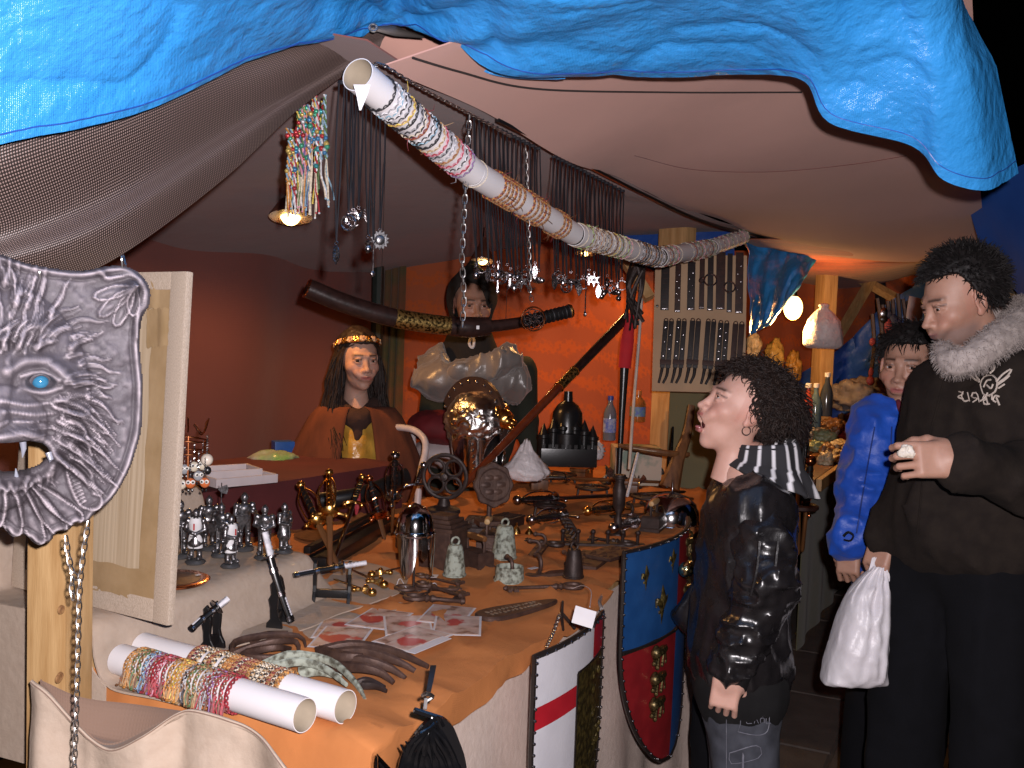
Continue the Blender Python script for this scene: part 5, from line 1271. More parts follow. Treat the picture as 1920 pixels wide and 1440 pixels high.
 F = np.stack([a[ok], d[ok], c[ok], b[ok]], 1)
 # side walls down to a flat back
 E = {}
 for f in F:
  for i in range(4):
   e = (int(f[i]), int(f[(i+1) % 4])); E[e] = 1
 n = len(V); bord = [e for e in E if (e[1], e[0]) not in E]
 bv = sorted({i for e in bord for i in e}); mp = {i: n+k for k, i in enumerate(bv)}
 Vb = V[bv].copy(); Vb[:, 1] = .010
 F = F.tolist()+[(e[1], e[0], mp[e[0]], mp[e[1]]) for e in bord]
 ob_m = cam_frm(P(-20, 760, dd), 0, 0)
 o = empty('lion_plaque', ob_m, 'grey metal shield shaped lion head plaque with pale blue eyes', 'plaque')
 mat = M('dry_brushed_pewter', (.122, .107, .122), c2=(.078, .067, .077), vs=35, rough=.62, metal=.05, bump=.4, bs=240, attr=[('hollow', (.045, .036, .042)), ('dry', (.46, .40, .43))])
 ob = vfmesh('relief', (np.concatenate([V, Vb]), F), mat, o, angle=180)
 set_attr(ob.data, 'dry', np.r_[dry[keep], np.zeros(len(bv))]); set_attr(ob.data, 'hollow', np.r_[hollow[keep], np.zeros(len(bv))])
 eye = M('pale_blue_glass', (.035, .19, .34), rough=.15, c2=(.03, .16, .29), coat=.6); fang = M('bone_fang', (.34, .36, .42), rough=.35, c2=(.2, .2, .25))
 for s in (-1, 1):
  vfmesh('eye', ball(15*sc_, 16, 10, (s*85*sc_, -47*sc_, -(712-py0)*sc_)), eye, o)
  vfmesh('eyelid', tube(spline(np.array([(s*x*sc_, -h*sc_, -(y-py0)*sc_) for x, y, h in ((66, 717, 46), (73, 702, 58), (86, 696, 62), (99, 702, 56), (106, 716, 44))]), 12), 4.0*sc_, 7), mat, o)
  for x, y, L in ((54, 818, 34), (100, 850, 12)): vfmesh('fang', tube([(s*x*sc_, -62*sc_, -(y-6-py0)*sc_), (s*(x+3)*sc_, -66*sc_, -(y+L*.5-py0)*sc_), (s*(x+1)*sc_, -62*sc_, -(y+L-py0)*sc_)], [7*sc_, 5*sc_, .8*sc_], 9), fang, o)
  vfmesh('lower_fang', tube([(s*46*sc_, -55*sc_, -(896-py0)*sc_), (s*44*sc_, -60*sc_, -(872-py0)*sc_)], [6*sc_, .8*sc_], 8), fang, o)
 for px, py in ((65, 512), (210, 480)):
  vfmesh('wire_hook', tube(spline([((px+20)*sc_, -.012, -(py+10-py0)*sc_), ((px+18)*sc_, -.016, -(py-8-py0)*sc_), ((px+22)*sc_, -.004, -(py-14-py0)*sc_), ((px+26)*sc_, -.012, -(py+6-py0)*sc_)], 12), .0016, 6), MAT['chain'], o)
 return o
lion_plaque()
# ---------------------------------------------------------------- chains
def link_me(L, w_, r):
 a = np.linspace(0, 2*math.pi, 14, endpoint=False)
 c = np.stack([np.cos(a)*w_/2, np.zeros(14), np.clip(np.sin(a)*1.25, -1, 1)*L/2], 1)
 return G().add(tube(c, r, 5, closed=True))
_lm = {}
def chain(pts, name, label, L=.013, w_=.008, r=.0013, cat='chain', mat='chain', parent=None):
 p = np.array(pts, float); d = np.r_[0, np.cumsum(np.linalg.norm(np.diff(p, axis=0), axis=1))]; step = L*.78; n = int(d[-1]/step)
 o = parent or empty(name, p[0], label, cat)
 k_ = (L, w_, r, mat)
 if k_ not in _lm: _lm[k_] = link_me(L, w_, r).mesh('link', MAT[mat])
 bpy.context.view_layer.update(); mi = o.matrix_world.inverted()
 for i in range(n):
  s = (i+.5)*step; c = np.array([np.interp(s, d, p[:, k]) for k in range(3)]); c2 = np.array([np.interp(s+step*.5, d, p[:, k]) for k in range(3)]); dr_ = nrm(c2-c) if np.linalg.norm(c2-c) > 1e-6 else np.array([0, 0, -1.])
  x = np.array([1.0, .15, 0]) if i % 2 else np.array([.2, 1.0, 0])
  link('link', _lm[k_], o, mi @ frm(c, x=x, z=dr_))
 return o
chain(spline([P(166, 978, 1.47), P(155, 1050, 1.47), P(149, 1120, 1.47), P(145, 1280, 1.47), P(139, 1450, 1.47)], 40), 'steel_chain', 'long steel chain hanging from the lion plaque past the pine post', .0135, .0068, .00105)
chain(spline([P(124, 1006, 1.475), P(128, 1040, 1.475), P(137, 1075, 1.47), P(149, 1090, 1.468)], 12), 'steel_chain', 'short steel chain looped across to the long chain under the plaque', .0135, .0068, .00105)
chain(spline([P(136, 1082, 1.465), P(135, 1105, 1.465), P(137, 1124, 1.465)], 12), 'steel_chain', 'loose chain end of three links beside the pine post', .0135, .0068, .00105)
# ---------------------------------------------------------------- fabric covered panel behind the plaque
B0, B1, T1, T0 = P(20, 1100, 2.10), P(313, 1188, 1.85), P(349, 522, 1.85), P(20, 512, 2.10)
xd = nrm(B1-B0); Wd = float(np.linalg.norm(B1-B0)); Hd = float(np.linalg.norm(T1-B1)); zd = nrm((T1-B1));
pm = frm(B1, x=-xd, z=zd) if False else frm(B0, z=zd, x=xd)
pn = empty('fabric_panel', pm, 'fabric covered panel standing behind the lion plaque with parcel tape on its back', 'panel')
mhem = M('herringbone_canvas', (.52, .42, .33), c2=(.42, .33, .25), vs=700, vlo=.4, vhi=.6, rough=.85, bump=.5, bs=700, stretch=(1, 1, .45), detail=1)
mpap = M('ribbed_paper', (.56, .44, .30), c2=(.44, .33, .21), vs=130, stretch=(1, .1, .02), rough=.8, bump=.35, bs=160)
mtap = M('brown_parcel_tape', (.42, .29, .16), c2=(.35, .235, .12), vs=14, rough=.22, bump=.35, bs=16, bd=.006)
vfmesh('paper_back', box(Wd-.07, .006, Hd-.07, (Wd/2, .012, Hd/2)), mpap, pn, smooth=False)
hm = .042
for nm, bx in (('hem', box(hm, .016, Hd, (Wd-hm/2, .008, Hd/2), .004)), ('hem', box(hm, .016, Hd, (hm/2, .008, Hd/2), .004)), ('hem', box(Wd-2*hm, .015, hm, (Wd/2, .008, hm/2), .004)), ('hem', box(Wd-2*hm, .015, hm*.8, (Wd/2, .008, Hd-hm*.4), .004))): vfmesh(nm, bx, mhem, pn)
def tape(x0, z0, x1, z1, wd, y, seed):
 a = np.array([x0, z0]); b = np.array([x1, z1]); d = nrm(b-a); nn = np.array([-d[1], d[0]]); A = np.zeros((26, 8, 3))
 for i in range(26):
  for j in range(8):
   q = a+(b-a)*i/25+nn*wd*(j/7-.5); q = q+nn*.002*math.sin(i*1.1+seed)*(1 if j in (0, 7) else .3)
   A[i, j] = (q[0], y-.0015*abs(math.sin(i*.9+j*1.3+seed))-.002*max(0, math.sin(i*.35+seed)), q[1])
 vf = thick(A, .0004); vfmesh('tape_strip', vf, mtap, pn)
tape(Wd-.068, .02, Wd-.064, Hd-.01, .046, .006, 1); tape(.05, .062, Wd-.035, .062, .055, .003, 2); tape(Wd-.10, Hd-.105, Wd-.02, Hd-.10, .07, .002, 3); tape(Wd-.12, Hd-.045, Wd-.03, Hd-.04, .05, .004, 5); tape(.05, .05, .06, Hd*.6, .05, .006, 4)
# ---------------------------------------------------------------- the long bracelet tube under the beam
HT = [(690, 158), (786, 246), (884, 322), (976, 386), (1074, 438), (1165, 474), (1240, 482), (1320, 468), (1392, 444)]
HP = spline(np.array([PV(x, y, .10 if x < 1300 else .12) for x, y in HT]), 900)
def hp(px):
 best = min(range(0), default=0); return HP[int(np.argmin(np.abs(960+FPX*((HP-CAM)@cR)/((HP-CAM)@cF)-px)))]
segs = [(672, 884, 'first hanging paper tube with an open end by the knot of the tarp', .031), (886, 1074, 'second hanging paper tube wound with brown plaited bracelets', .030), (1076, 1232, 'third hanging paper tube above the pendants wound with thin striped bracelets', .031), (1236, 1330, 'fourth hanging paper tube crossing in front of the far post', .0315), (1334, 1400, 'last hanging paper tube vanishing under the awning edge', .029)]
def hp_ext(px):
 if px < 690: return hp(690)+(hp(690)-hp(760))*((690-px)/70)
 return hp(px)
TUBES = []
for a, b, lab, r in segs:
 A, B = hp_ext(a), hp_ext(b); o, L = paper_tube(B, A, r, lab, 'hanging_tube'); TUBES.append((a, b, o, L, r))
A0 = hp_ext(672)                                   # torn flap of card at the open end
vfmesh('torn_flap', thick(np.array([[A0+cR*.000-cU*.032-cF*.02, A0+cR*.028-cU*.030-cF*.02], [A0+cR*.004-cU*.055-cF*.022, A0+cR*.022-cU*.052-cF*.022], [A0+cR*.008-cU*.072-cF*.02, A0+cR*.012-cU*.075-cF*.02]]), .001), MAT['card'], TUBES[0][2], TUBES[0][2].matrix_world.inverted() if False else None) if False else None
vf_ = thick(np.array([[A0-cR*.004-cU*.024-cF*.02, A0+cR*.026-cU*.024-cF*.02], [A0+cR*.002-cU*.045-cF*.024, A0+cR*.021-cU*.042-cF*.022], [A0+cR*.006-cU*.068-cF*.018, A0+cR*.009-cU*.068-cF*.018]]), .001)
bpy.context.view_layer.update()
vfmesh('torn_flap', vf_, MAT['card'], TUBES[0][2], TUBES[0][2].matrix_world.inverted())
def put_on_tube(px, cs, wd, th, label, group, turns=10, seed=0, tilt=0, n=30, spikes=0):
 for a, b, o, L, r in TUBES:
  if a <= px <= b:
   p = hp(px); A = np.array(o.matrix_world.translation); ax = np.array(o.matrix_world.to_3x3())[:, 2]; z = float((p-A)@ax)
   ob = wound_bracelet(o.matrix_world, z, r+.001, wd, cs, label, group, turns, th, tilt, seed, n)
   if spikes:
    rr = random.Random(seed); g = G()
    for k in range(spikes):
     an = rr.uniform(0, 6.28); d = np.array([math.cos(an), math.sin(an), 0]); g.add(tube(np.array([d*(r+.002), d*(r+.012)+np.array([0, 0, rr.uniform(-.01, .01)]), d*(r+.022)+np.array([0, 0, rr.uniform(-.02, .02)])]), [.0011, .0004], 4))
    g.obj('loose_end', CORD[cs[0]], ob)['kind'] = 'stuff'
   return ob
for k, x in enumerate(np.linspace(712, 862, 22)):
 cs = [('black', 'black'), ('white', 'grey'), ('sky', 'white'), ('black', 'white'), ('grey', 'black'), ('yellow', 'tan'), ('black', 'black'), ('black', 'grey'), ('cream', 'black'), ('maroon', 'rust'), ('white', 'black'), ('sky', 'black'), ('black', 'black'), ('tan', 'cream'), ('red', 'pink'), ('black', 'grey'), ('grey', 'white'), ('rust', 'tan'), ('red', 'pink'), ('black', 'white'), ('pink', 'red'), ('grey', 'purple')][k]
 put_on_tube(x, cs, .0055, .0016, f'thin {cs[0]} and {cs[1]} cord bracelet on the first hanging tube' if cs[0] != cs[1] else f'plain {cs[0]} cord bracelet on the first hanging tube', 'cord bracelets on the first hanging tube', 8, k, .002*(k % 3), 30, 2 if k % 4 == 1 else 0)
for k, x in enumerate([924, 931, 938, 945, 952, 960, 978, 986, 994, 1001, 1008, 1037, 1043, 1049]):
 cs = ('brown', 'tan', 'rust') if k % 3 else ('maroon', 'orange', 'brown')
 put_on_tube(x, cs, .0072, .0018, f'brown plaited leather bracelet in the {("large", "middle", "small")[(k > 5)+(k > 10)]} bundle on second hanging tube', 'leather bracelets on the second hanging tube', 13, k, .001, 44, 3)
for k, x in enumerate(np.linspace(1092, 1166, 14)):
 c = ['lime', 'brown', 'white', 'rust', 'cream', 'black', 'tan', 'white', 'brown', 'yellow', 'green', 'cream', 'lime', 'pink'][k]
 put_on_tube(x, (c, 'cream' if k % 2 else 'brown'), .0042, .0014, f'thin {c} striped bracelet low on the third hanging tube', 'striped bracelets on the third hanging tube', 9, k, .002, 28, 2 if k % 5 == 0 else 0)
for k, x in enumerate(np.linspace(1188, 1228, 9)): put_on_tube(x, ('black', ['white', 'rust', 'black', 'tan'][k % 4]), .0045, .0015, f'black and {["white", "rust", "plain black", "tan"][k % 4]} bracelet at the lowest point of hanging tubes', 'dark bracelets on the third hanging tube', 9, k, .001, 26)
for k, x in enumerate(list(np.linspace(1240, 1256, 4))+list(np.linspace(1284, 1326, 9))): put_on_tube(x, (['maroon', 'black', 'green', 'pink', 'grey'][k % 5], 'rust' if k % 2 else 'cream'), .0048, .0015, f'{["maroon", "black", "green", "pink", "grey"][k % 5]} and {"rust" if k % 2 else "cream"} bracelet on the tube before the far post', 'bracelets on the fourth hanging tube', 9, k, .001, 26)
for k, x in enumerate(np.linspace(1338, 1392, 8)): put_on_tube(x, (['grey', 'maroon', 'pink', 'green'][k % 4], 'cream'), .0048, .0015, f'{["grey", "maroon", "pink", "green"][k % 4]} and cream bracelet on the last hanging tube', 'bracelets on the last hanging tube', 9, k, .001, 24)
for px in (888, 1082, 1180, 1262):
 for a, b, o, L, r in TUBES:
  if a <= px <= b:
   p = hp(px); z = float((p-np.array(o.matrix_world.translation))@np.array(o.matrix_world.to_3x3())[:, 2]); vfmesh('rubber_band', torus(r+.0012, .0012, 30, 5), CORD['cream'], o, Matrix.Translation((0, 0, z)) @ Matrix.Rotation(R_(12), 4, 'X'))
chain([P(684, 125, 2.02), P(687, 150, 2.03), P(692, 172, 2.05)], 'steel_chain', 'chain going into the open end of the hanging tube', .014, .008, .0013)
chain(spline([INN[0]+np.array([0, 0, -.012]), PV(715, 120, .10), PV(790, 165, .10), PV(882, 214, .10), PV(960, 258, .10)], 40), 'steel_chain', 'bright steel chain running along the front beam above the hanging tubes', .016, .009, .0014)
# ---------------------------------------------------------------- necklaces
cordb = M('black_waxed_cord', (.012, .011, .016), rough=.7, c2=(.008, .008, .010), spec=.3)
def pend_shape(kind, s):
 g = G(); RX = Matrix.Rotation(R_(90), 4, 'X')
 if kind == 'sun':
  pts = [((.016 if k % 2 else .012)*math.cos(k*math.pi/14), (.016 if k % 2 else .012)*math.sin(k*math.pi/14)) for k in range(28)]; g.add(prism(pts, .0016, -.0008, .0004), RX); g.add(ball(.0085, 12, 8, (0, -.001, 0), (1, .45, 1)))
 elif kind == 'disc':
  g.add(torus(.012, .0016, 20, 5), RX)
  for k in range(3): a = k*2.094; g.add(torus(.0055, .0011, 12, 4), Matrix.Translation((.005*math.cos(a), 0, .005*math.sin(a))) @ RX)
 elif kind == 'cross':
  g.add(box(.0045, .0022, .026, (0, 0, -.004), .0007)).add(box(.017, .0022, .0045, (0, 0, .002), .0007)); g.add(ball(.0032, 8, 5, (0, -.001, .002)))
 elif kind == 'moon':
  a = np.linspace(R_(40), R_(320), 16); g.add(tube(np.stack([.011*np.cos(a), 0*a, .011*np.sin(a)], 1), [.0006, .0028, .0006], 6))
 elif kind == 'spoon':
  g.add(tube([(0, 0, .012), (0, 0, -.02), (0, 0, -.036)], [.0016, .0014, .0018], 6)); g.add(ball(.004, 8, 6, (0, 0, -.038), (1, .6, 1.4)))
 elif kind == 'drop':
  g.add(ball(.0065, 10, 7, (0, 0, -.004), (1, .9, 1.15))).add(lathe([(.0045, .003), (.006, .006), (.003, .009), (1e-4, .012)], 10))
 elif kind == 'star':
  pts = [((.016 if k % 2 else .006)*math.cos(k*math.pi/6), (.016 if k % 2 else .006)*math.sin(k*math.pi/6)) for k in range(12)]; g.add(prism(pts, .002, -.001, .0006), RX); g.add(ball(.004, 8, 5, (0, -.001, 0)))
 elif kind == 'wing':
  for s_ in (-1, 1):
   for k in range(4): g.add(tube(spline([(0, 0, -.004+.003*k), (s_*.008, 0, .002+.004*k), (s_*(.014-.001*k), 0, -.006+.006*k)], 7), [.0016, .0006], 5))
  g.add(ball(.004, 8, 6, (0, -.001, 0), (1, .7, 1.8)))
 elif kind == 'leaf':
  pts = [(0, -.018), (.005, -.010), (.0065, 0), (.004, .009), (0, .014), (-.004, .009), (-.0065, 0), (-.005, -.010)]; g.add(prism(pts, .002, -.001, .0008), RX)
  for k in range(5): g.add(tube([(0, -.0014, -.012+.005*k), (.004, -.0014, -.009+.005*k)], .0006, 4)).add(tube([(0, -.0014, -.012+.005*k), (-.004, -.0014, -.009+.005*k)], .0006, 4))
 elif kind == 'shell':
  g.add(ball(.011, 14, 8, (0, 0, -.004), (1.25, .5, .62)));
  for k in range(5): g.add(tube([(.0, -.006, .002), ((k-2)*.005, -.0055, -.009)], .0007, 4))
 g.add(torus(.0028, .0008, 10, 4), Matrix.Translation((0, 0, .016)) @ RX)
 for i in range(len(g.v)): g.v[i] = g.v[i]*s
 return g
_pm = {}
def necklace(px, ytop, xb, yb, kind, label, group, s=1.0, v=.12, spread=7):
 T = PV(px, ytop, v); B = PV(xb, yb, v); d = float((B-CAM)@cF)
 o = empty('necklace', cam_frm(B, random.uniform(-25, 25)), label, 'necklace', group)
 bpy.context.view_layer.update(); mi = o.matrix_world.inverted()
 k_ = (kind, round(s, 2))
 if k_ not in _pm: _pm[k_] = pend_shape(kind, s).mesh('pendant', MAT['silver'] if kind != 'sun' else MAT['pewter'])
 link('pendant', _pm[k_], o)
 g = G(); sp = spread*d/FPX
 for sg in (-1, 1):
  tp_ = T+cR*sg*sp; bt = B+np.array([0, 0, .018*s]); mid_ = (tp_+bt)/2+cR*sg*sp*.25+SV*random.uniform(-.004, .004)
  q = spline([tp_, mid_, bt], 9); q = np.array([np.array(mi @ Vector(p)) for p in q]); g.add(tube(q, .0017, 4))
 g.add(ball(.0045, 6, 4, np.array(mi @ Vector(T+np.array([0, 0, -.004]))), (2, 1, 1)))
 g.obj('cord', cordb, o)
 return o
left = [(641, 150, 630, 475, 'leaf', 'black cord necklace with a slim leaf pendant hanging lowest by the lamp'), (655, 140, 653, 418, 'disc', 'black cord necklace with a round openwork pendant beside the lamp'), (664, 150, 662, 412, 'moon', 'black cord necklace with a crescent lapping the round pendant'), (676, 150, 672, 408, 'wing', 'black cord necklace with a winged pendant beside the lamp'), (692, 165, 690, 462, 'drop', 'black cord necklace with a beaded drop next to the sun pendant'), (718, 180, 712, 450, 'sun', 'black cord necklace with a large silver sun pendant'), (703, 170, 700, 470, 'spoon', 'black cord necklace with a thin bar pendant next to the sun')]
for a in left: necklace(*a, 'necklaces hanging by the open end of the tube', 1.15 if a[4] != 'sun' else 1.2, .14, 5)
def ylin(x): return float(np.interp(x, [705, 880, 1050, 1200, 1330, 1468], [112, 208, 292, 368, 425, 460]))+4
kinds = ['drop', 'moon', 'leaf', 'disc', 'spoon', 'disc', 'shell', 'cross', 'wing', 'drop', 'star', 'disc', 'moon', 'leaf', 'shell', 'cross', 'drop', 'star', 'spoon', 'wing', 'leaf', 'moon']
grpA = [(884, 893, 512), (893, 903, 500), (902, 915, 512), (911, 925, 515), (920, 934, 508), (929, 940, 520), (938, 950, 512), (946, 957, 520), (955, 964, 540), (963, 970, 516), (971, 978, 528), (980, 986, 515), (989, 996, 532), (998, 1003, 508), (1008, 1010, 522)]
grpB = [(1040, 1040, 528), (1047, 1046, 520), (1054, 1055, 530), (1061, 1062, 538), (1068, 1070, 525), (1075, 1080, 530), (1082, 1086, 540), (1089, 1093, 532), (1096, 1098, 556), (1103, 1104, 520), (1110, 1114, 525), (1117, 1122, 545), (1124, 1128, 552), (1131, 1133, 550), (1138, 1138, 530), (1145, 1146, 540), (1152, 1155, 545), (1160, 1160, 556), (1167, 1166, 535)]
word = dict(drop='beaded drop', moon='crescent', leaf='leaf', disc='openwork disc', spoon='long bar', shell='shell', cross='small cross', wing='winged', star='star', sun='sun')
for k, (xt, xb, yb) in enumerate(grpA):
 kd = kinds[k % len(kinds)]; necklace(xt, ylin(xt), xb, yb, kd, f'cord necklace with silver {word[kd]} pendant before the hooded man', 'necklaces hanging before the hooded man', 1.25, .12, 4)
for k, (xt, xb, yb) in enumerate(grpB):
 kd = kinds[(k*3+2) % len(kinds)]; necklace(xt, ylin(xt), xb, yb, kd, f'cord necklace with silver {word[kd]} pendant left of the strap board', 'necklaces hanging left of the strap board', 1.3, .12, 3)
# long chains among them
c1 = chain([PV(880, 215, .10), PV(866, 480, .10), PV(870, 560, .10), PV(866, 622, .10)], 'silver_chain', 'long silver chain hanging in front of the hooded face', .020, .011, .0014, 'necklace')
o = empty('medallion_necklace', PV(1000, 598, .10), 'large openwork medallion on a chain in front of the level katana', 'necklace')
md = PV(1000, 598, .10); mdl = cam_frm(md, 10); mdl.translation = (0, 0, 0)
vfmesh('medallion', G().add(torus(.030, .0022, 30, 6), Matrix.Rotation(R_(90), 4, 'X')).v[0].tolist() and torus(.029, .0024, 30, 6), MAT['copper'], o, mdl @ Matrix.Rotation(R_(90), 4, 'X'))
g = G()
for k in range(7): a = k*.897; g.add(torus(.0095, .0015, 12, 5), Matrix.Translation((.015*math.cos(a), 0, .015*math.sin(a))) @ Matrix.Rotation(R_(90), 4, 'X'))
g.obj('openwork', MAT['silver'], o, mdl)
chain([PV(985, 275, .10), PV(992, 480, .10), PV(993, 545, .10), PV(999, 570, .10)], '', '', .017, .009, .0012, parent=o)
# ---------------------------------------------------------------- coloured bead strands under the net
bc = ['sky', 'blue', 'green', 'red', 'orange', 'purple', 'yellow', 'cream', 'pink', 'white']
beadm = {k: M(k+'_bead', c, rough=.15, metal=.5, c2=tuple(x*.7 for x in c)) for k, c in dict(green=(.10, .45, .28), blue=(.10, .30, .55), gold=(.7, .5, .15), red=(.55, .06, .07), teal=(.08, .42, .45), silver=(.7, .7, .72)).items()}
rr = random.Random(4)
for k in range(17):
 x = 541+4.4*k; yt = 205-(x-540)*.42+rr.uniform(-6, 12)+38*(k < 4); L1_ = rr.uniform(95, 135); yb = min(yt+L1_+rr.uniform(60, 95), 400)
 dd = 2.10+rr.uniform(-.03, .03); T = P(x, yt, dd); c = bc[(k*3) % 10] if k < 15 else 'sky'; c2_ = bc[(k*3+4) % 10]
 o = empty('beaded_strand', Matrix.Translation(Vector(T)), f'{c} and {c2_} beaded cord strand hanging above the lit lamp', 'beaded strand', 'coloured strands hanging under the shade net')
 f_ = dd/FPX; zb = -L1_*f_; g = G()
 w_ = [(rr.uniform(-3, 3)*f_, rr.uniform(-4, 4)*f_, zb*t) for t in (0, .3, .6, 1)]
 pth = spline(np.array(w_), 22)
 tw = np.linspace(0, 40, 22)
 for ph in (0, math.pi): vfmesh('cord', tube(pth+np.stack([np.cos(tw+ph), np.sin(tw+ph), tw*0], 1)*.0022, .0021, 4), CORD[c if ph == 0 else c2_], o)
 for b_ in range(rr.randint(4, 7)):
  i = rr.randint(1, 19); vfmesh('bead', ball(rr.uniform(.0042, .0062), 8, 6, pth[i]+np.array([rr.uniform(-.003, .003), -.003, 0])), beadm[rr.choice(list(beadm))], o)
 for s_ in range(3):
  e = pth[-1]; L2_ = (yb-yt-L1_)*f_*rr.uniform(.8, 1.1); dx = rr.uniform(-6, 9)*f_+(10*f_ if k > 14 else 0)
  q = spline([e, e+np.array([dx*.2+rr.uniform(-.003, .003), 0, -L2_*.35]), e+np.array([dx*.7, rr.uniform(-.004, .004), -L2_*.7]), e+np.array([dx, 0, -L2_])], 8)
  vfmesh('fringe', tube(q, .0016, 4), CORD[rr.choice([c, c2_, 'cream'])], o)
  vfmesh('fringe_knot', ball(.0024, 6, 4, q[-1]), CORD[rr.choice([c, c2_])], o)
# ---------------------------------------------------------------- key ring carousel on the upper step
kp = P(352, 905, 2.30)
o = empty('key_ring_carousel', cam_frm(kp, 0), 'copper wire carousel carrying owl key rings behind the knights', 'display stand')
f_ = 2.30/FPX
cw = MAT['copper']
vfmesh('stem', tube([(0, 0, 0), (0, 0, 88*f_)], .0022, 6), cw, o)
vfmesh('ring', torus(36*f_, .0019, 30, 6), cw, o, Matrix.Translation((0, 0, 82*f_)) @ Matrix.Rotation(R_(6), 4, 'Y'))
vfmesh('ring', torus(38*f_, .0017, 30, 6), cw, o, Matrix.Translation((0, 0, 58*f_)))
for a, s_ in ((-.6, 1), (.4, 1), (2.6, 1), (1.6, .9), (4.2, 1)):
 ca, sa = math.cos(a), math.sin(a); r_ = 36*f_
 vfmesh('hook_arm', tube(spline([(ca*r_*.3, sa*r_*.3, 110*f_), (ca*r_*.8, sa*r_*.8, 92*f_), (ca*r_*1.1, sa*r_*1.1, 120*f_), (ca*r_*1.0, sa*r_*1.0, 112*f_)], 14), .0017, 5), cw, o)
 vfmesh('hanger', tube(spline([(ca*r_, sa*r_, 82*f_), (ca*r_*.9, sa*r_*.9, 50*f_), (ca*r_*1.15, sa*r_*1.15, 45*f_), (ca*r_*1.1, sa*r_*1.1, 60*f_)], 12), .0014, 5), cw, o)
vfmesh('base', lathe([(.035, 0), (.034, .004), (.006, .008), (1e-4, .009)], 20), cw, o)
owl = [M('orange_enamel', (.62, .16, .05), rough=.25), M('grey_enamel', (.33, .34, .36), rough=.25), M('cream_enamel', (.70, .62, .48), rough=.25)]
eyew = M('white_enamel_eye', (.85, .82, .75), rough=.2)
for k, (px, py, c) in enumerate([(340, 908, 2), (357, 906, 0), (372, 892, 1), (384, 905, 0), (346, 880, 1), (364, 875, 2), (335, 880, 0), (380, 872, 2)]):
 p = P(px, py, 2.26 if py > 890 else 2.3); q = empty('owl_key_ring', cam_frm(p, 12*(k % 3)-10), f'{("orange", "grey", "cream")[c]} owl key ring dangling {("in front", "at the front", "at the side", "near the ball", "inside the ring", "behind the front ones", "against the panel", "under the white ball")[k]} of the copper carousel' if k < 2 else f'{("orange", "grey", "cream")[c]} owl key ring dangling {("in front", "at the front", "at the outer side", "next to the ball", "inside the ring", "behind the front ones", "against the fabric panel", "under the white ball")[k]}', 'key ring', 'owl key rings on the copper carousel')
 vfmesh('body', ball(.011, 12, 8, (0, 0, 0), (1, .6, 1.05)), owl[c], q)
 for s_ in (-1, 1):
  vfmesh('eye', ball(.0048, 10, 6, (s_*.005, -.006, .003), (1, .4, 1)), eyew, q); vfmesh('pupil', ball(.0024, 8, 5, (s_*.005, -.0085, .003), (1, .4, 1)), MAT['black'], q)
  vfmesh('foot', ball(.003, 6, 4, (s_*.004, -.003, -.016), (1, 1, 1.3)), MAT['black'], q)
 vfmesh('hang_chain', tube(twist(.0012, .010, .055, 9, n=40), .0009, 4), MAT['chain'], q)
q = empty('ball_key_ring', cam_frm(P(388, 862, 2.28)), 'cream ball key ring hanging from the rim of the copper carousel', 'key ring')
vfmesh('ball', ball(.0135, 18, 12), M('cream_pearl', (.80, .70, .58), rough=.3), q); vfmesh('hang_chain', tube(twist(.002, .012, .055, 8, n=40), .0011, 4), MAT['chain'], q); vfmesh('tail', ball(.008, 8, 6, (.002, 0, -.024), (1, .8, 1.2)), MAT['black'], q)
# ---------------------------------------------------------------- level katana, leaning staff, spear things
KL = [(576, 540, 2.75), (650, 570, 2.79), (740, 596, 2.84), (840, 611, 2.90), (900, 613, 2.93), (980, 604, 2.98), (1066, 584, 3.03)]
kp_ = spline(np.array([P(*q) for q in KL]), 60); ct = lambda a, b: kp_[int(a*59):int(b*59)+1]
o = empty('large_katana', kp_[0], 'large dark katana hanging level across the hooded man', 'sword')
mi = Matrix.Translation(-Vector(kp_[0]))
lac = M('brown_black_lacquer', (.030, .014, .012), rough=.3, c2=(.016, .008, .007), vs=60, bump=.2, bs=90)
grt = M('engraved_gilt', (.55, .36, .12), c2=(.06, .04, .015), metal=.9, rough=.33, vs=130, vlo=.42, vhi=.55, bump=.6, bs=130, bd=.002)
vfmesh('scabbard', tube(ct(0, .34), [.0265, .026], 14), lac, o, mi)
vfmesh('scabbard_bore', lathe([(.026, -.003), (.0275, .002), (.023, .003), (.019, -.002), (1e-4, -.003)], 20), MAT['copper'], o, frm(kp_[0]-kp_[0], z=-(kp_[3]-kp_[0]), x=[0, 0, 1]))
vfmesh('gilt_sleeve', tube(ct(.33, .54), [.0268, .0268], 14), grt, o, mi)
vfmesh('collar', tube(ct(.54, .69), [.027, .030, .026], 14), lac, o, mi); vfmesh('price_sticker', box(.008, .0012, .010), MAT['tagp'], o, Matrix.Translation(Vector(P(896, 614, 2.885)-kp_[0])))
vfmesh('throat', tube(ct(.69, .83), [.017, .016], 12), lac, o, mi)
vfmesh('grip', tube(ct(.83, 1), [.017, .019], 12), MAT['black'], o, mi)
g = G()
for k in range(18):
 q = kp_[int(round(50+k*.5))];
 g.add(torus(.0185, .0022, 16, 5), mi @ frm(kp_[min(59, int(.83*59+k*.6))], z=kp_[59]-kp_[50], x=[0, 0, 1]))
g.obj('grip_wrap', CORD['black'], o)
vfmesh('pommel', lathe([(.019, 0), (.0215, .004), (.019, .010), (1e-4, .012)], 16), MAT['gold'], o, frm(kp_[-1]-kp_[0], z=kp_[-1]-kp_[-4], x=[0, 0, 1]))
for k, t in ((0, .28), (1, .75)):
 q = kp_[int(t*59)]; vfmesh('hanging_wire', tube([q-kp_[0], q-kp_[0]+np.array([0, .02, .42])], .0008, 4), MAT['chain'], o)
SA, SB = P(868, 912, 3.30), P(1178, 592, 4.05)
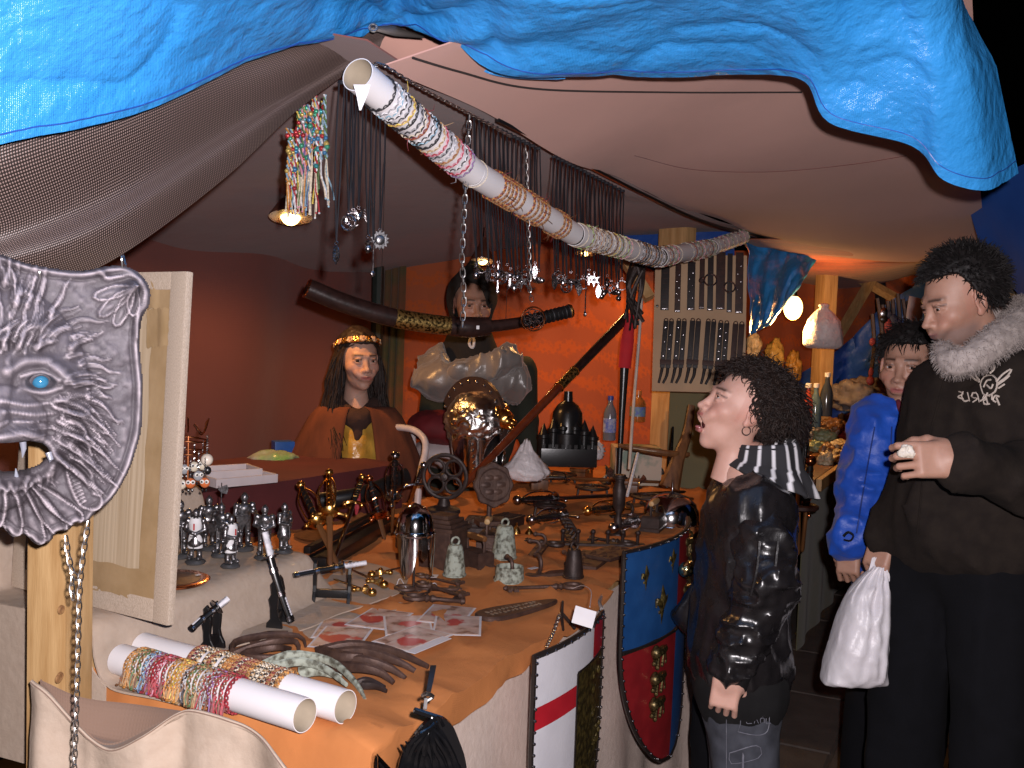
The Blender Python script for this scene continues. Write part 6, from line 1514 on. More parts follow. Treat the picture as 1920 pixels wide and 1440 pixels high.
sp_ = lambda t: SA+(SB-SA)*t
o = empty('long_sword_staff', SA, 'long reddish brown lacquered sword leaning diagonally with a gilt collar', 'sword')
rl = M('red_brown_lacquer', (.16, .035, .012), rough=.16, c2=(.09, .018, .008), vs=25, coat=.5); mi = Matrix.Translation(-Vector(SA))
vfmesh('scabbard', tube([sp_(0), sp_(.3), sp_(.60)], [.011, .015, .0165], 14), rl, o, mi)
vfmesh('gilt_collar', tube([sp_(.53), sp_(.58), sp_(.63)], .018, 14), grt, o, mi)
for t in (.53, .63): vfmesh('collar_ring', torus(.0182, .0026, 20, 6), MAT['gold'], o, mi @ frm(sp_(t), z=SB-SA, x=[0, 0, 1]))
vfmesh('grip', tube([sp_(.63), sp_(.99)], [.017, .019], 14), lac, o, mi)
o = empty('sheathed_sword', P(1168, 640, 4.0), 'upright dark sword in a red sleeve beside the far post', 'sword')
mi = Matrix.Translation(-Vector(P(1168, 640, 4.0)))
vfmesh('red_sleeve', tube([P(1183, 588, 4.0), P(1176, 640, 4.0), P(1171, 690, 4.0)], [.014, .026, .024], 10, flat=.5), M('red_felt', (.55, .015, .02), rough=.8, c2=(.45, .01, .02)), o, mi)
vfmesh('blade_sheath', tube([P(1171, 690, 4.0), P(1166, 780, 4.0), P(1160, 905, 3.95)], [.017, .012, .008], 8, flat=.5), MAT['black'], o, mi)
tag(vfmesh('white_rope', tube(spline([P(1203, 560, 4.0), P(1198, 640, 3.98), P(1188, 760, 3.95), P(1180, 880, 3.9)], 20), .006, 6), M('white_cotton_rope', (.62, .52, .45), rough=.9)), 'white cotton rope hanging in front of the far pine post', 'rope')
o = empty('leather_flail', P(1192, 540, 3.95), 'tangled bundle of dark studded straps hung beside the far post', 'straps'); rr = random.Random(9)
for k in range(11):
 a = P(1196+rr.uniform(-12, 12), 500+rr.uniform(-10, 10), 3.95+rr.uniform(-.03, .03)); b_ = P(1190+rr.uniform(-16, 16), 548+rr.uniform(-15, 15), 3.93); c_ = P(1192+rr.uniform(-22, 18), 600+rr.uniform(-20, 20), 3.95)
 ob = vfmesh('strap', tube(spline([a, b_, c_], 10), .007, 6, flat=.4), MAT['iron_dk'], o, Matrix.Translation(-Vector(P(1192, 540, 3.95))))
 vfmesh('stud', ball(.006, 7, 5, spline([a, b_, c_], 10)[6]-P(1192, 540, 3.95)-cF*.006), MAT['silver'], ob)
tag(vfmesh('wood_brace', tube([P(1150, 452, 4.2), P(1218, 560, 4.1)], .028, 4), MAT['wood'], smooth=False), 'short diagonal pine brace behind the studded straps', 'brace')
# ---------------------------------------------------------------- strap board
BT = dict(TL=P(1229, 478, 4.15), TR=P(1410, 462, 4.10), BR=P(1396, 752, 4.02), BL=P(1222, 733, 4.08))
xd = nrm(BT['BR']-BT['BL']); zd = nrm(BT['TL']-BT['BL']); wB = float(np.linalg.norm(BT['BR']-BT['BL'])); hB = float(np.linalg.norm(BT['TL']-BT['BL']))
bm4 = frm(BT['BL'], z=zd, x=xd)
o = empty('strap_board', bm4, 'tall tan board by the far post showing dark leather straps', 'board')
vfmesh('board', box(wB, .018, hB, (wB/2, .009, hB/2), .003), M('tan_board', (.50, .335, .205), c2=(.43, .28, .17), vs=6, rough=.85), o)
vfmesh('nail', ball(.006, 6, 4, (.012, -.002, hB*.62)), MAT['black'], o)
lea = M('dark_brown_leather', (.045, .016, .011), c2=(.022, .009, .007), vs=50, rough=.55, spec=.3, bump=.4, bs=160); leb = M('black_leather_strap', (.020, .012, .012), c2=(.012, .008, .008), vs=50, rough=.5, spec=.3, bump=.4, bs=160)
bmi = np.array(bm4.inverted())
def bl(px, py):
 r = ray(px, py); n_ = np.cross(xd, zd); t = ((BT['BL']-CAM)@n_)/(r@n_); p = CAM+r*t; q = bmi[:3, :3]@p+bmi[:3, 3]; return q[0], q[2]
def strap_box(x, z0, z1, wd, y=-.004, t=.004, slope=0.0):
 return box(wd, t, abs(z1-z0), (x, y, (z0+z1)/2), .0012)
desc = ['plain stitched', 'narrow buckled', 'broad studded', 'thin ringed', 'watch like round buckled', 'broad plain', 'narrow watch like', 'glinting buckled']
for k, (px, y0, y1, wd) in enumerate([(1248, 500, 582, 13), (1272, 496, 586, 9), (1297, 492, 582, 12), (1317, 485, 580, 8), (1333, 480, 583, 9), (1352, 474, 581, 14), (1369, 476, 586, 8), (1387, 474, 588, 12)]):
 x, z1 = bl(px, y0); _, z0 = bl(px-2, y1); w_ = wd*4.9/FPX
 s = empty('leather_strap', bm4 @ Matrix.Translation((x, -.003, 0)), f'{desc[k]} dark leather wrist strap in the upper row of the strap board', 'wrist strap', 'wrist straps in the upper row of the board')
 vfmesh('band', strap_box(0, z0, z1, w_), lea if k % 2 else leb, s)
 vfmesh('end_buckle', box(w_*.7, .003, .006, (0, -.0075, z0+.006), .001), MAT['silver'], s)
 if k in (3, 4, 6):
  zz = z0+(z1-z0)*(.55 if k != 6 else .42); r_ = w_*(.5 if k == 3 else 1.05); vfmesh('round_buckle', torus(r_, .0035, 18, 6), MAT['silver'], s, Matrix.Translation((0, -.009, zz)) @ Matrix.Rotation(R_(90), 4, 'X'))
 if k in (1, 2, 7):
  for j in range(5): vfmesh('stud', ball(.0028, 6, 4, ((-1)**j*w_*.2, -.0068, z0+(z1-z0)*(.25+.13*j))), MAT['silver'], s)
 if k in (0, 5):
  for j in range(7): vfmesh('stitch', box(w_*.5, .0015, .003, (0, -.0065, z0+(z1-z0)*(.12+.12*j))), lea, s)
desc2 = ['first studded', 'ring fitted', 'plain thonged', 'wide dark', 'densely studded', 'reddish plain']
for k, (px, y0, y1, wd) in enumerate([(1247, 602, 690, 19), (1271, 602, 690, 19), (1297, 602, 690, 20), (1326, 603, 692, 19), (1350, 606, 694, 20), (1378, 608, 696, 21)]):
 x, z1 = bl(px, y0); x2, z0 = bl(px-6, y1); w_ = wd*4.05/FPX
 s = empty('leather_bracer', bm4 @ Matrix.Translation((x, -.003, 0)) @ Matrix.Rotation(R_(3), 4, 'Y'), f'{desc2[k]} leather bracer in the lower row of the strap board', 'bracer', 'bracers in the lower row of the board')
 for sx in (-.27, .27):
  vfmesh('band', box(w_*.5, .006, z1-z0, (sx*w_, -.005, (z0+z1)/2), .002), leb if k < 5 else lea, s)
  vfmesh('top_loop', torus(w_*.17, .002, 12, 5), MAT['silver'], s, Matrix.Translation((sx*w_, -.006, z1+.002)) @ Matrix.Rotation(R_(90), 4, 'X'))
  vfmesh('thong', tube(spline([(sx*w_, -.004, z0+.005), (sx*w_*1.1-.003, -.006, z0-.03), (sx*w_*.8-.012, -.005, z0-.062)], 7), [w_*.17, w_*.12], 6, flat=.4), leb, s)
 vfmesh('cross_band', box(w_*1.12, .004, .02, (0, -.0105, z0+.022), .001), lea, s)
 if k in (0, 1, 4):
  for j in range(10 if k == 4 else 6): vfmesh('stud', ball(.0034, 6, 4, ((-.27 if j % 2 else .27)*w_, -.0095, z0+(z1-z0)*(.15+.08*j if k == 4 else .1+.15*j))), MAT['silver'], s)
pb = P(1300, 900, 4.35)
tag(vfmesh('olive_board', box(.36, .02, .62, (0, 0, .16)), MAT['olive'], m=cam_frm(P(1330, 880, 4.4), 4), smooth=False), 'olive green board standing under the strap board', 'board')
# crossbow
o = empty('crossbow', P(1240, 905, 3.9), 'wooden crossbow leaning upright on the far end of the counter', 'crossbow'); mi = Matrix.Translation(-Vector(P(1240, 905, 3.9)))
vfmesh('stock', tube(spline([P(1297, 760, 4.0), P(1288, 815, 3.97), P(1272, 860, 3.93), P(1255, 915, 3.9)], 14), [.014, .018, .024, .040], 8, flat=.6), MAT['wood_dark'], o, mi)
vfmesh('bow_limb', tube(spline([P(1160, 835, 3.95), P(1200, 842, 3.93), P(1250, 850, 3.92), P(1292, 852, 3.95)], 12), [.008, .012, .013, .008], 8), MAT['wood_dark'], o, mi)
vfmesh('bow_string', tube([P(1162, 836, 3.95), P(1215, 845, 3.9), P(1290, 853, 3.95)], .0016, 4), CORD['cream'], o, mi)
vfmesh('second_stave', tube([P(1262, 800, 3.98), P(1258, 850, 3.96), P(1250, 915, 3.9)], [.004, .008, .008], 6), MAT['steel'], o, mi)
tag(vfmesh('pale_stick', tube([P(1196, 850, 3.85), P(1176, 930, 3.7)], .006, 6), MAT['white']), 'pale thin stick leaning behind the pewter figures', 'stick')
# ---------------------------------------------------------------- shields on the counter front
def shield(TL, TR, tip_drop, label, fields, bulge=.055, lean=.03, n=(44, 24)):
 """heater shield: fields(s, t) -> material slot; s -1..1 across, t 0..1 down"""
 TL = np.array(TL); TR = np.array(TR); cx_ = (TL+TR)/2; xd_ = nrm(TR-TL); w_ = float(np.linalg.norm(TR-TL))/2
 m = frm(cx_, x=xd_, z=ZUP); o = empty('heater_shield', m, label, 'shield', 'heater shields hung on the counter front')
 def wid(t): return w_*(1.0 if t < .38 else math.sqrt(max(0, 1-((t-.38)/.62)**2))**1.15) if t < 1 else 0
 A = np.zeros((n[0], n[1], 3)); tt_ = np.linspace(0, .999, n[0])
 for i, t in enumerate(tt_):
  for j in range(n[1]):
   s = -1+2*j/(n[1]-1); A[i, j] = (s*wid(t), -bulge*(1-(s*wid(t)/w_)**2)-lean*0, -t*tip_drop+.012*(s*s-1)*(-1)*(1-t)*0)
 v, f = thick(A, .006); nq = (n[0]-1)*(n[1]-1); mi_ = []
 for q in range(len(f)):
  if q < 2*nq: i, j = divmod(q % nq, n[1]-1); mi_.append(fields(-1+2*(j+.5)/(n[1]-1), (i+.5)/(n[0]-1)))
  else: mi_.append(0)
 g = G().add((v, f)); g.mi = mi_; g.obj('field', FM, o, angle=60)
 edge = [A[0, j] for j in range(n[1])]+[A[i, -1] for i in range(1, n[0])]+[A[i, 0] for i in range(n[0]-2, 0, -1)]
 rim = np.array(edge)+np.array([0, -.003, 0]); vfmesh('rim', tube(rim, .0085, 6, closed=True, flat=.7), FM[0], o)
 k = max(1, len(rim)//40)
 for q in rim[::k]: vfmesh('stud', ball(.0036, 7, 5, q+np.array([0, -.0075, 0])), MAT['silver'], o)
 return o, w_, wid
FM = [M('black_shield_rim', (.022, .016, .014), rough=.35, bump=.3), M('white_field', (.78, .76, .80), c2=(.72, .70, .74), rough=.5, bump=.3, bs=200), M('red_field', (.55, .018, .03), c2=(.47, .014, .025), rough=.4, bump=.2, bs=200), M('blue_field', (.018, .085, .26), c2=(.013, .065, .21), rough=.4, bump=.2, bs=200), M('dark_red_field', (.30, .016, .02), c2=(.22, .012, .016), rough=.4, bump=.2, bs=160), M('antique_gilt_field', (.17, .125, .035), c2=(.055, .04, .014), metal=.6, rough=.4, vs=70, vlo=.42, vhi=.6, bump=.8, bs=90, bd=.004)]
VS = -.11
TL2, TR2 = PV(1168, 1032, VS), PV(1287, 974, VS); zt2 = (TL2[2]+TR2[2])/2; TL2[2] = TR2[2] = zt2
tip2 = PV(1213, 1440, VS-.03); drop2 = zt2-tip2[2]
def f2(s, t): return (3 if s < .05 else 4) if t < .42 else (4 if s < .05 else 3)
so, w2, wid2 = shield(TL2, TR2, drop2, 'quartered blue and red shield with gilt lions and lilies beside the boy', f2)
vfmesh('divider', tube([(-.98*w2, -.008, -.42*drop2), (-.5*w2, -.047, -.42*drop2), (0, -.060, -.42*drop2), (.5*w2, -.047, -.42*drop2), (.95*w2, -.012, -.42*drop2)], .007, 6), FM[0], so)
def on_sh(s, t, b=.055): return np.array([s*w2, -b*(1-s*s)-.004, -t*drop2])
def fleur(p, s, o, w_):
 g = G(); gm = MAT['iron_dk'] if False else FM[5]
 g.add(tube([(0, 0, .028*s), (0, -.003, .008*s), (0, 0, -.006*s)], [.0005, .0075*s, .004*s], 8, flat=.6))
 for q in (-1, 1): g.add(tube(spline([(0, 0, -.004*s), (q*.010*s, 0, .006*s), (q*.017*s, 0, .010*s), (q*.020*s, 0, .002*s)], 8), [.003*s, .004*s, .001*s], 6))
 g.add(box(.018*s, .004, .004*s, (0, 0, -.006*s), .001)); g.add(tube([(0, 0, -.006*s), (0, -.002, -.022*s)], [.005*s, .0006], 7, flat=.6))
 g.obj('gilt_lily', gm, o, Matrix.Translation(Vector(p)))
fleur(on_sh(-.36, .275), 2.3, so, w2); fleur(on_sh(-.68, .13), 1.5, so, w2); fleur(on_sh(-.14, .10), 1.5, so, w2)
def heraldic_lion(p, s, o):
 g = G(); f = lambda *q: np.array(q)*s
 g.add(tube(spline([f(-.020, 0, .002), f(-.005, -.003, .006), f(.012, -.002, .004), f(.020, 0, .004)], 8), [.0055*s, .007*s, .006*s], 8)); g.add(ball(.008*s, 10, 7, f(-.024, -.003, .008))); g.add(ball(.011*s, 9, 6, f(-.020, -.001, .007), (1, .5, 1)))
 for a, b in (((-.015, .0), (-.027, -.006)), ((-.010, -.002), (-.012, -.016)), ((.012, -.002), (.008, -.017)), ((.018, -.001), (.022, -.016))): g.add(tube([f(a[0], 0, a[1]), f(b[0], -.002, b[1])], [.0045*s, .0028*s], 6)); g.add(ball(.0036*s, 6, 4, f(b[0]-.002, -.002, b[1])))
 g.add(tube(spline([f(.020, 0, .004), f(.030, 0, .012), f(.022, 0, .020), f(.012, 0, .018), f(.010, 0, .024)], 10), [.003*s, .0016*s, .003*s], 6))
 g.obj('gilt_lion', FM[5] if False else GL, o, Matrix.Translation(Vector(p)))
GL = M('worn_gilt_relief', (.30, .22, .09), c2=(.05, .035, .02), metal=.85, rough=.33, vs=150, bump=.4, bs=150)
for k, t in enumerate((.485, .60, .71)): heraldic_lion(on_sh(-.36, t), 1.9, so)
for k, t in enumerate((.08, .19, .30)): heraldic_lion(on_sh(.52, t), 1.6, so)
VS = -.12
TL1, TR1 = PV(999, 1238, VS), PV(1127, 1142, VS); zt1 = (TL1[2]+TR1[2])/2; TL1[2] += (zt1-TL1[2])*.6; TR1[2] += (zt1-TR1[2])*.6
def f1(s, t):
 if s > -.06 and t > .16: return 5
 if s > .52: return 2
 if .20 < t < .30: return 2
 return 1
so1, w1, wid1 = shield(TL1, TR1, .52, 'white shield with a red cross and a gilt relief quarter hung at the near corner', f1, .022)
w2_, drop2_ = w1, .52
vfmesh('divider', tube([(-.06*w1, -.026, -.16*.52), (-.06*w1, -.026, -.62*.52), (-.06*w1, -.025, -.95*.52)], .0045, 6), FM[0], so1); vfmesh('divider', tube([(-.06*w1, -.026, -.16*.52), (.5*w1, -.021, -.16*.52), (.96*w1, -.006, -.16*.52)], .0045, 6), FM[0], so1)
rr = random.Random(3)
for k in range(34): vfmesh('gilt_boss', ball(.008, 7, 5, (0, 0, 0), (rr.uniform(.5, 1.3), .5, rr.uniform(.6, 1.5))), FM[5], so1, Matrix.Translation(Vector((w1*(.06+.74*rr.random()), -.021, -.52*(.20+.6*rr.random())))))
o = empty('bulldog_clip', PV(1056, 1152, -.075), 'dark metal spring clip gripping the counter edge above the white shield', 'clip')
mc = np.array([0, 0, 0]); q0 = PV(1056, 1152, -.075); L_ = lambda *q: PV(*q)-q0
vfmesh('jaw', tube([L_(1055, 1128, -.075), L_(1053, 1158, -.085), L_(1056, 1180, -.085)], [.006, .009, .007], 6, flat=.5), MAT['iron_dk'], o); vfmesh('lever', tube([L_(1054, 1150, -.08), L_(1078, 1178, -.10)], .004, 6), MAT['iron_dk'], o)
chain([PV(1050, 1150, -.09), PV(1038, 1185, -.10), PV(1024, 1215, -.12)], 'steel_chain', 'short bead like chain holding up the white shield', .009, .0065, .0012)
tag(vfmesh('clear_hook', tube(spline([PV(1128, 1118, -.06), PV(1124, 1130, -.08), PV(1128, 1142, -.10)], 8), .005, 6), M('clear_plastic', (.7, .66, .66), rough=.2, trans=.6)), 'small clear plastic clip above the corner of the white shield', 'clip')
tag(vfmesh('brass_pommel', G().v or ball(.021, 18, 12), M('bright_brass', (.85, .72, .36), metal=1, rough=.12), m=Matrix.Translation(Vector(P(1287, 1068, 2.75)))), 'bright round brass knob between the blue shield and the boy', 'pommel')
# ---------------------------------------------------------------- black openwork ornament at the near corner
q0 = P(795, 1440, 1.58); o = empty('black_ornament', cam_frm(q0, 10), 'glossy black carved ornament with curling strands hanging at the near corner', 'ornament')
f_ = 1.58/FPX; gb = M('glossy_black', (.006, .006, .007), rough=.07, spec=.8)
out = [(-88, 30), (-84, -26), (-70, -10), (-52, -8), (-42, 30), (-8, 82), (20, 100), (48, 84), (62, 56), (78, 10), (84, -60), (60, -140), (0, -180), (-60, -120)]
v, f = prism(spline(np.array(out+[out[0]], float)*f_, 60)[:-1], .014, -.007, .003); vfmesh('plate', (np.c_[v[:, 0], v[:, 2], v[:, 1]], f), gb, o)
rr = random.Random(2)
for k in range(9):
 t = k/8; a0 = R_(160-150*t); p0 = (30+8*math.cos(a0), 60+20*t);
 pts = [(20-50*t+40*t*t, 92-10*t), (-30+60*t+rr.uniform(-6, 6), 55+rr.uniform(-10, 10)), (-45+105*t, 5+rr.uniform(-12, 12)), (-55+120*t+rr.uniform(-8, 8), -60+rr.uniform(-10, 10)), (-30+70*t, -150)]
 vfmesh('strand', tube(np.array([(x*f_, -.012-.008*math.sin(i*.8), y*f_) for i, (x, y) in enumerate(spline(np.array(pts, float), 18))]), [.003, .0080, .003], 8), gb, o)
for k in range(9): vfmesh('comb_tooth', tube([((-40+9*k)*f_, -.010, (40+5.5*k)*f_), ((-48+9*k)*f_, -.016, (56+5.5*k)*f_)], [.003, .0015], 6), gb, o)
vfmesh('horn', tube(np.array([(-60, -.012/f_, 0), (-74, -.012/f_, 4), (-86, -.012/f_, 24)])*f_, [.006, .001], 7), gb, o)
vfmesh('hanger', tube(np.array([(-22, 0, 112), (30, 0, 92)])*f_, .005, 6), gb, o)
o = empty('strap_clip', P(806, 1280, 1.66), 'black strap with a clear clip fixed to the orange cloth corner', 'clip'); q0 = P(806, 1280, 1.66)
A = np.array([[P(807, 1250, 1.655)-q0, P(818, 1250, 1.655)-q0], [P(803, 1275, 1.625)-q0, P(813, 1276, 1.625)-q0], [P(798, 1306, 1.61)-q0, P(806, 1306, 1.61)-q0]]); vfmesh('strap', thick(A, .003), MAT['black'], o)
vfmesh('buckle', tube(spline([P(792, 1304, 1.60)-q0, P(800, 1300, 1.59)-q0, P(812, 1306, 1.60)-q0, P(800, 1314, 1.6)-q0], 10), .003, 6), MAT['chain'], o); vfmesh('clear_link', tube([P(799, 1310, 1.6)-q0, P(797, 1330, 1.59)-q0], .003, 6), M('clear_nylon', (.8, .8, .8), rough=.2, trans=.7), o)
# ---------------------------------------------------------------- behind the counter: castle, bags, chair, trays
o = empty('castle_ornament', cam_frm(P(1062, 872, 3.95), 8), 'black model castle with a tall domed keep standing at the far end', 'ornament'); f_ = 3.95/FPX
def tower(x, y, r, h, cone, nm='tower'):
 vfmesh(nm, lathe([(r*1.05, 0), (r, .01), (r, h), (r*1.18, h+.004), (r*1.18, h+.016), (r*.95, h+.016), (1e-4, h+.016+cone)], 12), MAT['black'], o, Matrix.Translation((x, y, 0)))
for x, h in ((-46, 50), (-28, 62), (46, 48), (30, 58), (-10, 66), (12, 66)): tower(x*f_, -.02, 10*f_, h*f_, 22*f_)
vfmesh('keep', lathe([(34*f_, 0), (34*f_, 60*f_), (30*f_, 62*f_), (28*f_, 98*f_), (20*f_, 112*f_), (9*f_, 120*f_), (8*f_, 138*f_), (1e-4, 139*f_)], 16), MAT['black'], o, Matrix.Translation((0, .02, 0)))
vfmesh('curtain_wall', box(104*f_, 60*f_, 34*f_, (0, 0, 17*f_), .004), MAT['black'], o)
for k in range(9): vfmesh('merlon', box(6*f_, 4*f_, 8*f_, ((-48+12*k)*f_, -30*f_, 38*f_)), MAT['black'], o, smooth=False)
bagm = M('thin_white_plastic', (.72, .66, .66), c2=(.60, .54, .54), vs=9, rough=.35, bump=.8, bs=22, bd=.02, sss=0)
def crumple(name, c, r, label, cat, mat, sub=3, amp=.25, seed=0, spike=0, yaw=0):
 bm = bmesh.new(); bmesh.ops.create_icosphere(bm, subdivisions=4, radius=1); v = np.array([q.co[:] for q in bm.verts]); f = [[q.index for q in p.verts] for p in bm.faces]; bm.free()
 n1 = 1-np.abs(vnoise(v, 1.7, seed)); n2 = 1-np.abs(vnoise(v, 4, seed+3)); k = 1+amp*(n1**2-.6)+amp*.5*(n2**2-.5)
 v = v*k[:, None]; v[:, 2] = np.maximum(v[:, 2], -.75)
 if spike: up = np.clip(v[:, 2], 0, 1); sq = 1-.75*up**1.2; v[:, 0] *= sq; v[:, 1] *= sq; v[:, 2] += spike*up**2
 v *= np.array(r); return tag(vfmesh(name, (v, f), mat, m=cam_frm(c, yaw), angle=180), label, cat)
crumple('plastic_bag', P(985, 880, 3.7), (.085, .06, .05), 'crumpled white plastic bag behind the round plaque', 'bag', bagm, seed=2, spike=1.2)
crumple('plastic_bag', P(512, 872, 3.75), (.095, .08, .055), 'green and grey crumpled plastic bag on the back table', 'bag', M('green_plastic', (.16, .34, .10), c2=(.36, .35, .33), vs=9, rough=.3, bump=.5, bs=25, bd=.01), seed=5)
o = tag(vfmesh('blue_box', box(.075, .06, .075, (0, 0, .03), .003), M('blue_packaging', (.02, .10, .42), rough=.3), m=cam_frm(P(530, 860, 3.9), 15)), 'small bright blue box behind the green plastic bag', 'box')
o = empty('back_table', stall_frm(P(420, 960, 3.1)*np.array([1, 1, 0]), -8), 'dark red covered side table behind the knights', 'table')
dred = M('dark_red_cover', (.10, .018, .02), c2=(.075, .013, .015), rough=.85, vs=6)
zt3 = P(420, 912, 3.1)[2]
vfmesh('cover', box(1.1, .5, .30, (.25, .22, zt3-.15), .02), dred, o);
for x in (-.2, .7): vfmesh('leg', box(.04, .04, zt3-.3, (x, .2, (zt3-.3)/2)), MAT['wood_dark'], o)
traym = M('white_polystyrene', (.60, .54, .55), rough=.7, c2=(.54, .48, .49))
for k, (px, py, dd, yw) in enumerate([(445, 905, 3.05, -20), (418, 893, 3.1, -28)]):
 o = empty('foam_tray', stall_frm(P(px, py, dd), yw), ('white foam tray lying near the black case', 'white foam tray under the first at the wall side')[k], 'tray', 'foam trays on the side table')
 vfmesh('tray_base', box(.20, .12, .008, (0, 0, .004), .003), traym, o)
 for x, y, sx, sy in ((0, .056, .20, .008), (0, -.056, .20, .008), (.096, 0, .008, .104), (-.096, 0, .008, .104)): vfmesh('tray_side', box(sx, sy, .022, (x, y, .015), .002), traym, o)
wm = M('white_enamelled_tube', (.66, .58, .58), rough=.35)
o = empty('folding_chair', P(770, 900, 3.75), 'white tubular metal chair behind the counter between woman and helmet', 'chair'); q0 = P(770, 900, 3.75)
vfmesh('frame_tube', tube(spline([P(690, 795, 3.95)-q0, P(735, 800, 3.9)-q0, P(775, 806, 3.85)-q0, P(796, 825, 3.8)-q0, P(797, 850, 3.78)-q0, P(788, 890, 3.75)-q0, P(782, 960, 3.72)-q0, P(776, 1080, 3.7)-q0], 40), .013, 10), wm, o)
vfmesh('seat_pad', box(.36, .34, .03, (-.02, .25, -.22), .01), dred, o)
vfmesh('frame_tube', tube(spline([P(690, 795, 4.25)-q0, P(760, 803, 4.2)-q0, P(775, 830, 4.15)-q0, P(770, 960, 4.1)-q0, P(765, 1060, 4.05)-q0], 30), .012, 10), wm, o)
# bottles and boxes at the far corner
for k, (px, py, dd, h, r, c, cap_, lab) in enumerate([(1142, 825, 4.4, .17, .028, (.30, .33, .38), (.05, .07, .35), 'clear water bottle with a blue cap at the far corner'), (1195, 790, 4.6, .12, .035, (.65, .25, .06), (.6, .2, .05), 'orange labelled jar on the white carton')]):
 o = empty('bottle', Matrix.Translation(Vector(P(px, py, dd))), lab, 'bottle')
 vfmesh('bottle_body', lathe([(r, 0), (r, h*.65), (r*.8, h*.78), (r*.4, h*.9), (r*.38, h)], 16), M('bottle_plastic', c, rough=.12, trans=.5), o); vfmesh('cap', lathe([(r*.45, h), (r*.45, h+.018), (1e-4, h+.02)], 12), M('bottle_cap', cap_, rough=.3), o); vfmesh('label_band', lathe([(r*1.02, h*.2), (r*1.02, h*.55)], 16), M('bottle_label', (.5, .5, .55) if k == 0 else (.2, .35, .3), c2=(.1, .15, .5), vs=60), o)
o = tag(vfmesh('white_carton', box(.20, .16, .16, (0, 0, .08), .004), M('carton_card', (.55, .46, .36), c2=(.20, .28, .22), vs=9, vlo=.4, vhi=.5, rough=.6), m=cam_frm(P(1190, 905, 4.5), 10)), 'pale printed carton behind the crossbow', 'box')
crumple('crumpled_paper', P(1105, 845, 4.4), (.06, .05, .05), 'crumpled pale paper between castle and bottle', 'paper', MAT['tagp'], seed=8, amp=.4)
# pewter dragons and dark candlestick
def dragon(px, py, lab, s=1.0, yaw=0):
 o = empty('pewter_dragon', cam_at(px, py, TT, yaw), lab, 'figurine', 'small pewter dragons at the far end'); o.scale = (s, s, s)
 vfmesh('body', tube(spline([(-.035, 0, .004), (-.02, 0, .012), (-.004, 0, .02), (.008, 0, .04), (.004, -.004, .058), (-.006, -.01, .066)], 14), [.003, .009, .010, .006, .005, .004], 8), MAT['pewter'], o)
 for s_ in (-1, 1):
  A = np.array([[(0, s_*.004, .034), (.004, s_*.012, .05), (.006, s_*.03, .075)], [(.010, s_*.004, .028), (.018, s_*.018, .044), (.026, s_*.036, .056)], [(.016, s_*.004, .02), (.028, s_*.016, .03), (.040, s_*.03, .036)]]); vfmesh('wing', thick(resurf(A, 6, 6), .0015), MAT['pewter'], o)
  vfmesh('leg', tube([(.0, s_*.006, .018), (.004, s_*.012, .0)], [.005, .003], 6), MAT['pewter'], o)
 vfmesh('rock', (lambda q: (q[0]*np.array([1, 1, .35])+vnoise(q[0], 90)[:, None]*.003, q[1]))(ball(.028, 10, 6)), MAT['iron_dk'], o)
dragon(1135, 905, 'pewter dragon figurine left of the dark candlestick', 1.0, 20); dragon(1222, 905, 'pewter dragon figurine with raised wings before the far post', 1.1, -30); dragon(1195, 915, 'small pewter dragon between candlestick and crossbow', .8, 60)
o = empty('candlestick', cam_at(1158, 1004, TT), 'dark iron candlestick standing among the lying swords', 'candlestick')
vfmesh('shaft', lathe([(.028, 0), (.026, .008), (.010, .018), (.014, .05), (.008, .07), (.020, .10), (.022, .15), (.014, .175), (.020, .19), (.019, .20), (1e-4, .2)], 14), MAT['iron_dk'], o); vfmesh('drip_tray', torus(.022, .003, 18, 6), MAT['iron_dk'], o, Matrix.Translation((0, 0, .19)))
# sword bundle in a stand behind the boy
o = empty('sword_holder', P(1503, 950, 4.04), 'dark leather loop holding the upright swords at the end of the counter', 'holder'); vfmesh('loop', torus(.055, .012, 20, 6), lea, o); vfmesh('strap', box(.12, .012, .05, (-.08, .05, 0), .004), lea, o)
for k, (a, b, hl, lab) in enumerate([((1505, 1080), (1497, 812), 'gold', 'sword with a gilt hilt standing first behind the curly head'), ((1492, 1085), (1512, 800), 'silver', 'sword with a tall silver hilt standing behind the curly head'), ((1512, 1075), (1520, 862), 'copper', 'sword with a red and copper grip standing lowest in the bundle')]):
 ob = long_sword(P(a[0]-8, a[1]-40, 4.06), P(b[0], b[1], 4.0), lab, hl, .20, .011, .05, 'swords upright in the stand', scab='wood_dark', basket=k == 1)
# ================================================================ people
SKIN_ATTR = [('lip', (.36, .11, .10)), ('stubble', (.19, .13, .115)), ('brow', (.035, .02, .015)), ('flush', (.52, .20, .15))]
def skin(name, c, c2): return M(name, c, c2=c2, vs=60, rough=.52, sss=.12, bump=.22, bs=420, bd=.0012, attr=SKIN_ATTR, vlo=.2, vhi=.8)
SK = dict(boy=skin('skin_warm', (.66, .39, .31), (.60, .34, .26)), man=skin('skin_tan', (.44, .245, .175), (.38, .20, .14)), woman=skin('skin_pale', (.50, .30, .23), (.45, .26, .195)), hood=skin('skin_brown', (.40, .22, .155), (.34, .18, .125)))
HAIR = M('dark_brown_hair', (.030, .017, .013), c2=(.014, .009, .008), vs=70, rough=.55, spec=.35)
HAIRB = M('near_black_hair', (.014, .011, .011), c2=(.008, .007, .007), vs=70, rough=.6, spec=.3)
EYEW = M('eye_white', (.72, .68, .66), rough=.15); IRIS = M('dark_iris', (.03, .016, .010), rough=.08, coat=.6); MOUTH = M('mouth_inside', (.10, .02, .02), rough=.5); TONG = M('tongue', (.50, .16, .16), rough=.35); TEETH = M('teeth', (.7, .66, .6), rough=.3)
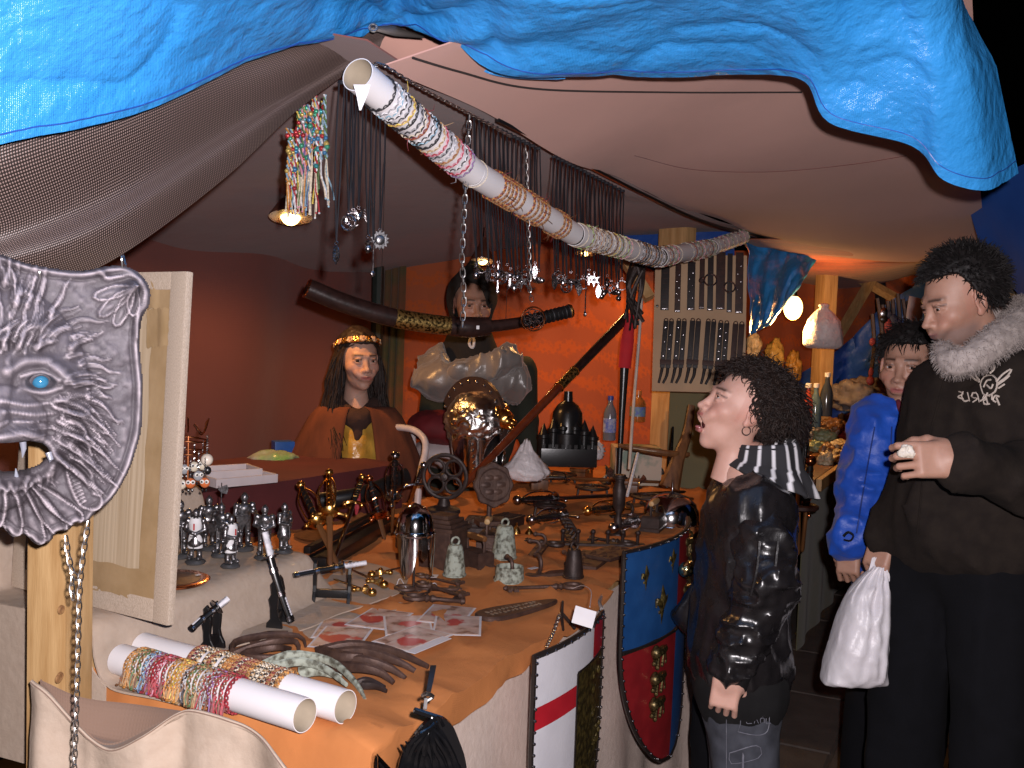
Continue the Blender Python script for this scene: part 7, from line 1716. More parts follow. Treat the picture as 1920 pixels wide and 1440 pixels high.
def head_vf(open_=0.0, fem=0.0, child=0.0, vox=.0034, nose=1.0):
 s = SDF((-.10, -.125, -.20), (.10, .15, .14), vox)
 s.ell((0, -.018, .035), (.074, .092, .083), .01); s.ell((0, .030, -.018), (.061, .062, .085), .03)
 jw = .046-.006*fem-.003*child; jz = -.075-.012*open_
 s.ell((0, .030, jz), (jw, .052, .036), .025); s.ell((0, .070-.004*child-.010*open_, -.098-.018*open_), (.019, .017, .015), .018)
 for x in (-1, 1):
  s.ell((x*.040, .056, -.026), (.024, .026, .022), .02); s.cap((x*.010, .088, .020), (x*.040, .074, .021), .0085-.002*fem, .007, .014)
  s.ell((x*.031, .100, .001), (.0185, .014, .0125), .012, op='sub')
  s.ell((x*.030, .083, -.046), (.014, .012, .014), .014)
 n = .012+.006*nose
 s.cap((0, .083, .010), (0, .094+n*.45, -.026), .0075, .0098, .012); s.ell((0, .096+n*.62, -.034), (.0115, .0125, .0095), .006)
 for x in (-1, 1): s.ell((x*.0125, .094+n*.28, -.037), (.0078, .0100, .0075), .006); s.ell((x*.007, .098+n*.40, -.0435), (.0038, .006, .003), .002, op='sub')
 s.ell((0, .088, -.058), (.030, .016, .020), .014)
 if open_ > 0:
  s.cap((-.012, .101, -.0545), (.012, .101, -.0545), .0058, .0058, .005); s.cap((-.010, .094-.006*open_, -.081-.013*open_), (.010, .094-.006*open_, -.081-.013*open_), .0068, .0068, .006)
  s.ell((0, .098, -.068-.007*open_), (.017, .032, .0105+.006*open_), .004, op='sub')
 else:
  s.cap((-.019, .093, -.062), (0, .1035, -.0585), .0035, .0058, .004); s.cap((.019, .093, -.062), (0, .1035, -.0585), .0035, .0058, .004); s.cap((-.014, .094, -.0695), (.014, .094, -.0695), .0062, .0062, .004)
  s.box((0, .112, -.0640), (.021, .012, .0009), .0004, .002, op='sub')
 for x in (-1, 1):                                       # lids close round the eyeball
  for zz, yy in ((.0092, .0885), (-.0068, .0865)): s.path([(x*.017, .083, .001), (x*.025, yy, zz), (x*.035, yy-.001, zz*.95), (x*.0455, .076, .0005)], .0042, .003)
  s.ell((x*.0765, -.004, -.006), (.009, .020, .032), .006, rot=Matrix.Rotation(x*R_(-16), 3, 'Z')); s.ell((x*.086, .002, -.004), (.007, .0115, .020), .004, op='sub'); s.ell((x*.078, .006, -.034), (.007, .009, .010), .006)
  s.ell((x*.079, .008, -.004), (.005, .005, .009), .003)
 s.cap((0, -.016, -.07), (0, -.037, -.20), .049-.008*fem-.010*child, .054-.008*fem-.012*child, .022)
 return relax(s.vf(), 1, .35)
def head_attrs(v, stub=0.0, browt=1.0, flush=.5, open_=0.0):
 x, y, z = v[:, 0], v[:, 1], v[:, 2]; ax = np.abs(x)
 if open_: lip = np.exp(-((z+.0545)/.0055)**2)*(ax < .021)*(y > .092)+np.exp(-((z+.082+.013*open_)/.007)**2)*(ax < .019)*(y > .082)
 else: lip = np.exp(-((z+.0645)/.0075)**4)*np.clip((.0235-ax)/.004, 0, 1)*(y > .086)
 brow = np.exp(-((z-.0235-.05*(ax-.02)*(ax < .035))/.0042)**2)*np.clip((ax-.010)/.004, 0, 1)*np.clip((.052-ax)/.008, 0, 1)*(y > .05)*browt+.85*np.exp(-((z-.0085+.06*np.abs(ax-.031))/.0024)**2)*(ax > .016)*(ax < .050)*(y > .068)
 st_ = np.clip((-.045-z)/.02, 0, 1)*np.clip((y+.01)/.03, 0, 1)*np.clip((z+.15)/.03, 0, 1)*np.clip((ax-.0)/.02+.7, 0, 1)*stub
 fl_ = np.exp(-(((ax-.042)/.024)**2+((z+.028)/.022)**2))*(y > .02)*flush+np.exp(-(((ax-.08)/.02)**2))*(y < .03)*(np.abs(z) < .04)*flush
 return dict(lip=np.clip(lip, 0, 1), brow=np.clip(brow, 0, 1), stubble=np.clip(st_, 0, .85), flush=np.clip(fl_, 0, 1)*.6)
def eyes(par, m, gaze=(0, 0)):
 for x in (-1, 1):
  c = np.array([x*.0312, .0755, .0012]); g = G().add(ball(.0125, 14, 10, c))
  d = nrm([gaze[0]+x*.03, 1, gaze[1]]); fr = frm(c+d*.0095, z=d, x=[1, 0, 0]); g.add((ball(.0076, 12, 8)[0]*np.array([1, 1, .62]), ball(.0076, 12, 8)[1]), fr, 1)
  g.obj('eye', [EYEW, IRIS], par, m)
def body_frame(o_xy, fwd):
 f = nrm([fwd[0], fwd[1], 0]); return frm((o_xy[0], o_xy[1], 0), y=f, z=ZUP)
def arr(m): return np.array(m)
def xf(m, p): a = np.array(m); return np.asarray(p)@a[:3, :3].T+a[:3, 3]
def hand_vf(curl=(.5, .6, .5), thumb=.4, spread=.06, vox=.0026, pinch=False):
 """wrist at the origin, fingers toward -z, palm faces +x, thumb on +y"""
 s = SDF((-.06, -.075, -.20), (.10, .09, .08), vox)
 s.box((0, 0, -.050), (.0135, .038, .042), .012, .012); s.cap((0, 0, .065), (0, 0, -.02), .025, .026, .02); s.ell((.010, .026, -.035), (.015, .016, .030), .012)
 for k, (y, L, r) in enumerate(((.031, .074, .0083), (.0105, .083, .0086), (-.0100, .077, .0082), (-.0295, .060, .0073))):
  p = np.array([0, y, -.088]); a = 0.0; sp = spread*(1.5-k); c = [q*(1+.10*k) for q in curl]
  for j, fr in enumerate((.46, .30, .24)):
   a += c[j]; d = np.array([math.sin(a), math.sin(sp)*math.cos(a), -math.cos(a)*math.cos(sp)]); q = p+d*L*fr; s.cap(p, q, r*(1-.10*j), r*(.93-.10*j), .002 if j else .004); p = q
 p = np.array([.006, .034, -.028]); d = nrm([.35+thumb*.5, .75-thumb*.5, -.75])
 for j, L in enumerate((.034, .030, .024)):
  q = p+d*L; s.cap(p, q, .0115-.001*j, .0105-.0012*j, .008); p = q; d = nrm(d+np.array([thumb*.35, -.28, -.15]))
 return relax(s.vf(), 1, .4)
class Person:
 def __init__(s, xy, fwd, label, skin_):
  s.m = body_frame(xy, fwd); s.o = empty('person', s.m, label, 'person'); s.mi = arr(s.m.inverted()); s.skin = skin_; s.body = G(); s.attrs = []; s.n = 0
 def L(s, px, py, d): p = P(px, py, d); return s.mi[:3, :3]@p+s.mi[:3, 3]
 def dirL(s, v): return s.mi[:3, :3]@np.asarray(v, float)
 def skin_add(s, vf, m=None, at=None):
  v, f = vf; s.body.add((v, f), m); n = len(v)
  s.attrs.append({k: (at[k] if at else np.zeros(n)) for k in ('lip', 'brow', 'stubble', 'flush')})
 def head(s, c, fwd, up=(0, 0, 1), scale=1.0, stub=0, gaze=(0, 0), open_=0, fem=0, child=0, nose=1.0, brow=1.0, flush=.5):
  hm = frm(c, y=nrm(fwd), z=np.array(up, float)) if False else frm(c, z=nrm(np.array(up, float)-nrm(fwd)*np.dot(up, nrm(fwd))), y=nrm(fwd))
  f = nrm(fwd); z = nrm(np.array(up, float)-f*np.dot(up, f)); x = np.cross(f, z); hm = Matrix.Identity(4)
  for i in range(3): hm[i][0] = x[i]; hm[i][1] = f[i]; hm[i][2] = z[i]; hm[i][3] = c[i]
  hm = hm @ Matrix.Scale(scale, 4); s.hm = hm
  v, fc = head_vf(open_, fem, child, nose=nose); s.skin_add((v, fc), hm, head_attrs(v, stub, brow, flush, open_)); eyes(s.o, hm, gaze)
  if open_:
   vfmesh('mouth_inside', ball(.015, 10, 7, (0, .074, -.072), (1.05, .9, 1)), MOUTH, s.o, hm); vfmesh('tongue', ball(.012, 10, 7, (0, .088, -.083-.006*open_), (1, 1.05, .45)), TONG, s.o, hm); vfmesh('teeth', tube([(-.011, .090, -.0600), (0, .096, -.0602), (.011, .090, -.0600)], .0024, 6), TEETH, s.o, hm)
 def hand(s, wrist, fdir, palm, scale=1.0, left=False, **k):
  v, f = hand_vf(**k)
  z = -nrm(fdir); x = np.asarray(palm, float); x = nrm(x-z*np.dot(x, z)); y = np.cross(z, x)
  if left: v = v*np.array([1, -1, 1]); f = [tuple(reversed(q)) for q in f]
  m = Matrix.Identity(4)
  for i in range(3): m[i][0] = x[i]; m[i][1] = y[i]; m[i][2] = z[i]; m[i][3] = wrist[i]
  s.skin_add((v, f), m @ Matrix.Scale(scale, 4))
 def core(s, paths, vox=.012):
  pts = np.concatenate([np.array(p) for p, r in paths]); R = max(max(np.atleast_1d(r)) for p, r in paths)+.03
  q = SDF(pts.min(0)-R, pts.max(0)+R, vox)
  for p, r in paths: q.path(p, r, .03)
  s.skin_add(q.vf())
 def done(s):
  ob = s.body.obj('body', s.skin, s.o, angle=180)
  for k in ('lip', 'brow', 'stubble', 'flush'): set_attr(ob.data, k, np.concatenate([a[k] for a in s.attrs]))
  return ob
 def cloth(s, name, prims, mat, vox=.011, wr=((.006, 16, 1), (.003, 40, 2)), label=None, subs=(), stretch=(1, 1, .6), sm=1, zcut=None):
  """prims: (kind, args..., k)"""
  pts = []
  for p in prims:
   if p[0] == 'cap': pts += [np.array(p[1])-max(p[3], p[4]), np.array(p[1])+max(p[3], p[4]), np.array(p[2])-max(p[3], p[4]), np.array(p[2])+max(p[3], p[4])]
   else: r = np.array(p[2]) if np.ndim(p[2]) else np.full(3, p[2]); pts += [np.array(p[1])-r, np.array(p[1])+r]
  pts = np.array(pts); q = SDF(pts.min(0)-.04, pts.max(0)+.04, vox)
  for p in prims:
   if p[0] == 'cap': q.cap(p[1], p[2], p[3], p[4], p[5])
   elif p[0] == 'ell': q.ell(p[1], p[2], p[3])
  for p in subs:
   if p[0] == 'cap': q.cap(p[1], p[2], p[3], p[4], p[5], op='sub')
   elif p[0] == 'ell': q.ell(p[1], p[2], p[3], op='sub')
   elif p[0] == 'box': q.box(p[1], p[2], .01, p[3], op='sub')
  st = np.array(stretch)
  def fn(X):
   d = 0
   for a, fq, sd in wr: n = 1-np.abs(vnoise(X*st, fq, sd)); d = d-a*(n**3-.35)
   return d
  q.displace(fn)
  ob = vfmesh(name, relax(q.vf(), sm, .45), mat, s.o, angle=180)
  if label: ob['label'] = label
  return ob
def scalp_ok(d, front=.42, side=-.25, back=-.75):
 """unit direction on the skull: is there hair?"""
 y = d[1]; lim = front if y > .45 else (side+(front-side)*max(0, (y-.05)/.4) if y > .05 else back+(side-back)*max(0, (y+.5)/.55) if y > -.5 else back)
 return d[2] > lim
def hair(per, n, length, curl, mat, front=.42, side=-.25, back=-.75, lift=1.0, fall=.6, cap=True, rad=.0021, seed=1, comb=(0, .0, 0), wave=0.0, thick_=1.0, long_=None, nm='hair', segs=7):
 rr = np.random.default_rng(seed); g = G(); cen = np.array([0, -.016, .034]); R = np.array([.077, .096, .088])
 if cap:
  s = SDF((-.11, -.13, -.14), (.11, .12, .16), .005); s.ell(cen, R*np.array([1.03, 1.03, 1.04])*thick_, .005)
  dd_ = np.stack(np.meshgrid(*[s.lo[i]+np.arange(s.n[i])*s.vox for i in range(3)], indexing='ij'), -1); dd_ = (dd_-cen)/R; dd_ /= np.linalg.norm(dd_, axis=-1)[..., None]+1e-9; y_ = dd_[..., 1]
  lm = np.interp(y_, [-.5, .05, .45, 1], [back, side, front, front])+.10
  s.D = np.maximum(s.D, ((lm-dd_[..., 2])*.085).astype(np.float32))
  s.displace(lambda X: -.006*np.abs(vnoise(X, 60, seed))-.005*np.abs(vnoise(X, 120, seed+1)))
  g.add(s.vf())
 k = 0
 while k < n:
  d = rr.normal(size=3); d /= np.linalg.norm(d)
  if not scalp_ok(d, front, side, back) or (long_ and d[1] > .5 and abs(d[0]) < .45 and d[2] < .62): continue
  k += 1; p = cen+d*R*1.0
  if long_ and (d[1] < .8 or abs(d[0]) > .2):
   h2 = nrm([d[0] if abs(d[0]) > .55 or d[1] < -.25 else math.copysign(.75, d[0]+.15), min(d[1], .35), 0]); z1 = min(p[2]-.02, .03); j3 = rr.normal(size=(5, 3))*.010; e_ = long_*rr.uniform(.75, 1.1)
   q_ = np.array([p, [h2[0]*.086, h2[1]*.100-.02, z1], [h2[0]*.098, h2[1]*.085-.025, -.10], [h2[0]*.115, h2[1]*.085-.015, -.20], [h2[0]*.12, h2[1]*.08+.075, -.20-(e_-.2)*.9]]); q_[2:] += j3[2:]
   g.add(tube(spline(q_, 12), [rad, rad*1.2, rad*1.2, rad*.5], 3, caps=False)); continue
  L = length*rr.uniform(.7, 1.25); dr = nrm(d*lift+np.array(comb)+rr.normal(size=3)*.25); pts = [p]; sg = segs
  ph = rr.uniform(0, 6.28); tw = curl*rr.uniform(.7, 1.3); a = nrm(np.cross(dr, [.3, .2, 1])); b = np.cross(dr, a)
  for j in range(1, sg+1):
   t = j/sg
   dr = nrm(dr+np.array([0, 0, -1])*fall*(1.6/sg)+np.array(comb)*.3/sg);
   p = p+dr*L/sg
   e = (p-cen)/(R*1.02); ne = np.linalg.norm(e)
   if ne < 1 and p[2] > -.05: p = cen+e/ne*R*1.02
   elif p[2] <= -.05: hx = math.hypot(p[0], p[1]+.03); mn = .062+.10*min(1, max(0, -.05-p[2])/.12)*(1 if long_ else 0); p[:2] = np.array([0, -.03])+(p[:2]-np.array([0, -.03]))*max(1, mn/max(hx, 1e-6)) if hx < mn else p[:2]
   w_ = (math.cos(ph+tw*t*6.28)*a+math.sin(ph+tw*t*6.28)*b)*wave*min(1, t*2)
   pts.append(p+w_)
  g.add(tube(np.array(pts), [rad, rad*1.1, rad*.35], 3, caps=False))
 return g.obj(nm, mat, per.o, per.hm, angle=180)
LEATHER = M('black_leather', (.014, .012, .013), c2=(.009, .008, .009), rough=.33, r2=.22, bump=.22, bs=34, bd=.008, vs=30, spec=.6)
KNIT = M('charcoal_knit', (.012, .0115, .012), spec=.2, c2=(.008, .0075, .008), rough=.9, bump=.4, bs=300, bd=.001)
DENIM = M('dark_denim', (.060, .064, .080), c2=(.030, .032, .042), vs=22, rough=.85, bump=.35, bs=420, bd=.001)
BLACKTR = M('black_trousers', (.0038, .0038, .0055), spec=.2, rough=.95, bump=.2, bs=200)
# ---------------------------------------------------------------- the boy at the counter
b = Person(tuple(P(1405, 1300, 2.52)[:2]), (-1, .10), 'boy with curly hair in a shiny black leather jacket looking up with open mouth', SK['boy'])
hc = b.L(1394, 768, 2.50)
b.head(hc, b.dirL(nrm(np.array([-.93, -.10, 0]))*.90+np.array([0, 0, .36])), scale=.93, open_=1.0, child=1, gaze=(-.10, .55), nose=.8, flush=.7)
sh = b.L(1412, 905, 2.50); hipc = b.L(1385, 1270, 2.52); el = b.L(1440, 1090, 2.33); wr = b.L(1372, 1262, 2.36)
b.core([([hc+np.array([0, -.03, -.12]), sh+np.array([0, 0, .02]), hipc], [.04, .07, .08]), ([sh+np.array([-.13, 0, -.03]), el, wr], [.03, .03, .022]), ([hipc+np.array([.06, 0, 0]), (.07, 0, .45), (.07, 0, .06)], .045), ([hipc+np.array([-.06, 0, 0]), (-.07, 0, .45), (-.07, 0, .06)], .045)])
b.hand(b.L(1366, 1264, 2.345), b.dirL(nrm([-.12, .0, -1])), b.dirL([.25, 1, 0]), .86, left=True, curl=(.75, 1.0, .6), thumb=.7)
b.done()
S_, H_ = sh, hipc
b.cloth('jacket', [('cap', S_+np.array([-.10, 0, -.055]), S_+np.array([.12, .0, -.055]), .080, .080, .04), ('ell', (S_[0], S_[1]+.012, S_[2]-.15), (.165, .110, .19), .04), ('ell', (H_[0], H_[1]+.005, H_[2]+.13), (.155, .110, .17), .05), ('cap', H_+np.array([-.05, 0, .04]), H_+np.array([.05, 0, .04]), .106, .106, .05),
                   ('cap', S_+np.array([.14, 0, -.04]), el+np.array([.38, .02, .02]), .07, .06, .03), ('cap', el+np.array([.38, .02, .02]), wr+np.array([.38, .06, .02]), .062, .05, .02)], LEATHER, .0095, ((.017, 12, 1), (.008, 24, 3)), stretch=(1, 1, .55))
b.cloth('jacket_sleeve', [('cap', S_+np.array([-.118, -.005, -.06]), el, .070, .062, .02), ('cap', el, wr+np.array([0, 0, .02]), .064, .052, .02)], LEATHER, .0075, ((.016, 15, 1), (.010, 30, 3)), stretch=(1, 1, 1.5))
b.cloth('knit_cuff', [('cap', wr+np.array([0, -.004, .03]), wr+np.array([.012, .0, -.028]), .050, .040, .01)], KNIT, .006, ((.002, 90, 2),))
b.cloth('knit_hem', [('cap', H_+np.array([-.06, 0, .005]), H_+np.array([.06, 0, .005]), .104, .104, .04), ('cap', H_+np.array([-.06, 0, -.03]), H_+np.array([.06, 0, -.03]), .100, .100, .04)], KNIT, .011, ((.004, 22, 2),))
b.cloth('jeans', [('cap', H_+np.array([-.05, 0, -.02]), H_+np.array([.05, 0, -.02]), .098, .098, .03)]+[('cap', (x, H_[1], H_[2]-.04), (x*1.05, .0, .44), .086, .074, .03) for x in (-.075, .075)]+[('cap', (x*1.05, .0, .44), (x*1.05, -.01, .07), .076, .075, .02) for x in (-.075, .075)], DENIM, .011, ((.007, 14, 1), (.003, 38, 2)))
for x in (-.08, .08): b.cloth('shoe', [('cap', (x, -.05, .04), (x, .11, .035), .043, .038, .02)], M('dark_trainer', (.05, .05, .055), rough=.6) if 'dark_trainer' not in bpy.data.materials else bpy.data.materials['dark_trainer'], .009, ((.001, 40, 1),))
# striped hood lying round the neck
def hood_mat():
 m, n, bb = new_mat('striped_hood'); L = n.links; N = n.nodes
 at = N.new('ShaderNodeAttribute'); at.attribute_name = 'stripe'; mx = N.new('ShaderNodeMix'); mx.data_type = 'RGBA'; L.new(at.outputs['Fac'], mx.inputs[0]); mx.inputs[6].default_value = rgb((.022, .021, .024)); mx.inputs[7].default_value = rgb((.72, .70, .72)); L.new(mx.outputs[2], bb.inputs['Base Color']); bb.inputs['Roughness'].default_value = .9
 return m
HM = hood_mat()
nc = b.L(1428, 862, 2.50)
th = np.linspace(0, 2*math.pi, 120); A = np.zeros((16, 120, 3)); stv = np.zeros((16, 120))
for i in range(16):
 t = i/15
 for j, a in enumerate(th):
  fx = math.sin(a); fy = math.cos(a)                 # a=0 toward the front
  back = .5-.5*fy
  ro = .060+.050*t*(.7+.3*back)+.004*back*t; drop = .004-(.07*t**1.4+.03*back*t**2)*(.35+.65*back)+.045*math.sin(min(1, t*2.2)*math.pi)*(.55+.45*back)
  ru = .012*math.sin(a*9+3*t)*t*back
  A[i, j] = nc+np.array([fx*(ro+ru)*1.12, fy*(ro+ru)*1.0-.012*back*t-.006, .012+drop+.018*(1-back)*0])
  stv[i, j] = 1.0 if ((a/(2*math.pi)*15+.12*math.sin(5*t)) % 1) < .24 else 0.0
A[:, -1] = A[:, 0]
vf = thick(A, .010); ob = vfmesh('striped_hood', vf, HM, b.o, angle=180); set_attr(ob.data, 'stripe', np.concatenate([stv.ravel(), stv.ravel()*0]))
A2 = A[:5]+np.array([0, 0, -.004]);
vfmesh('hood_lining', thick(np.stack([A[0]*1.0, (A[0]+nc*1.0)/2*1.0+np.array([0, 0, -.014]), nc+(A[0]-nc)*.62+np.array([0, 0, -.03])]), .004), M('grey_fleece', (.42, .38, .38), rough=.95), b.o, angle=180)
hair(b, 1900, .042, 1.2, HAIR, front=.44, side=-.34, back=-.75, lift=.55, fall=.7, seed=3, comb=(0, .28, 0), wave=.0075, rad=.0019, thick_=1.02, segs=9)
# jacket details on the near sleeve: seams, pocket zip
for pts in ([el+np.array([-.05, .03, .10]), el+np.array([-.063, .035, .04]), el+np.array([-.06, .045, -.02])], [el+np.array([-.055, -.01, .12]), el+np.array([-.066, -.004, .05])]): vfmesh('seam', tube(spline(pts, 8), .0035, 5), LEATHER, b.o)
vfmesh('earring', torus(.011, .0014, 16, 5), MAT['silver'], b.o, b.hm @ Matrix.Translation((-.080, -.002, -.050)) @ Matrix.Rotation(R_(90), 4, 'Y'))
# jeans print and seams on the near leg
lx = -.075-.083; pm_ = M('faded_denim_print', (.20, .20, .23), c2=(.12, .12, .15), vs=60, rough=.85)
for pts in ([(lx+.008, .03, H_[2]-.06), (lx-.004, .028, .5), (lx+.004, .026, .3)],): vfmesh('side_seam', tube(spline(pts, 10), .003, 5), pm_, b.o)
# ---------------------------------------------------------------- the curly haired person behind him
c = Person(tuple(P(1385, 1300, 2.95)[:2]), (-.5, .85), 'person with a mass of dark curly hair hidden behind the boy in leather', SK['boy'])
hc = c.L(1432, 800, 2.92); c.head(hc, c.dirL([-.5, .85, 0]), scale=.92, fem=1)
c.core([([hc+np.array([0, -.03, -.12]), (0, -.02, 1.0), (0, 0, .6)], [.04, .08, .1])]); c.done()
c.cloth('dark_coat', [('cap', (-.05, -.02, 1.08), (.05, -.02, 1.08), .075, .075, .05), ('ell', (0, -.02, .90), (.11, .11, .28), .06), ('ell', (0, 0, .55), (.11, .11, .28), .06)], M('dark_coat_cloth', (.016, .013, .014), rough=.9), .013)
c.cloth('trousers', [('cap', (s*.08, 0, .5), (s*.08, 0, .06), .07, .06, .02) for s in (-1, 1)], BLACKTR, .014)
hair(c, 1500, .058, 1.4, HAIR, front=.5, side=-.4, back=-.95, lift=.6, fall=.9, seed=5, wave=.010, rad=.0023, thick_=1.14, segs=10)
# ---------------------------------------------------------------- the man with the fur collar
m_ = Person(tuple(P(1785, 1300, 2.48)[:2]), (-.80, -.55), 'tall man with dark hair in a dark jacket with white fur collar holding bread', SK['man'])
hc = m_.L(1803, 560, 2.42)
m_.head(hc, m_.dirL(nrm([-.94, -.12, -.36])), scale=.93, stub=.75, gaze=(-.1, -.5), nose=1.25, brow=1.0, flush=.4)
nb = m_.L(1848, 690, 2.45); ch = m_.L(1856, 830, 2.45); hp_ = m_.L(1796, 1015, 2.48); nsh = m_.L(1925, 745, 2.32); nel = m_.L(1962, 915, 2.22); nwr = m_.L(1806, 866, 2.10)
fsh = m_.L(1782, 752, 2.62); fel = m_.L(1742, 905, 2.62); fwr = m_.L(1662, 1010, 2.56)
m_.core([([hc+np.array([0, -.03, -.13]), nb, hp_], [.05, .09, .10]), ([nsh, nel, nwr], [.04, .035, .026]), ([fsh, fel, fwr], [.04, .035, .026])])
m_.hand(m_.L(1800, 862, 2.10), m_.dirL(P(1722, 862, 2.10)-P(1800, 862, 2.10)), m_.dirL(cF+np.array([0, 0, -.25])), 1.0, left=False, curl=(.55, .85, .5), thumb=.75, spread=.02)
m_.hand(m_.L(1662, 1000, 2.56), m_.dirL(P(1645, 1052, 2.555)-P(1662, 1000, 2.56)), m_.dirL([.7, .5, 0]), .95, curl=(1.0, 1.2, .9), thumb=.8)
m_.done()
JK = M('dark_brown_jacket', (.019, .0135, .0105), spec=.2, c2=(.013, .009, .0075), vs=30, rough=.95, bump=.5, bs=200, bd=.002)
m_.cloth('jacket', [('cap', nsh, fsh, .085, .085, .06), ('ell', ch+np.array([0, .0, .03]), (.205, .150, .24), .08), ('ell', hp_+np.array([0, .02, .07]), (.165, .140, .18), .08), ('cap', hp_+np.array([-.07, 0, .02]), hp_+np.array([.07, 0, .02]), .112, .112, .05),
     ('cap', nsh, nel, .088, .078, .04), ('cap', nel, nwr+(nel-nwr)*.06, .078, .058, .03), ('cap', fsh, fel, .08, .07, .04), ('cap', fel, fwr+(fel-fwr)*.05, .068, .050, .03)], JK, .0115, ((.022, 7, 1), (.010, 16, 3)), stretch=(1, 1, .7))
m_.cloth('trousers', [('cap', hp_+np.array([-.06, 0, -.04]), hp_+np.array([.06, 0, -.04]), .108, .108, .04)]+[('cap', hp_+np.array([s*.085, .0, -.08]), (s*.115, .01, .48), .100, .086, .025) for s in (-1, 1)]+[('cap', (s*.115, .01, .48), (s*.12, -.02, .07), .086, .088, .02) for s in (-1, 1)], BLACKTR, .0125, ((.016, 8, 1), (.007, 18, 2)))
for s in (-1, 1): m_.cloth('shoe', [('cap', (s*.12, -.06, .045), (s*.13, .15, .04), .05, .043, .02)], bpy.data.materials['dark_trainer'], .01, ((.001, 40, 1),))
hair(m_, 2200, .030, .3, HAIRB, front=.40, side=-.55, back=-.72, lift=.8, fall=.3, seed=6, comb=(0, .25, .1), wave=.003, rad=.0017, thick_=1.06, segs=5)
# fur collar: a padded roll with tufts
FUR = M('cream_fur', (.43, .37, .34), c2=(.30, .25, .23), vs=60, rough=.95)
cpts = spline(np.array([m_.L(1768, 655, 2.36), m_.L(1785, 680, 2.30), m_.L(1822, 672, 2.28), m_.L(1870, 640, 2.30), m_.L(1915, 610, 2.38), m_.L(1925, 590, 2.52), m_.L(1880, 600, 2.62), m_.L(1800, 640, 2.58), m_.L(1768, 655, 2.50)]), 60)
q = SDF(cpts.min(0)-.08, cpts.max(0)+.08, .006); t_ = np.linspace(0, 1, 60); q.path(cpts[::2], np.r_[np.linspace(.018, .042, 15), np.linspace(.042, .022, 15)], .015); q.displace(lambda X: -.006*np.abs(vnoise(X, 55, 1))-.004*np.abs(vnoise(X, 130, 2)))
fv, ff = q.vf(); vfmesh('fur_collar', (fv, ff), FUR, m_.o, angle=180)
g = G(); r_ = np.random.default_rng(3); cc_ = cpts.mean(0)
for k in r_.integers(0, len(fv), 5200):
 i = np.argmin(((cpts-fv[k])**2).sum(1)); d = nrm(nrm(fv[k]-cpts[i])+r_.normal(size=3)*.5+np.array([0, 0, -.3])); g.add(tube(np.array([fv[k]-d*.002, fv[k]+d*.006, fv[k]+d*.012+np.array([0, 0, -.003])]), [.0006, .0002], 3, caps=False))
fo = g.obj('fur_tuft', FUR, m_.o, angle=180); fo['kind'] = 'stuff'
# embroidered bird and mirrored gothic letters on the breast
EMB = M('cream_thread', (.55, .47, .40), c2=(.4, .33, .28), vs=200, rough=.7)
def breast(px, py):
 return m_.L(px, py, 2.215)
sj = [o_ for o_ in m_.o.children if o_.name.startswith('jacket')][0]
bpy.context.view_layer.update()
dg_ = bpy.context.evaluated_depsgraph_get()
def onto(ob, px, py, lift=.003):
 mi_ = ob.matrix_world.inverted(); o_ = mi_ @ Vector(CAM); d_ = (mi_.to_3x3() @ Vector(ray(px, py))).normalized()
 hit, loc, nor, _ = ob.ray_cast(o_, d_);
 return (np.array(loc)-np.array(d_)*lift) if hit else None
def stitch(ob, par, pts, r, mat, nm, n=14):
 q = [onto(ob, x, y) for x, y in spline(np.array(pts, float), n)]; q = [p for p in q if p is not None]
 if len(q) > 2: return vfmesh(nm, tube(np.array(q), r, 5, flat=.7), mat, par)
for k, pts in enumerate([[(1843, 738), (1838, 720), (1846, 706), (1862, 704), (1870, 716), (1866, 734), (1852, 742), (1843, 738)], [(1868, 716), (1880, 702), (1896, 692), (1890, 704), (1872, 718)], [(1870, 722), (1884, 712), (1893, 704)], [(1872, 728), (1884, 720)], [(1836, 712), (1826, 700), (1818, 686), (1824, 698), (1836, 714)], [(1836, 716), (1824, 708), (1817, 696)], [(1850, 704), (1846, 692), (1852, 684), (1862, 684), (1864, 692), (1856, 700)], [(1852, 736), (1846, 746), (1838, 752)], [(1860, 738), (1860, 750)], [(1850, 722), (1858, 728), (1862, 720)], [(1844, 726), (1850, 714), (1858, 712)]]): stitch(sj, m_.o, pts, .0022, EMB, 'embroidered_bird')
for pts in ([(1874, 760), (1868, 745)], [(1874, 744), (1866, 742), (1862, 750), (1868, 754)], [(1852, 757), (1848, 742)], [(1856, 757), (1846, 758), (1844, 750), (1851, 749), (1843, 746), (1846, 741), (1856, 743)], [(1836, 754), (1832, 738), (1824, 737), (1822, 745), (1833, 747), (1824, 754)], [(1818, 752), (1814, 736)], [(1818, 750), (1808, 752), (1803, 742), (1806, 734)], [(1806, 748), (1796, 744), (1806, 738), (1798, 734)]): stitch(sj, m_.o, pts, .0021, EMB, 'embroidered_letter', 10)
stitch(sj, m_.o, [(1772, 690), (1766, 712)], .0026, MAT['chain'], 'zip_pull', 5)
for pts in ([(1776, 690), (1758, 760), (1736, 850), (1720, 1000)],): stitch(sj, m_.o, pts, .003, JK, 'front_seam', 24)
# bread in his hand
bread = M('pale_bread', (.74, .68, .60), c2=(.62, .54, .44), vs=70, rough=.9, bump=.6, bs=200)
crumple('bread_piece', P(1700, 848, 2.10), (.017, .011, .014), 'torn piece of white bread held by the man with the fur collar', 'bread', bread, seed=11, amp=.45)
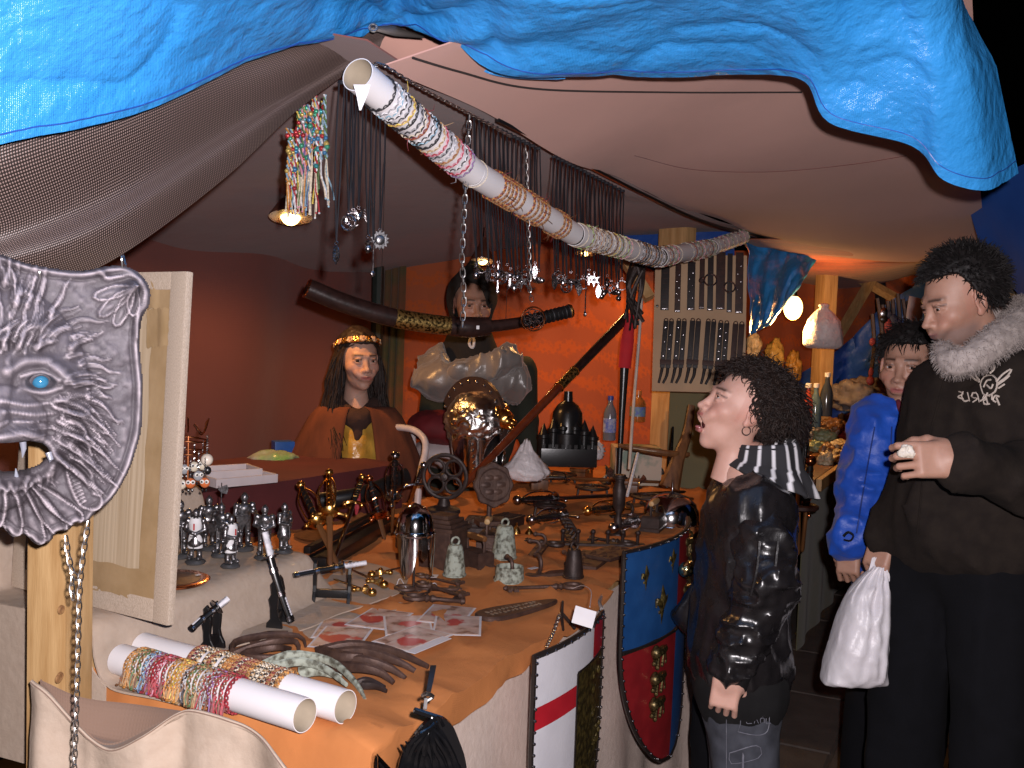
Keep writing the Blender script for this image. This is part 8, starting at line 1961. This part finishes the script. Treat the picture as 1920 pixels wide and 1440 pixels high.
# carrier bag
o = empty('carrier_bag', P(1645, 1050, 2.55), 'translucent white carrier bag hanging from the tall man hand', 'bag'); q0 = P(1645, 1050, 2.55)
rows = []
sil = [(1060, 1636, 1660), (1085, 1612, 1663), (1115, 1590, 1664), (1160, 1572, 1664), (1210, 1556, 1660), (1250, 1546, 1657), (1275, 1540, 1660), (1282, 1545, 1652)]
for k, (y, a, b_) in enumerate(sil):
 c_ = (a+b_)/2; hw = (b_-a)/2*2.55/FPX; dp = [.012, .03, .05, .062, .068, .068, .05, .01][k]; ring = []
 for j in range(41):
  an = 2*math.pi*j/40; sq = 1/(abs(math.cos(an))**3+abs(math.sin(an))**3)**(1/3)
  ring.append(P(c_, y, 2.55)-q0+cR*math.cos(an)*sq*hw+np.array([cF[0], cF[1], 0])*math.sin(an)*sq*dp)
 rows.append(ring)
A = resurf(np.array(rows), 50, 81); n_ = vnoise(A.reshape(-1, 3)*np.array([1, 1, .35]), 34, 3).reshape(50, 81); n2 = vnoise(A.reshape(-1, 3), 60, 5).reshape(50, 81)
A += ((1-np.abs(n_))**3*.010+n2*.003+.0045*np.sin(np.linspace(0, 26*math.pi, 81))[None, :]*np.linspace(1, .1, 50)[:, None])[..., None]*-cF; A[:, -1] = A[:, 0]
plast = M('bag_film', (.84, .80, .83), c2=(.78, .73, .76), vs=12, rough=.38, bump=.4, bs=40, bd=.006, alpha=.84)
vfmesh('bag_film', gridvf(A), plast, o, angle=180)
for s_, (x0, x1) in ((-1, (1622, 1640)), (1, (1652, 1664))): vfmesh('handle', thick(np.array([[P(x0, 1092, 2.55+.02*s_)-q0, P(x1, 1088, 2.55+.02*s_)-q0], [P(1634+4*s_, 1066, 2.545)-q0, P(1644+5*s_, 1064, 2.545)-q0], [P(1638+3*s_, 1046, 2.545)-q0, P(1644+3*s_, 1044, 2.545)-q0]]), .0012), plast, o)
crumple('packed_goods', P(1610, 1235, 2.56), (.05, .04, .045), 'grey wrapped goods showing through the carrier bag', 'goods', M('grey_wrap', (.30, .32, .33)), seed=4)
# ---------------------------------------------------------------- boy in the blue anorak
u = Person(tuple(P(1672, 1300, 3.0)[:2]), (-.75, -.6), 'boy in a bright blue quilted anorak half hidden behind the tall man', SK['man'])
hc = u.L(1706, 688, 2.97); u.head(hc, u.dirL(nrm([-.62, -.80, -.02])), scale=.98, child=1, gaze=(-.35, .05), nose=.8, flush=.6)
s1, s2 = u.L(1652, 800, 2.92), u.L(1765, 805, 3.05); e1, w1_ = u.L(1618, 920, 2.86), u.L(1597, 1015, 2.80)
ctr = (s1+s2)/2; hpu = np.array([ctr[0]*.6-.02, ctr[1]*.6, ctr[2]-.42])
u.core([([hc+np.array([0, -.03, -.12]), ctr, hpu], [.04, .07, .08]), ([s1, e1, w1_], [.03, .03, .022])])
u.hand(u.L(1592, 1022, 2.80), u.dirL(nrm([-.02, -.1, -1])), u.dirL([.6, .7, 0]), .85, left=False, curl=(.7, .8, .5), thumb=.6); u.done()
BLU = M('blue_anorak', (.012, .085, .50), c2=(.010, .06, .38), vs=14, rough=.5, bump=.5, bs=30, bd=.008, sheen=.1)
u.cloth('anorak', [('cap', s1, s2, .075, .075, .05), ('ell', ctr+np.array([0, 0, -.18]), (.17, .13, .22), .07), ('ell', hpu+np.array([0, .0, .02]), (.165, .135, .16), .07), ('cap', s1, e1, .078, .070, .03), ('cap', e1, w1_, .070, .056, .025), ('cap', s2, s2+np.array([.06, .05, -.28]), .072, .066, .03)], BLU, .010, ((.020, 12, 1), (.011, 24, 3)), stretch=(1, 1, 1.5))
u.cloth('jumper', [('ell', ctr+np.array([-.0, .055, -.10]), (.06, .10, .16), .02), ('cap', ctr+np.array([0, .02, .02]), ctr+np.array([0, .03, .06]), .062, .058, .02)], M('navy_jumper', (.015, .022, .05), rough=.95), .009, ((.002, 60, 1),))
u.cloth('collar_lining', [('cap', u.L(1684, 752, 2.86), u.L(1700, 800, 2.80), .008, .011, .006)], M('dark_red_lining', (.14, .012, .03), rough=.9), .006, ((.002, 60, 1),))
u.cloth('trousers', [('cap', hpu+np.array([s*.07, 0, -.05]), (s*.08, 0, .06), .085, .07, .03) for s in (-1, 1)], BLACKTR, .013)
for s in (-1, 1): u.cloth('shoe', [('cap', (s*.08, -.05, .045), (s*.085, .12, .04), .044, .04, .02)], bpy.data.materials['dark_trainer'], .011, ((.001, 40, 1),))
hair(u, 1200, .040, .4, HAIRB, front=.34, side=-.45, back=-.62, lift=.5, fall=.6, seed=8, comb=(0, .45, -.1), wave=.003, rad=.0018, thick_=1.06, segs=5)
ua = [o_ for o_ in u.o.children if o_.name.startswith('anorak')][0]
bpy.context.view_layer.update()
DKB = M('dark_blue_seam', (.006, .03, .2), rough=.7)
for pts in ([(1640, 800), (1622, 900), (1606, 1000)], [(1672, 800), (1668, 900), (1664, 1020)]): stitch(ua, u.o, pts, .0022, DKB, 'seam', 20)
stitch(ua, u.o, [(1581, 1006), (1590, 998), (1600, 1004), (1594, 1014), (1582, 1012)], .004, MAT['black'], 'cuff_badge', 12)
# ---------------------------------------------------------------- the woman behind the counter
w_ = Person(tuple(P(655, 900, 3.95)[:2]), (.18, -1), 'woman with long dark hair and a flower crown in a rust brown cloak', SK['woman'])
hc = w_.L(672, 675, 3.90); w_.head(hc, w_.dirL(nrm([.46, -.88, -.02])), scale=.95, fem=1, gaze=(.25, 0), nose=.85, flush=.5)
w_.core([([hc+np.array([0, -.03, -.12]), hc+np.array([0, -.02, -.26]), (0, 0, .8)], [.038, .07, .08])]); w_.done()
CLK = M('rust_brown_cloak', (.155, .042, .016), c2=(.09, .025, .011), vs=6, rough=.95, stretch=(3, 3, .5), bump=.3, bs=180)
sz = hc[2]-.235; hx = hc[0]
A = np.zeros((40, 90, 3))
for i in range(40):
 t = i/39
 for j in range(90):
  a = 2*math.pi*j/89; fx, fy = math.sin(a), -math.cos(a)   # starts at the back
  gap = 1.0
  rx = (.075+.16*min(1, t*5)**.7+.10*t)*1.0; ry = (.065+.085*min(1, t*5)**.7+.09*t)
  fo = 1+.07*math.sin(a*11+1.5*math.sin(a*3))*t+.03*math.sin(a*23)*t
  A[i, j] = (hx*(1-.6*t)+fx*rx*fo, hc[1]*(1-.5*t)-.02+fy*ry*fo, sz+.055-.07*min(1, t*5)**1.6-(sz-.05)*max(0, t-.06)/.94)
A[:, -1] = A[:, 0]
def cut_front(A, lo, hi):
 return np.concatenate([A[:, hi:], A[:, :lo]], 1)
ob = vfmesh('cloak', thick(cut_front(A[:, :-1], 42, 49), .008), CLK, w_.o, angle=180)
GOLD = M('gold_satin', (.62, .36, .06), c2=(.40, .20, .025), vs=16, rough=.28, sheen=.2, bump=.5, bs=24, bd=.012)
w_.cloth('gold_dress', [('ell', (hx*.7, hc[1]*.6+.02, sz-.15), (.115, .10, .20), .05), ('ell', (hx*.4, hc[1]*.4+.03, sz-.50), (.13, .115, .30), .06), ('ell', (0, .02, .45), (.16, .13, .42), .08)], GOLD, .012, ((.010, 14, 1), (.005, 40, 2)))
w_.cloth('fur_trim', [('cap', (hx+s*.072, hc[1]-.03, sz+.06), (hx+s*.02, hc[1]+.065, sz+.02), .034, .032, .02) for s in (-1, 1)]+[('cap', (hx, hc[1]+.065, sz+.02), (hx, hc[1]+.085, sz-.10), .03, .02, .02)], M('dark_fur', (.05, .022, .016), rough=.95, bump=.8, bs=120), .008, ((.006, 60, 1),))
hair(w_, 900, .10, .4, HAIR, front=.33, side=-.35, back=-.9, lift=.35, fall=1.2, seed=9, comb=(-.12, -.08, -.1), wave=.006, rad=.0026, thick_=1.06, long_=.40, segs=9)
CR = M('cream_flower', (.62, .46, .30), c2=(.4, .2, .1), vs=40, rough=.7); CRG = MAT['gold']
vfmesh('crown_band', (lambda q: (q[0]*np.array([1, 1.22, 1]), q[1]))(torus(.084, .005, 36, 6)), CRG, w_.o, w_.hm @ Matrix.Translation((0, -.018, .058)) @ Matrix.Rotation(R_(14), 4, 'X'))
for k in range(22):
 a = k*2*math.pi/22; g = G()
 for j in range(5): g.add(ball(.0075, 6, 4, (.008*math.cos(j*1.257), .008*math.sin(j*1.257), 0), (1, 1, .5)))
 g.add(ball(.005, 6, 4, (0, 0, .003)))
 vfmesh('crown_flower', (np.concatenate(g.v), g.f), CR if k % 2 else CRG, w_.o, w_.hm @ Matrix.Translation((0, -.018, .058)) @ Matrix.Rotation(R_(14), 4, 'X') @ Matrix.Translation((.086*math.cos(a), .104*math.sin(a), .008)) @ Matrix.Rotation(a, 4, 'Z') @ Matrix.Rotation(R_(65), 4, 'Y'))
# ---------------------------------------------------------------- the hooded man with satin sleeves
h_ = Person(tuple(P(882, 900, 4.30)[:2]), (.05, -1), 'man in a dark hood and grey satin sleeves standing with folded arms', SK['hood'])
hc = h_.L(884, 572, 4.26); h_.head(hc, h_.dirL(nrm([.30, -.95, -.06])), scale=1.0, stub=.5, gaze=(.1, -.2), nose=1.2)
sz = hc[2]-.25
h_.core([([hc+np.array([0, -.03, -.12]), hc+np.array([0, -.02, -.28]), (0, 0, .8)], [.045, .08, .09])]); h_.done()
DG = M('dark_green_wool', (.022, .026, .017), c2=(.014, .017, .011), vs=10, rough=.95); SAT = M('grey_satin', (.215, .185, .17), c2=(.15, .13, .12), vs=8, rough=.33, sheen=.3, bump=.3, bs=14, bd=.02)
h_.cloth('hood', [('ell', hc+np.array([0, -.02, .03]), (.105, .125, .125), .02), ('cap', hc+np.array([0, -.05, .13]), hc+np.array([0, -.10, .17]), .04, .02, .03), ('cap', hc+np.array([0, -.02, -.10]), hc+np.array([0, -.02, -.22]), .085, .13, .05)], M('black_hood_wool', (.020, .016, .014), rough=.95), .008, ((.006, 20, 1),), subs=(('ell', hc+np.array([.012, .10, -.01]), (.066, .12, .105), .01), ('ell', hc+np.array([0, .0, .0]), (.083, .10, .112), .003)))
sx = .21; zs = sz+.0
h_.cloth('tunic', [('cap', (hc[0]-.13, hc[1]-.0, zs-.03), (hc[0]+.13, hc[1]-.0, zs-.03), .085, .085, .06), ('ell', (hc[0]*.8, hc[1]-.01, zs-.22), (.21, .13, .26), .07), ('ell', (0, 0, zs-.70), (.19, .15, .40), .08), ('cap', (-.20, -.05, zs-.02), (-.26, -.06, zs-.45), .07, .03, .04)], DG, .013, ((.008, 12, 1),))
La, Lb, Lc = h_.L(818, 668, 4.16), h_.L(818, 716, 4.02), h_.L(955, 676, 3.92); Ra, Rb, Rc = h_.L(952, 672, 4.16), h_.L(962, 716, 4.02), h_.L(862, 692, 3.95)
wr_s = ((.026, 9, 1), (.018, 19, 3), (.007, 40, 5))
h_.cloth('satin_sleeve', [('cap', La, Lb, .046, .072, .02), ('cap', Lb, Lc, .072, .046, .02)], SAT, .009, wr_s); h_.cloth('satin_sleeve', [('cap', Ra, Rb, .046, .070, .02), ('cap', Rb, Rc, .066, .044, .02)], SAT, .009, wr_s)
h_.cloth('red_sash', [('ell', h_.L(855, 800, 4.25), (.20, .16, .085), .02)], M('dark_red_sash', (.16, .012, .016), rough=.7), .012, ((.006, 20, 1),))
h_.cloth('white_skirt', [('ell', h_.L(850, 848, 4.28), (.17, .15, .07), .02)], M('white_linen', (.58, .50, .50), rough=.8), .012, ((.006, 20, 1),))
vfmesh('neck_lace', tube(spline([h_.L(884, 630, 4.11), h_.L(880, 645, 4.09), h_.L(886, 652, 4.09), h_.L(889, 640, 4.10), h_.L(886, 630, 4.11)], 16), .006, 6), MAT['white'], h_.o)
stitch(awc, awc, [(722, 92), (860, 134), (1000, 166), (1250, 173), (1503, 173)], .0028, rope_m, 'seam_cord', 60); stitch(awc, awc, [(1190, 292), (1300, 318), (1450, 322), (1600, 308), (1700, 292)], .0012, MAT['canvas_dark'], 'seam_cord', 40)  # second cord draws the dark shade line of a soft canvas fold
jn = [o_ for o_ in b.o.children if o_.name.startswith('jeans')][0]; rr = random.Random(8)
for r_ in range(6):
 x_ = 1396+rr.uniform(0, 6)
 while x_ < 1440:
  w2 = rr.uniform(6, 10); y_ = 1282+13*r_
  stitch(jn, b.o, rr.choice([[(x_, y_+8), (x_, y_), (x_+w2, y_), (x_+w2, y_+8)], [(x_, y_), (x_+w2, y_), (x_+w2*.5, y_+4), (x_+w2, y_+9)], [(x_, y_), (x_, y_+9), (x_+w2, y_+9)], [(x_, y_+9), (x_+w2*.4, y_), (x_+w2, y_+9)]]), .0014, pm_, 'printed_glyph', 8); x_ += w2+4
stitch(jn, b.o, [(1392, 1276), (1388, 1360), (1384, 1372), (1438, 1372), (1440, 1290)], .0014, pm_, 'pocket_stitching', 30)
for pts in ([(1362, 1300), (1362, 1440)], [(1368, 1412), (1420, 1398), (1424, 1420), (1372, 1432), (1368, 1412)]): stitch(jn, b.o, pts, .0012, pm_, 'leg_stitching', 16)
# ---------------------------------------------------------------- stall lamps
warm = (1, .48, .15)
def lamp_light(p, w, r=.02, c=warm, spot=True):
 l = bpy.data.lights.new('bulb_light', 'SPOT' if spot else 'POINT'); l.energy = w; l.color = c; l.shadow_soft_size = r
 if spot: l.spot_size = R_(165); l.spot_blend = .5
 o = bpy.data.objects.new('bulb_light', l); col.objects.link(o); o.location = Vector(p); return o
bulb_m = emit('lit_bulb', (1, .62, .2), 9)
enamel = M('white_enamel', (.8, .78, .74), rough=.3)
shade_m = M('brown_shade', (.16, .06, .04), rough=.4)
LAMPS = [((545, 405), 3.6, 20, 'conical metal lamp hanging lit above the woman with the crown', .075),
         ((905, 488), 4.35, 10, 'lit lamp hanging in front of the hooded man among the necklaces', .05),
         ((1098, 473), 4.6, 6, 'small lit lamp showing just under the bracelet tube', .045)]
for (px, py), d, w_, lab, r in LAMPS:
 p = P(px, py, d); o = empty('hanging_lamp', cam_frm(p, 0, -16), lab, 'lamp', 'lamps hung in the stall')
 sh = lathe([(r, -.005), (r*.96, .004), (r*.6, .045), (r*.28, .075), (r*.25, .10), (1e-4, .105)], 24)
 ins = lathe([(1e-4, .098), (r*.23, .072), (r*.55, .043), (r*.90, .003), (r, -.005)], 24)
 G().add(sh).add(ins, mi=1).obj('shade', [shade_m, enamel], o)
 vfmesh('bulb', ball(r*.5, 12, 8, (0, 0, .008), (1, 1, 1.1)), bulb_m, o)
 vfmesh('cord', tube([(0, 0, .10), (.004, 0, .25), (0, 0, .45)], .003, 5), MAT['black'], o)
 lamp_light(p+np.array([0, 0, -.035]), w_)
# ================================================================ the next stall along the row
def nx(u, v, z): return W(u, v, z)
A = wall_grid(lambda a, b: nx(3.55+4.2*b, -.12-.012*math.sin(b*60)*a, .84-.80*a), 16, 120)
tag(sheet('stall_front_cloth', A, .004, MAT['olive']), 'olive green cloth closing the front of the next stall down to the ground', 'cloth')
o = empty('next_counter', stall_frm(W(5.6, .35, 0)), 'wooden counter of the next stall heaped with packets', 'counter')
for k in range(5): vfmesh('board', box(4.1, .19, .03, (0, -.42+.2*k, .845)), MAT['wood_dark'], o, smooth=False)
vfmesh('edge_lath', box(4.1, .025, .055, (0, -.535, .835)), MAT['wood'], o, smooth=False)
for x in (-1.9, 1.9): vfmesh('leg', box(.06, .06, .82, (x, .2, .41)), MAT['wood'], o, smooth=False)
pw = P(1541, 700, 6.4); o = post('wooden_post', (pw[0], pw[1]), .11, .09, 2.05, 'pine post lit by the bare bulb in the next stall', yaw=40)
# orange canvas roof and back of that stall
A = wall_grid(lambda a, b: PU(1395+390*b, 452+12*a, 3.4+.2*a)*(1-a)+P(1420+330*b, 500+40*b*(1-b)*4, 7.4)*a, 14, 40)
A[..., 2] += vnoise(A.reshape(-1, 3), 3, 3).reshape(A.shape[:2])*.02
tag(sheet('orange_roof', A, .003, MAT['orange_wall']), 'orange canvas roof of the next stall seen from below', 'roof')
A = wall_grid(lambda a, b: P(1370+420*b, 470+420*a, 7.6-.5*b+.05*math.sin(b*30)), 20, 60)
tag(sheet('orange_back_canvas', A, .003, MAT['orange_wall']), 'orange canvas behind the bare bulb of the next stall', 'tent wall')
for a, b_ in (((1548, 486), (1680, 560)), ((1560, 650), (1640, 515)), ((1690, 600), (1762, 500))):
 tag(vfmesh('rafter', tube([P(a[0], a[1], 7.0), P(b_[0], b_[1], 6.9)], .035, 4), MAT['wood'], smooth=False), {1548: 'rafter running from the lit post under the orange canvas', 1560: 'slanting rafter beside the hanging white bag', 1690: 'rafter end nearest the tall man head'}[a[0]], 'rafter', 'rafters of the next stall')
def tarp_px(name, net, label, mat, seed, amp=.05, fq=5, n=(30, 40)):
 A = resurf(np.array([[P(*q) for q in r] for r in net]), *n); q = A.reshape(-1, 3); k = (1-np.abs(vnoise(q, fq, seed)))**2*amp+(1-np.abs(vnoise(q, fq*2.4, seed+1)))**3*amp*.5
 A += k.reshape(n)[..., None]*-cF; return tag(sheet(name, A, .002, mat), label, 'tarp')
tarp_px('blue_tarp', [[(1396, 450, 4.9), (1470, 452, 5.2), (1548, 456, 5.6)], [(1398, 530, 4.9), (1460, 530, 5.3), (1520, 500, 5.6)], [(1400, 600, 4.9), (1440, 590, 5.3), (1500, 530, 5.6)], [(1398, 632, 4.9), (1415, 622, 5.2), (1440, 610, 5.5)]], 'crumpled blue tarp between strap board and bare bulb', MAT['tarp'], 71, .07, 5)
tarp_px('blue_tarp', [[(1778, 492, 6.2), (1760, 500, 6.4), (1700, 540, 6.6), (1620, 600, 6.7), (1555, 660, 6.8), (1480, 712, 6.9)], [(1790, 560, 6.1), (1765, 560, 6.3), (1715, 600, 6.5), (1640, 660, 6.6), (1575, 720, 6.7), (1490, 760, 6.8)], [(1790, 600, 6.1), (1760, 600, 6.3), (1710, 650, 6.5), (1640, 720, 6.6), (1590, 790, 6.7), (1510, 800, 6.8)]], 'dark blue tarp slung diagonally across the next stall', MAT['tarp_dark'], 75, .14, 4)
# the bare bulb
p = P(1487, 577, 5.7); o = empty('bare_bulb', p, 'glowing bare bulb hanging on a wire in the next stall', 'lamp')
vfmesh('glass', ball(.052, 16, 12, (0, 0, 0), (1, 1, 1.3)), emit('glowing_glass', (1, .58, .15), 7), o)
vfmesh('socket', lathe([(.018, .045), (.020, .06), (.020, .09), (.008, .11), (1e-4, .112)], 12), MAT['black'], o); vfmesh('wire', tube([(0, 0, .11), (.05, 0, .4), (.12, 0, .62)], .004, 5), MAT['black'], o)
lamp_light(p+np.array([0, 0, -.11])-cF*.03, 15, .04, (1, .52, .17), spot=False)
v, f = lathe([(1e-4, -.112), (.085, -.112), (.105, -.09), (.104, -.02), (.088, .04), (.05, .085), (.022, .108), (.030, .125), (.012, .135), (1e-4, .13)], 48); an = np.arctan2(v[:, 1], v[:, 0]); v[:, :2] *= (1+.05*np.sin(an*9+v[:, 2]*20)*np.clip((v[:, 2]+.12)*5, 0, 1)+.10*vnoise(v, 14, 4))[:, None]; v[:, 1] *= .6
tag(vfmesh('white_bag', (v, f), bagm, m=cam_frm(P(1543, 615, 5.65)), angle=180), 'white plastic bag hanging on the post beside the bare bulb', 'bag')
# heap of packets, sacks and bottles
PCM = [M('packet_'+n_, c_, c2=tuple(x*.6 for x in c_), vs=30, rough=.4, bump=.3, bs=40) for n_, c_ in (('straw', (.55, .36, .10)), ('cream', (.62, .50, .33)), ('brown', (.24, .11, .04)), ('pale_green', (.30, .36, .20)), ('pink', (.50, .10, .16)), ('white', (.65, .58, .50)), ('ochre', (.46, .24, .05)))]
nmc = ['straw coloured', 'cream', 'brown', 'pale green', 'pink', 'white', 'ochre']
rr = random.Random(12); spots = [(1530, 838), (1552, 846), (1575, 836), (1598, 846), (1618, 832), (1636, 820), (1545, 818), (1568, 812), (1590, 818), (1612, 806), (1630, 796), (1560, 795), (1582, 792), (1604, 784), (1622, 774), (1640, 770), (1655, 788), (1548, 862), (1525, 812), (1572, 858)]
where = ['at the near end', 'in the front row', 'at the front middle', 'at the front edge', 'in the front by the blue sleeve', 'touching the blue sleeve', 'second row near the hilts', 'second row middle', 'in the middle of the heap', 'above the middle', 'near the blue shoulder', 'on the heap behind the hilts', 'high on the heap', 'at the top of the heap', 'at the back of the heap', 'at the back by the blue collar', 'beside the blue shoulder', 'hanging over the edge lath', 'next to the bottles', 'lowest over the lath']
for k, (px, py) in enumerate(spots):
 c_ = rr.randrange(7); d_ = 5.6+(845-py)*.012; a = crumple('packet', P(px, py, d_), (rr.uniform(.045, .065), rr.uniform(.03, .05), rr.uniform(.03, .05)), f'{nmc[c_]} packet {where[k]} of the next stall heap' if 'heap' not in where[k] else f'{nmc[c_]} packet {where[k]} in the next stall', 'packet', PCM[c_], seed=30+k, amp=.5, yaw=rr.uniform(0, 90)); a['group'] = 'packets heaped on the next stall'
for k, (px, py, c_) in enumerate([(1527, 800, (.10, .16, .2)), (1512, 800, (.35, .06, .04)), (1548, 780, (.05, .06, .08))]):
 o = empty('bottle', Matrix.Translation(Vector(P(px, py, 5.85))), ('dark blue bottle with a pale cap in the next stall', 'red bottle with a pale cap in the next stall', 'black bottle nearest the lit post')[k], 'bottle', 'bottles in the next stall'); vfmesh('glass', lathe([(.035, 0), (.036, .12), (.03, .15), (.014, .19), (.013, .225)], 14), M('dark_bottle_glass', c_, rough=.1), o); vfmesh('cap', lathe([(.017, .222), (.017, .245), (1e-4, .247)], 10), MAT['tagp'], o)
for k, (px, py, w2, h2) in enumerate([(1412, 650, 30, 55), (1452, 668, 34, 70), (1488, 690, 30, 70), (1505, 760, 40, 60), (1418, 700, 30, 40)]):
 a = crumple('hanging_sack', P(px, py, 6.6), (w2*.5*6.6/FPX, .06, h2*.5*6/FPX), ['pale lit sack beside the strap board', 'straw sack above the boy head', 'straw sack hanging right under the bulb', 'slumped straw sack behind the curly head', 'small cream sack just over the boy hair'][k], 'sack', PCM[[1, 0, 6, 0, 1][k]], seed=60+k, amp=.35); a['group'] = 'straw sacks in the next stall'
# dark goods hung at the far right of that stall
o = empty('hanging_rack', P(1668, 660, 6.0), 'dark rack of hanging trinkets behind the boy in blue', 'rack'); q0 = P(1668, 660, 6.0); rr = random.Random(15)
for k in range(9):
 x = 1636+9.5*k; t = P(x, 560+rr.uniform(-10, 30), 6.0)-q0; b_ = P(x+rr.uniform(-6, 6), 690+rr.uniform(-20, 40), 6.0)-q0; hs = vfmesh('hanging_string', tube(spline([t, (t+b_)/2+np.array([.02, 0, 0]), b_], 6), .012, 5), MAT['iron_dk'], o)
 for j in range(4): vfmesh('trinket', ball(rr.uniform(.012, .028), 7, 5, t+(b_-t)*rr.uniform(.1, 1)-cF*.02, (1, .6, rr.uniform(.8, 2))), rr.choice([MAT['black'], MAT['silver'], CORD['maroon'], CORD['navy'], MAT['iron_dk']]), hs)
A = wall_grid(lambda a, b: P(1600+220*b, 500+420*a, 7.3), 8, 8); tag(sheet('dark_backcloth', A, .003, M('black_cloth', (.02, .012, .012), rough=.95)), 'dark cloth behind the hanging trinkets of the next stall', 'tent wall')
crumple('dark_heap', P(1612, 745, 6.1), (.16, .08, .11), 'heap of dark cloth between lit post and trinket rack', 'cloth', M('dark_heap_cloth', (.03, .02, .018), c2=(.12, .1, .1), vs=20, vlo=.55, vhi=.7), seed=77, amp=.5)
tag(vfmesh('pale_scarf', tube(spline([P(1722, 560, 5.4), P(1714, 590, 5.4), P(1708, 640, 5.4), P(1702, 665, 5.4)], 10), [.05, .035, .02], 8, flat=.4), M('pale_scarf_cloth', (.45, .38, .36), rough=.9)), 'pale scarf hanging behind the tall man face', 'scarf')
# ---------------------------------------------------------------- labels: look-alikes of one group are told apart by their order along the tube or beam
ORD = 'first second third fourth fifth sixth seventh eighth ninth tenth eleventh twelfth thirteenth'.split()
seen = {}
for o in sc.objects:
 if o.parent is None and o.get('group') and o.get('label'): seen.setdefault((o['group'], o['label']), []).append(o)
for (gp, lb), os_ in seen.items():
 if len(os_) > 1 and any(w_0 in gp for w_0 in ('tube', 'necklaces', 'strands')):
  ref = 'from fabric panel' if 'strands' in gp else 'from tube mouth'
  for k, o in enumerate(os_): o['label'] = f'{lb}, {ORD[k]} {ref}'
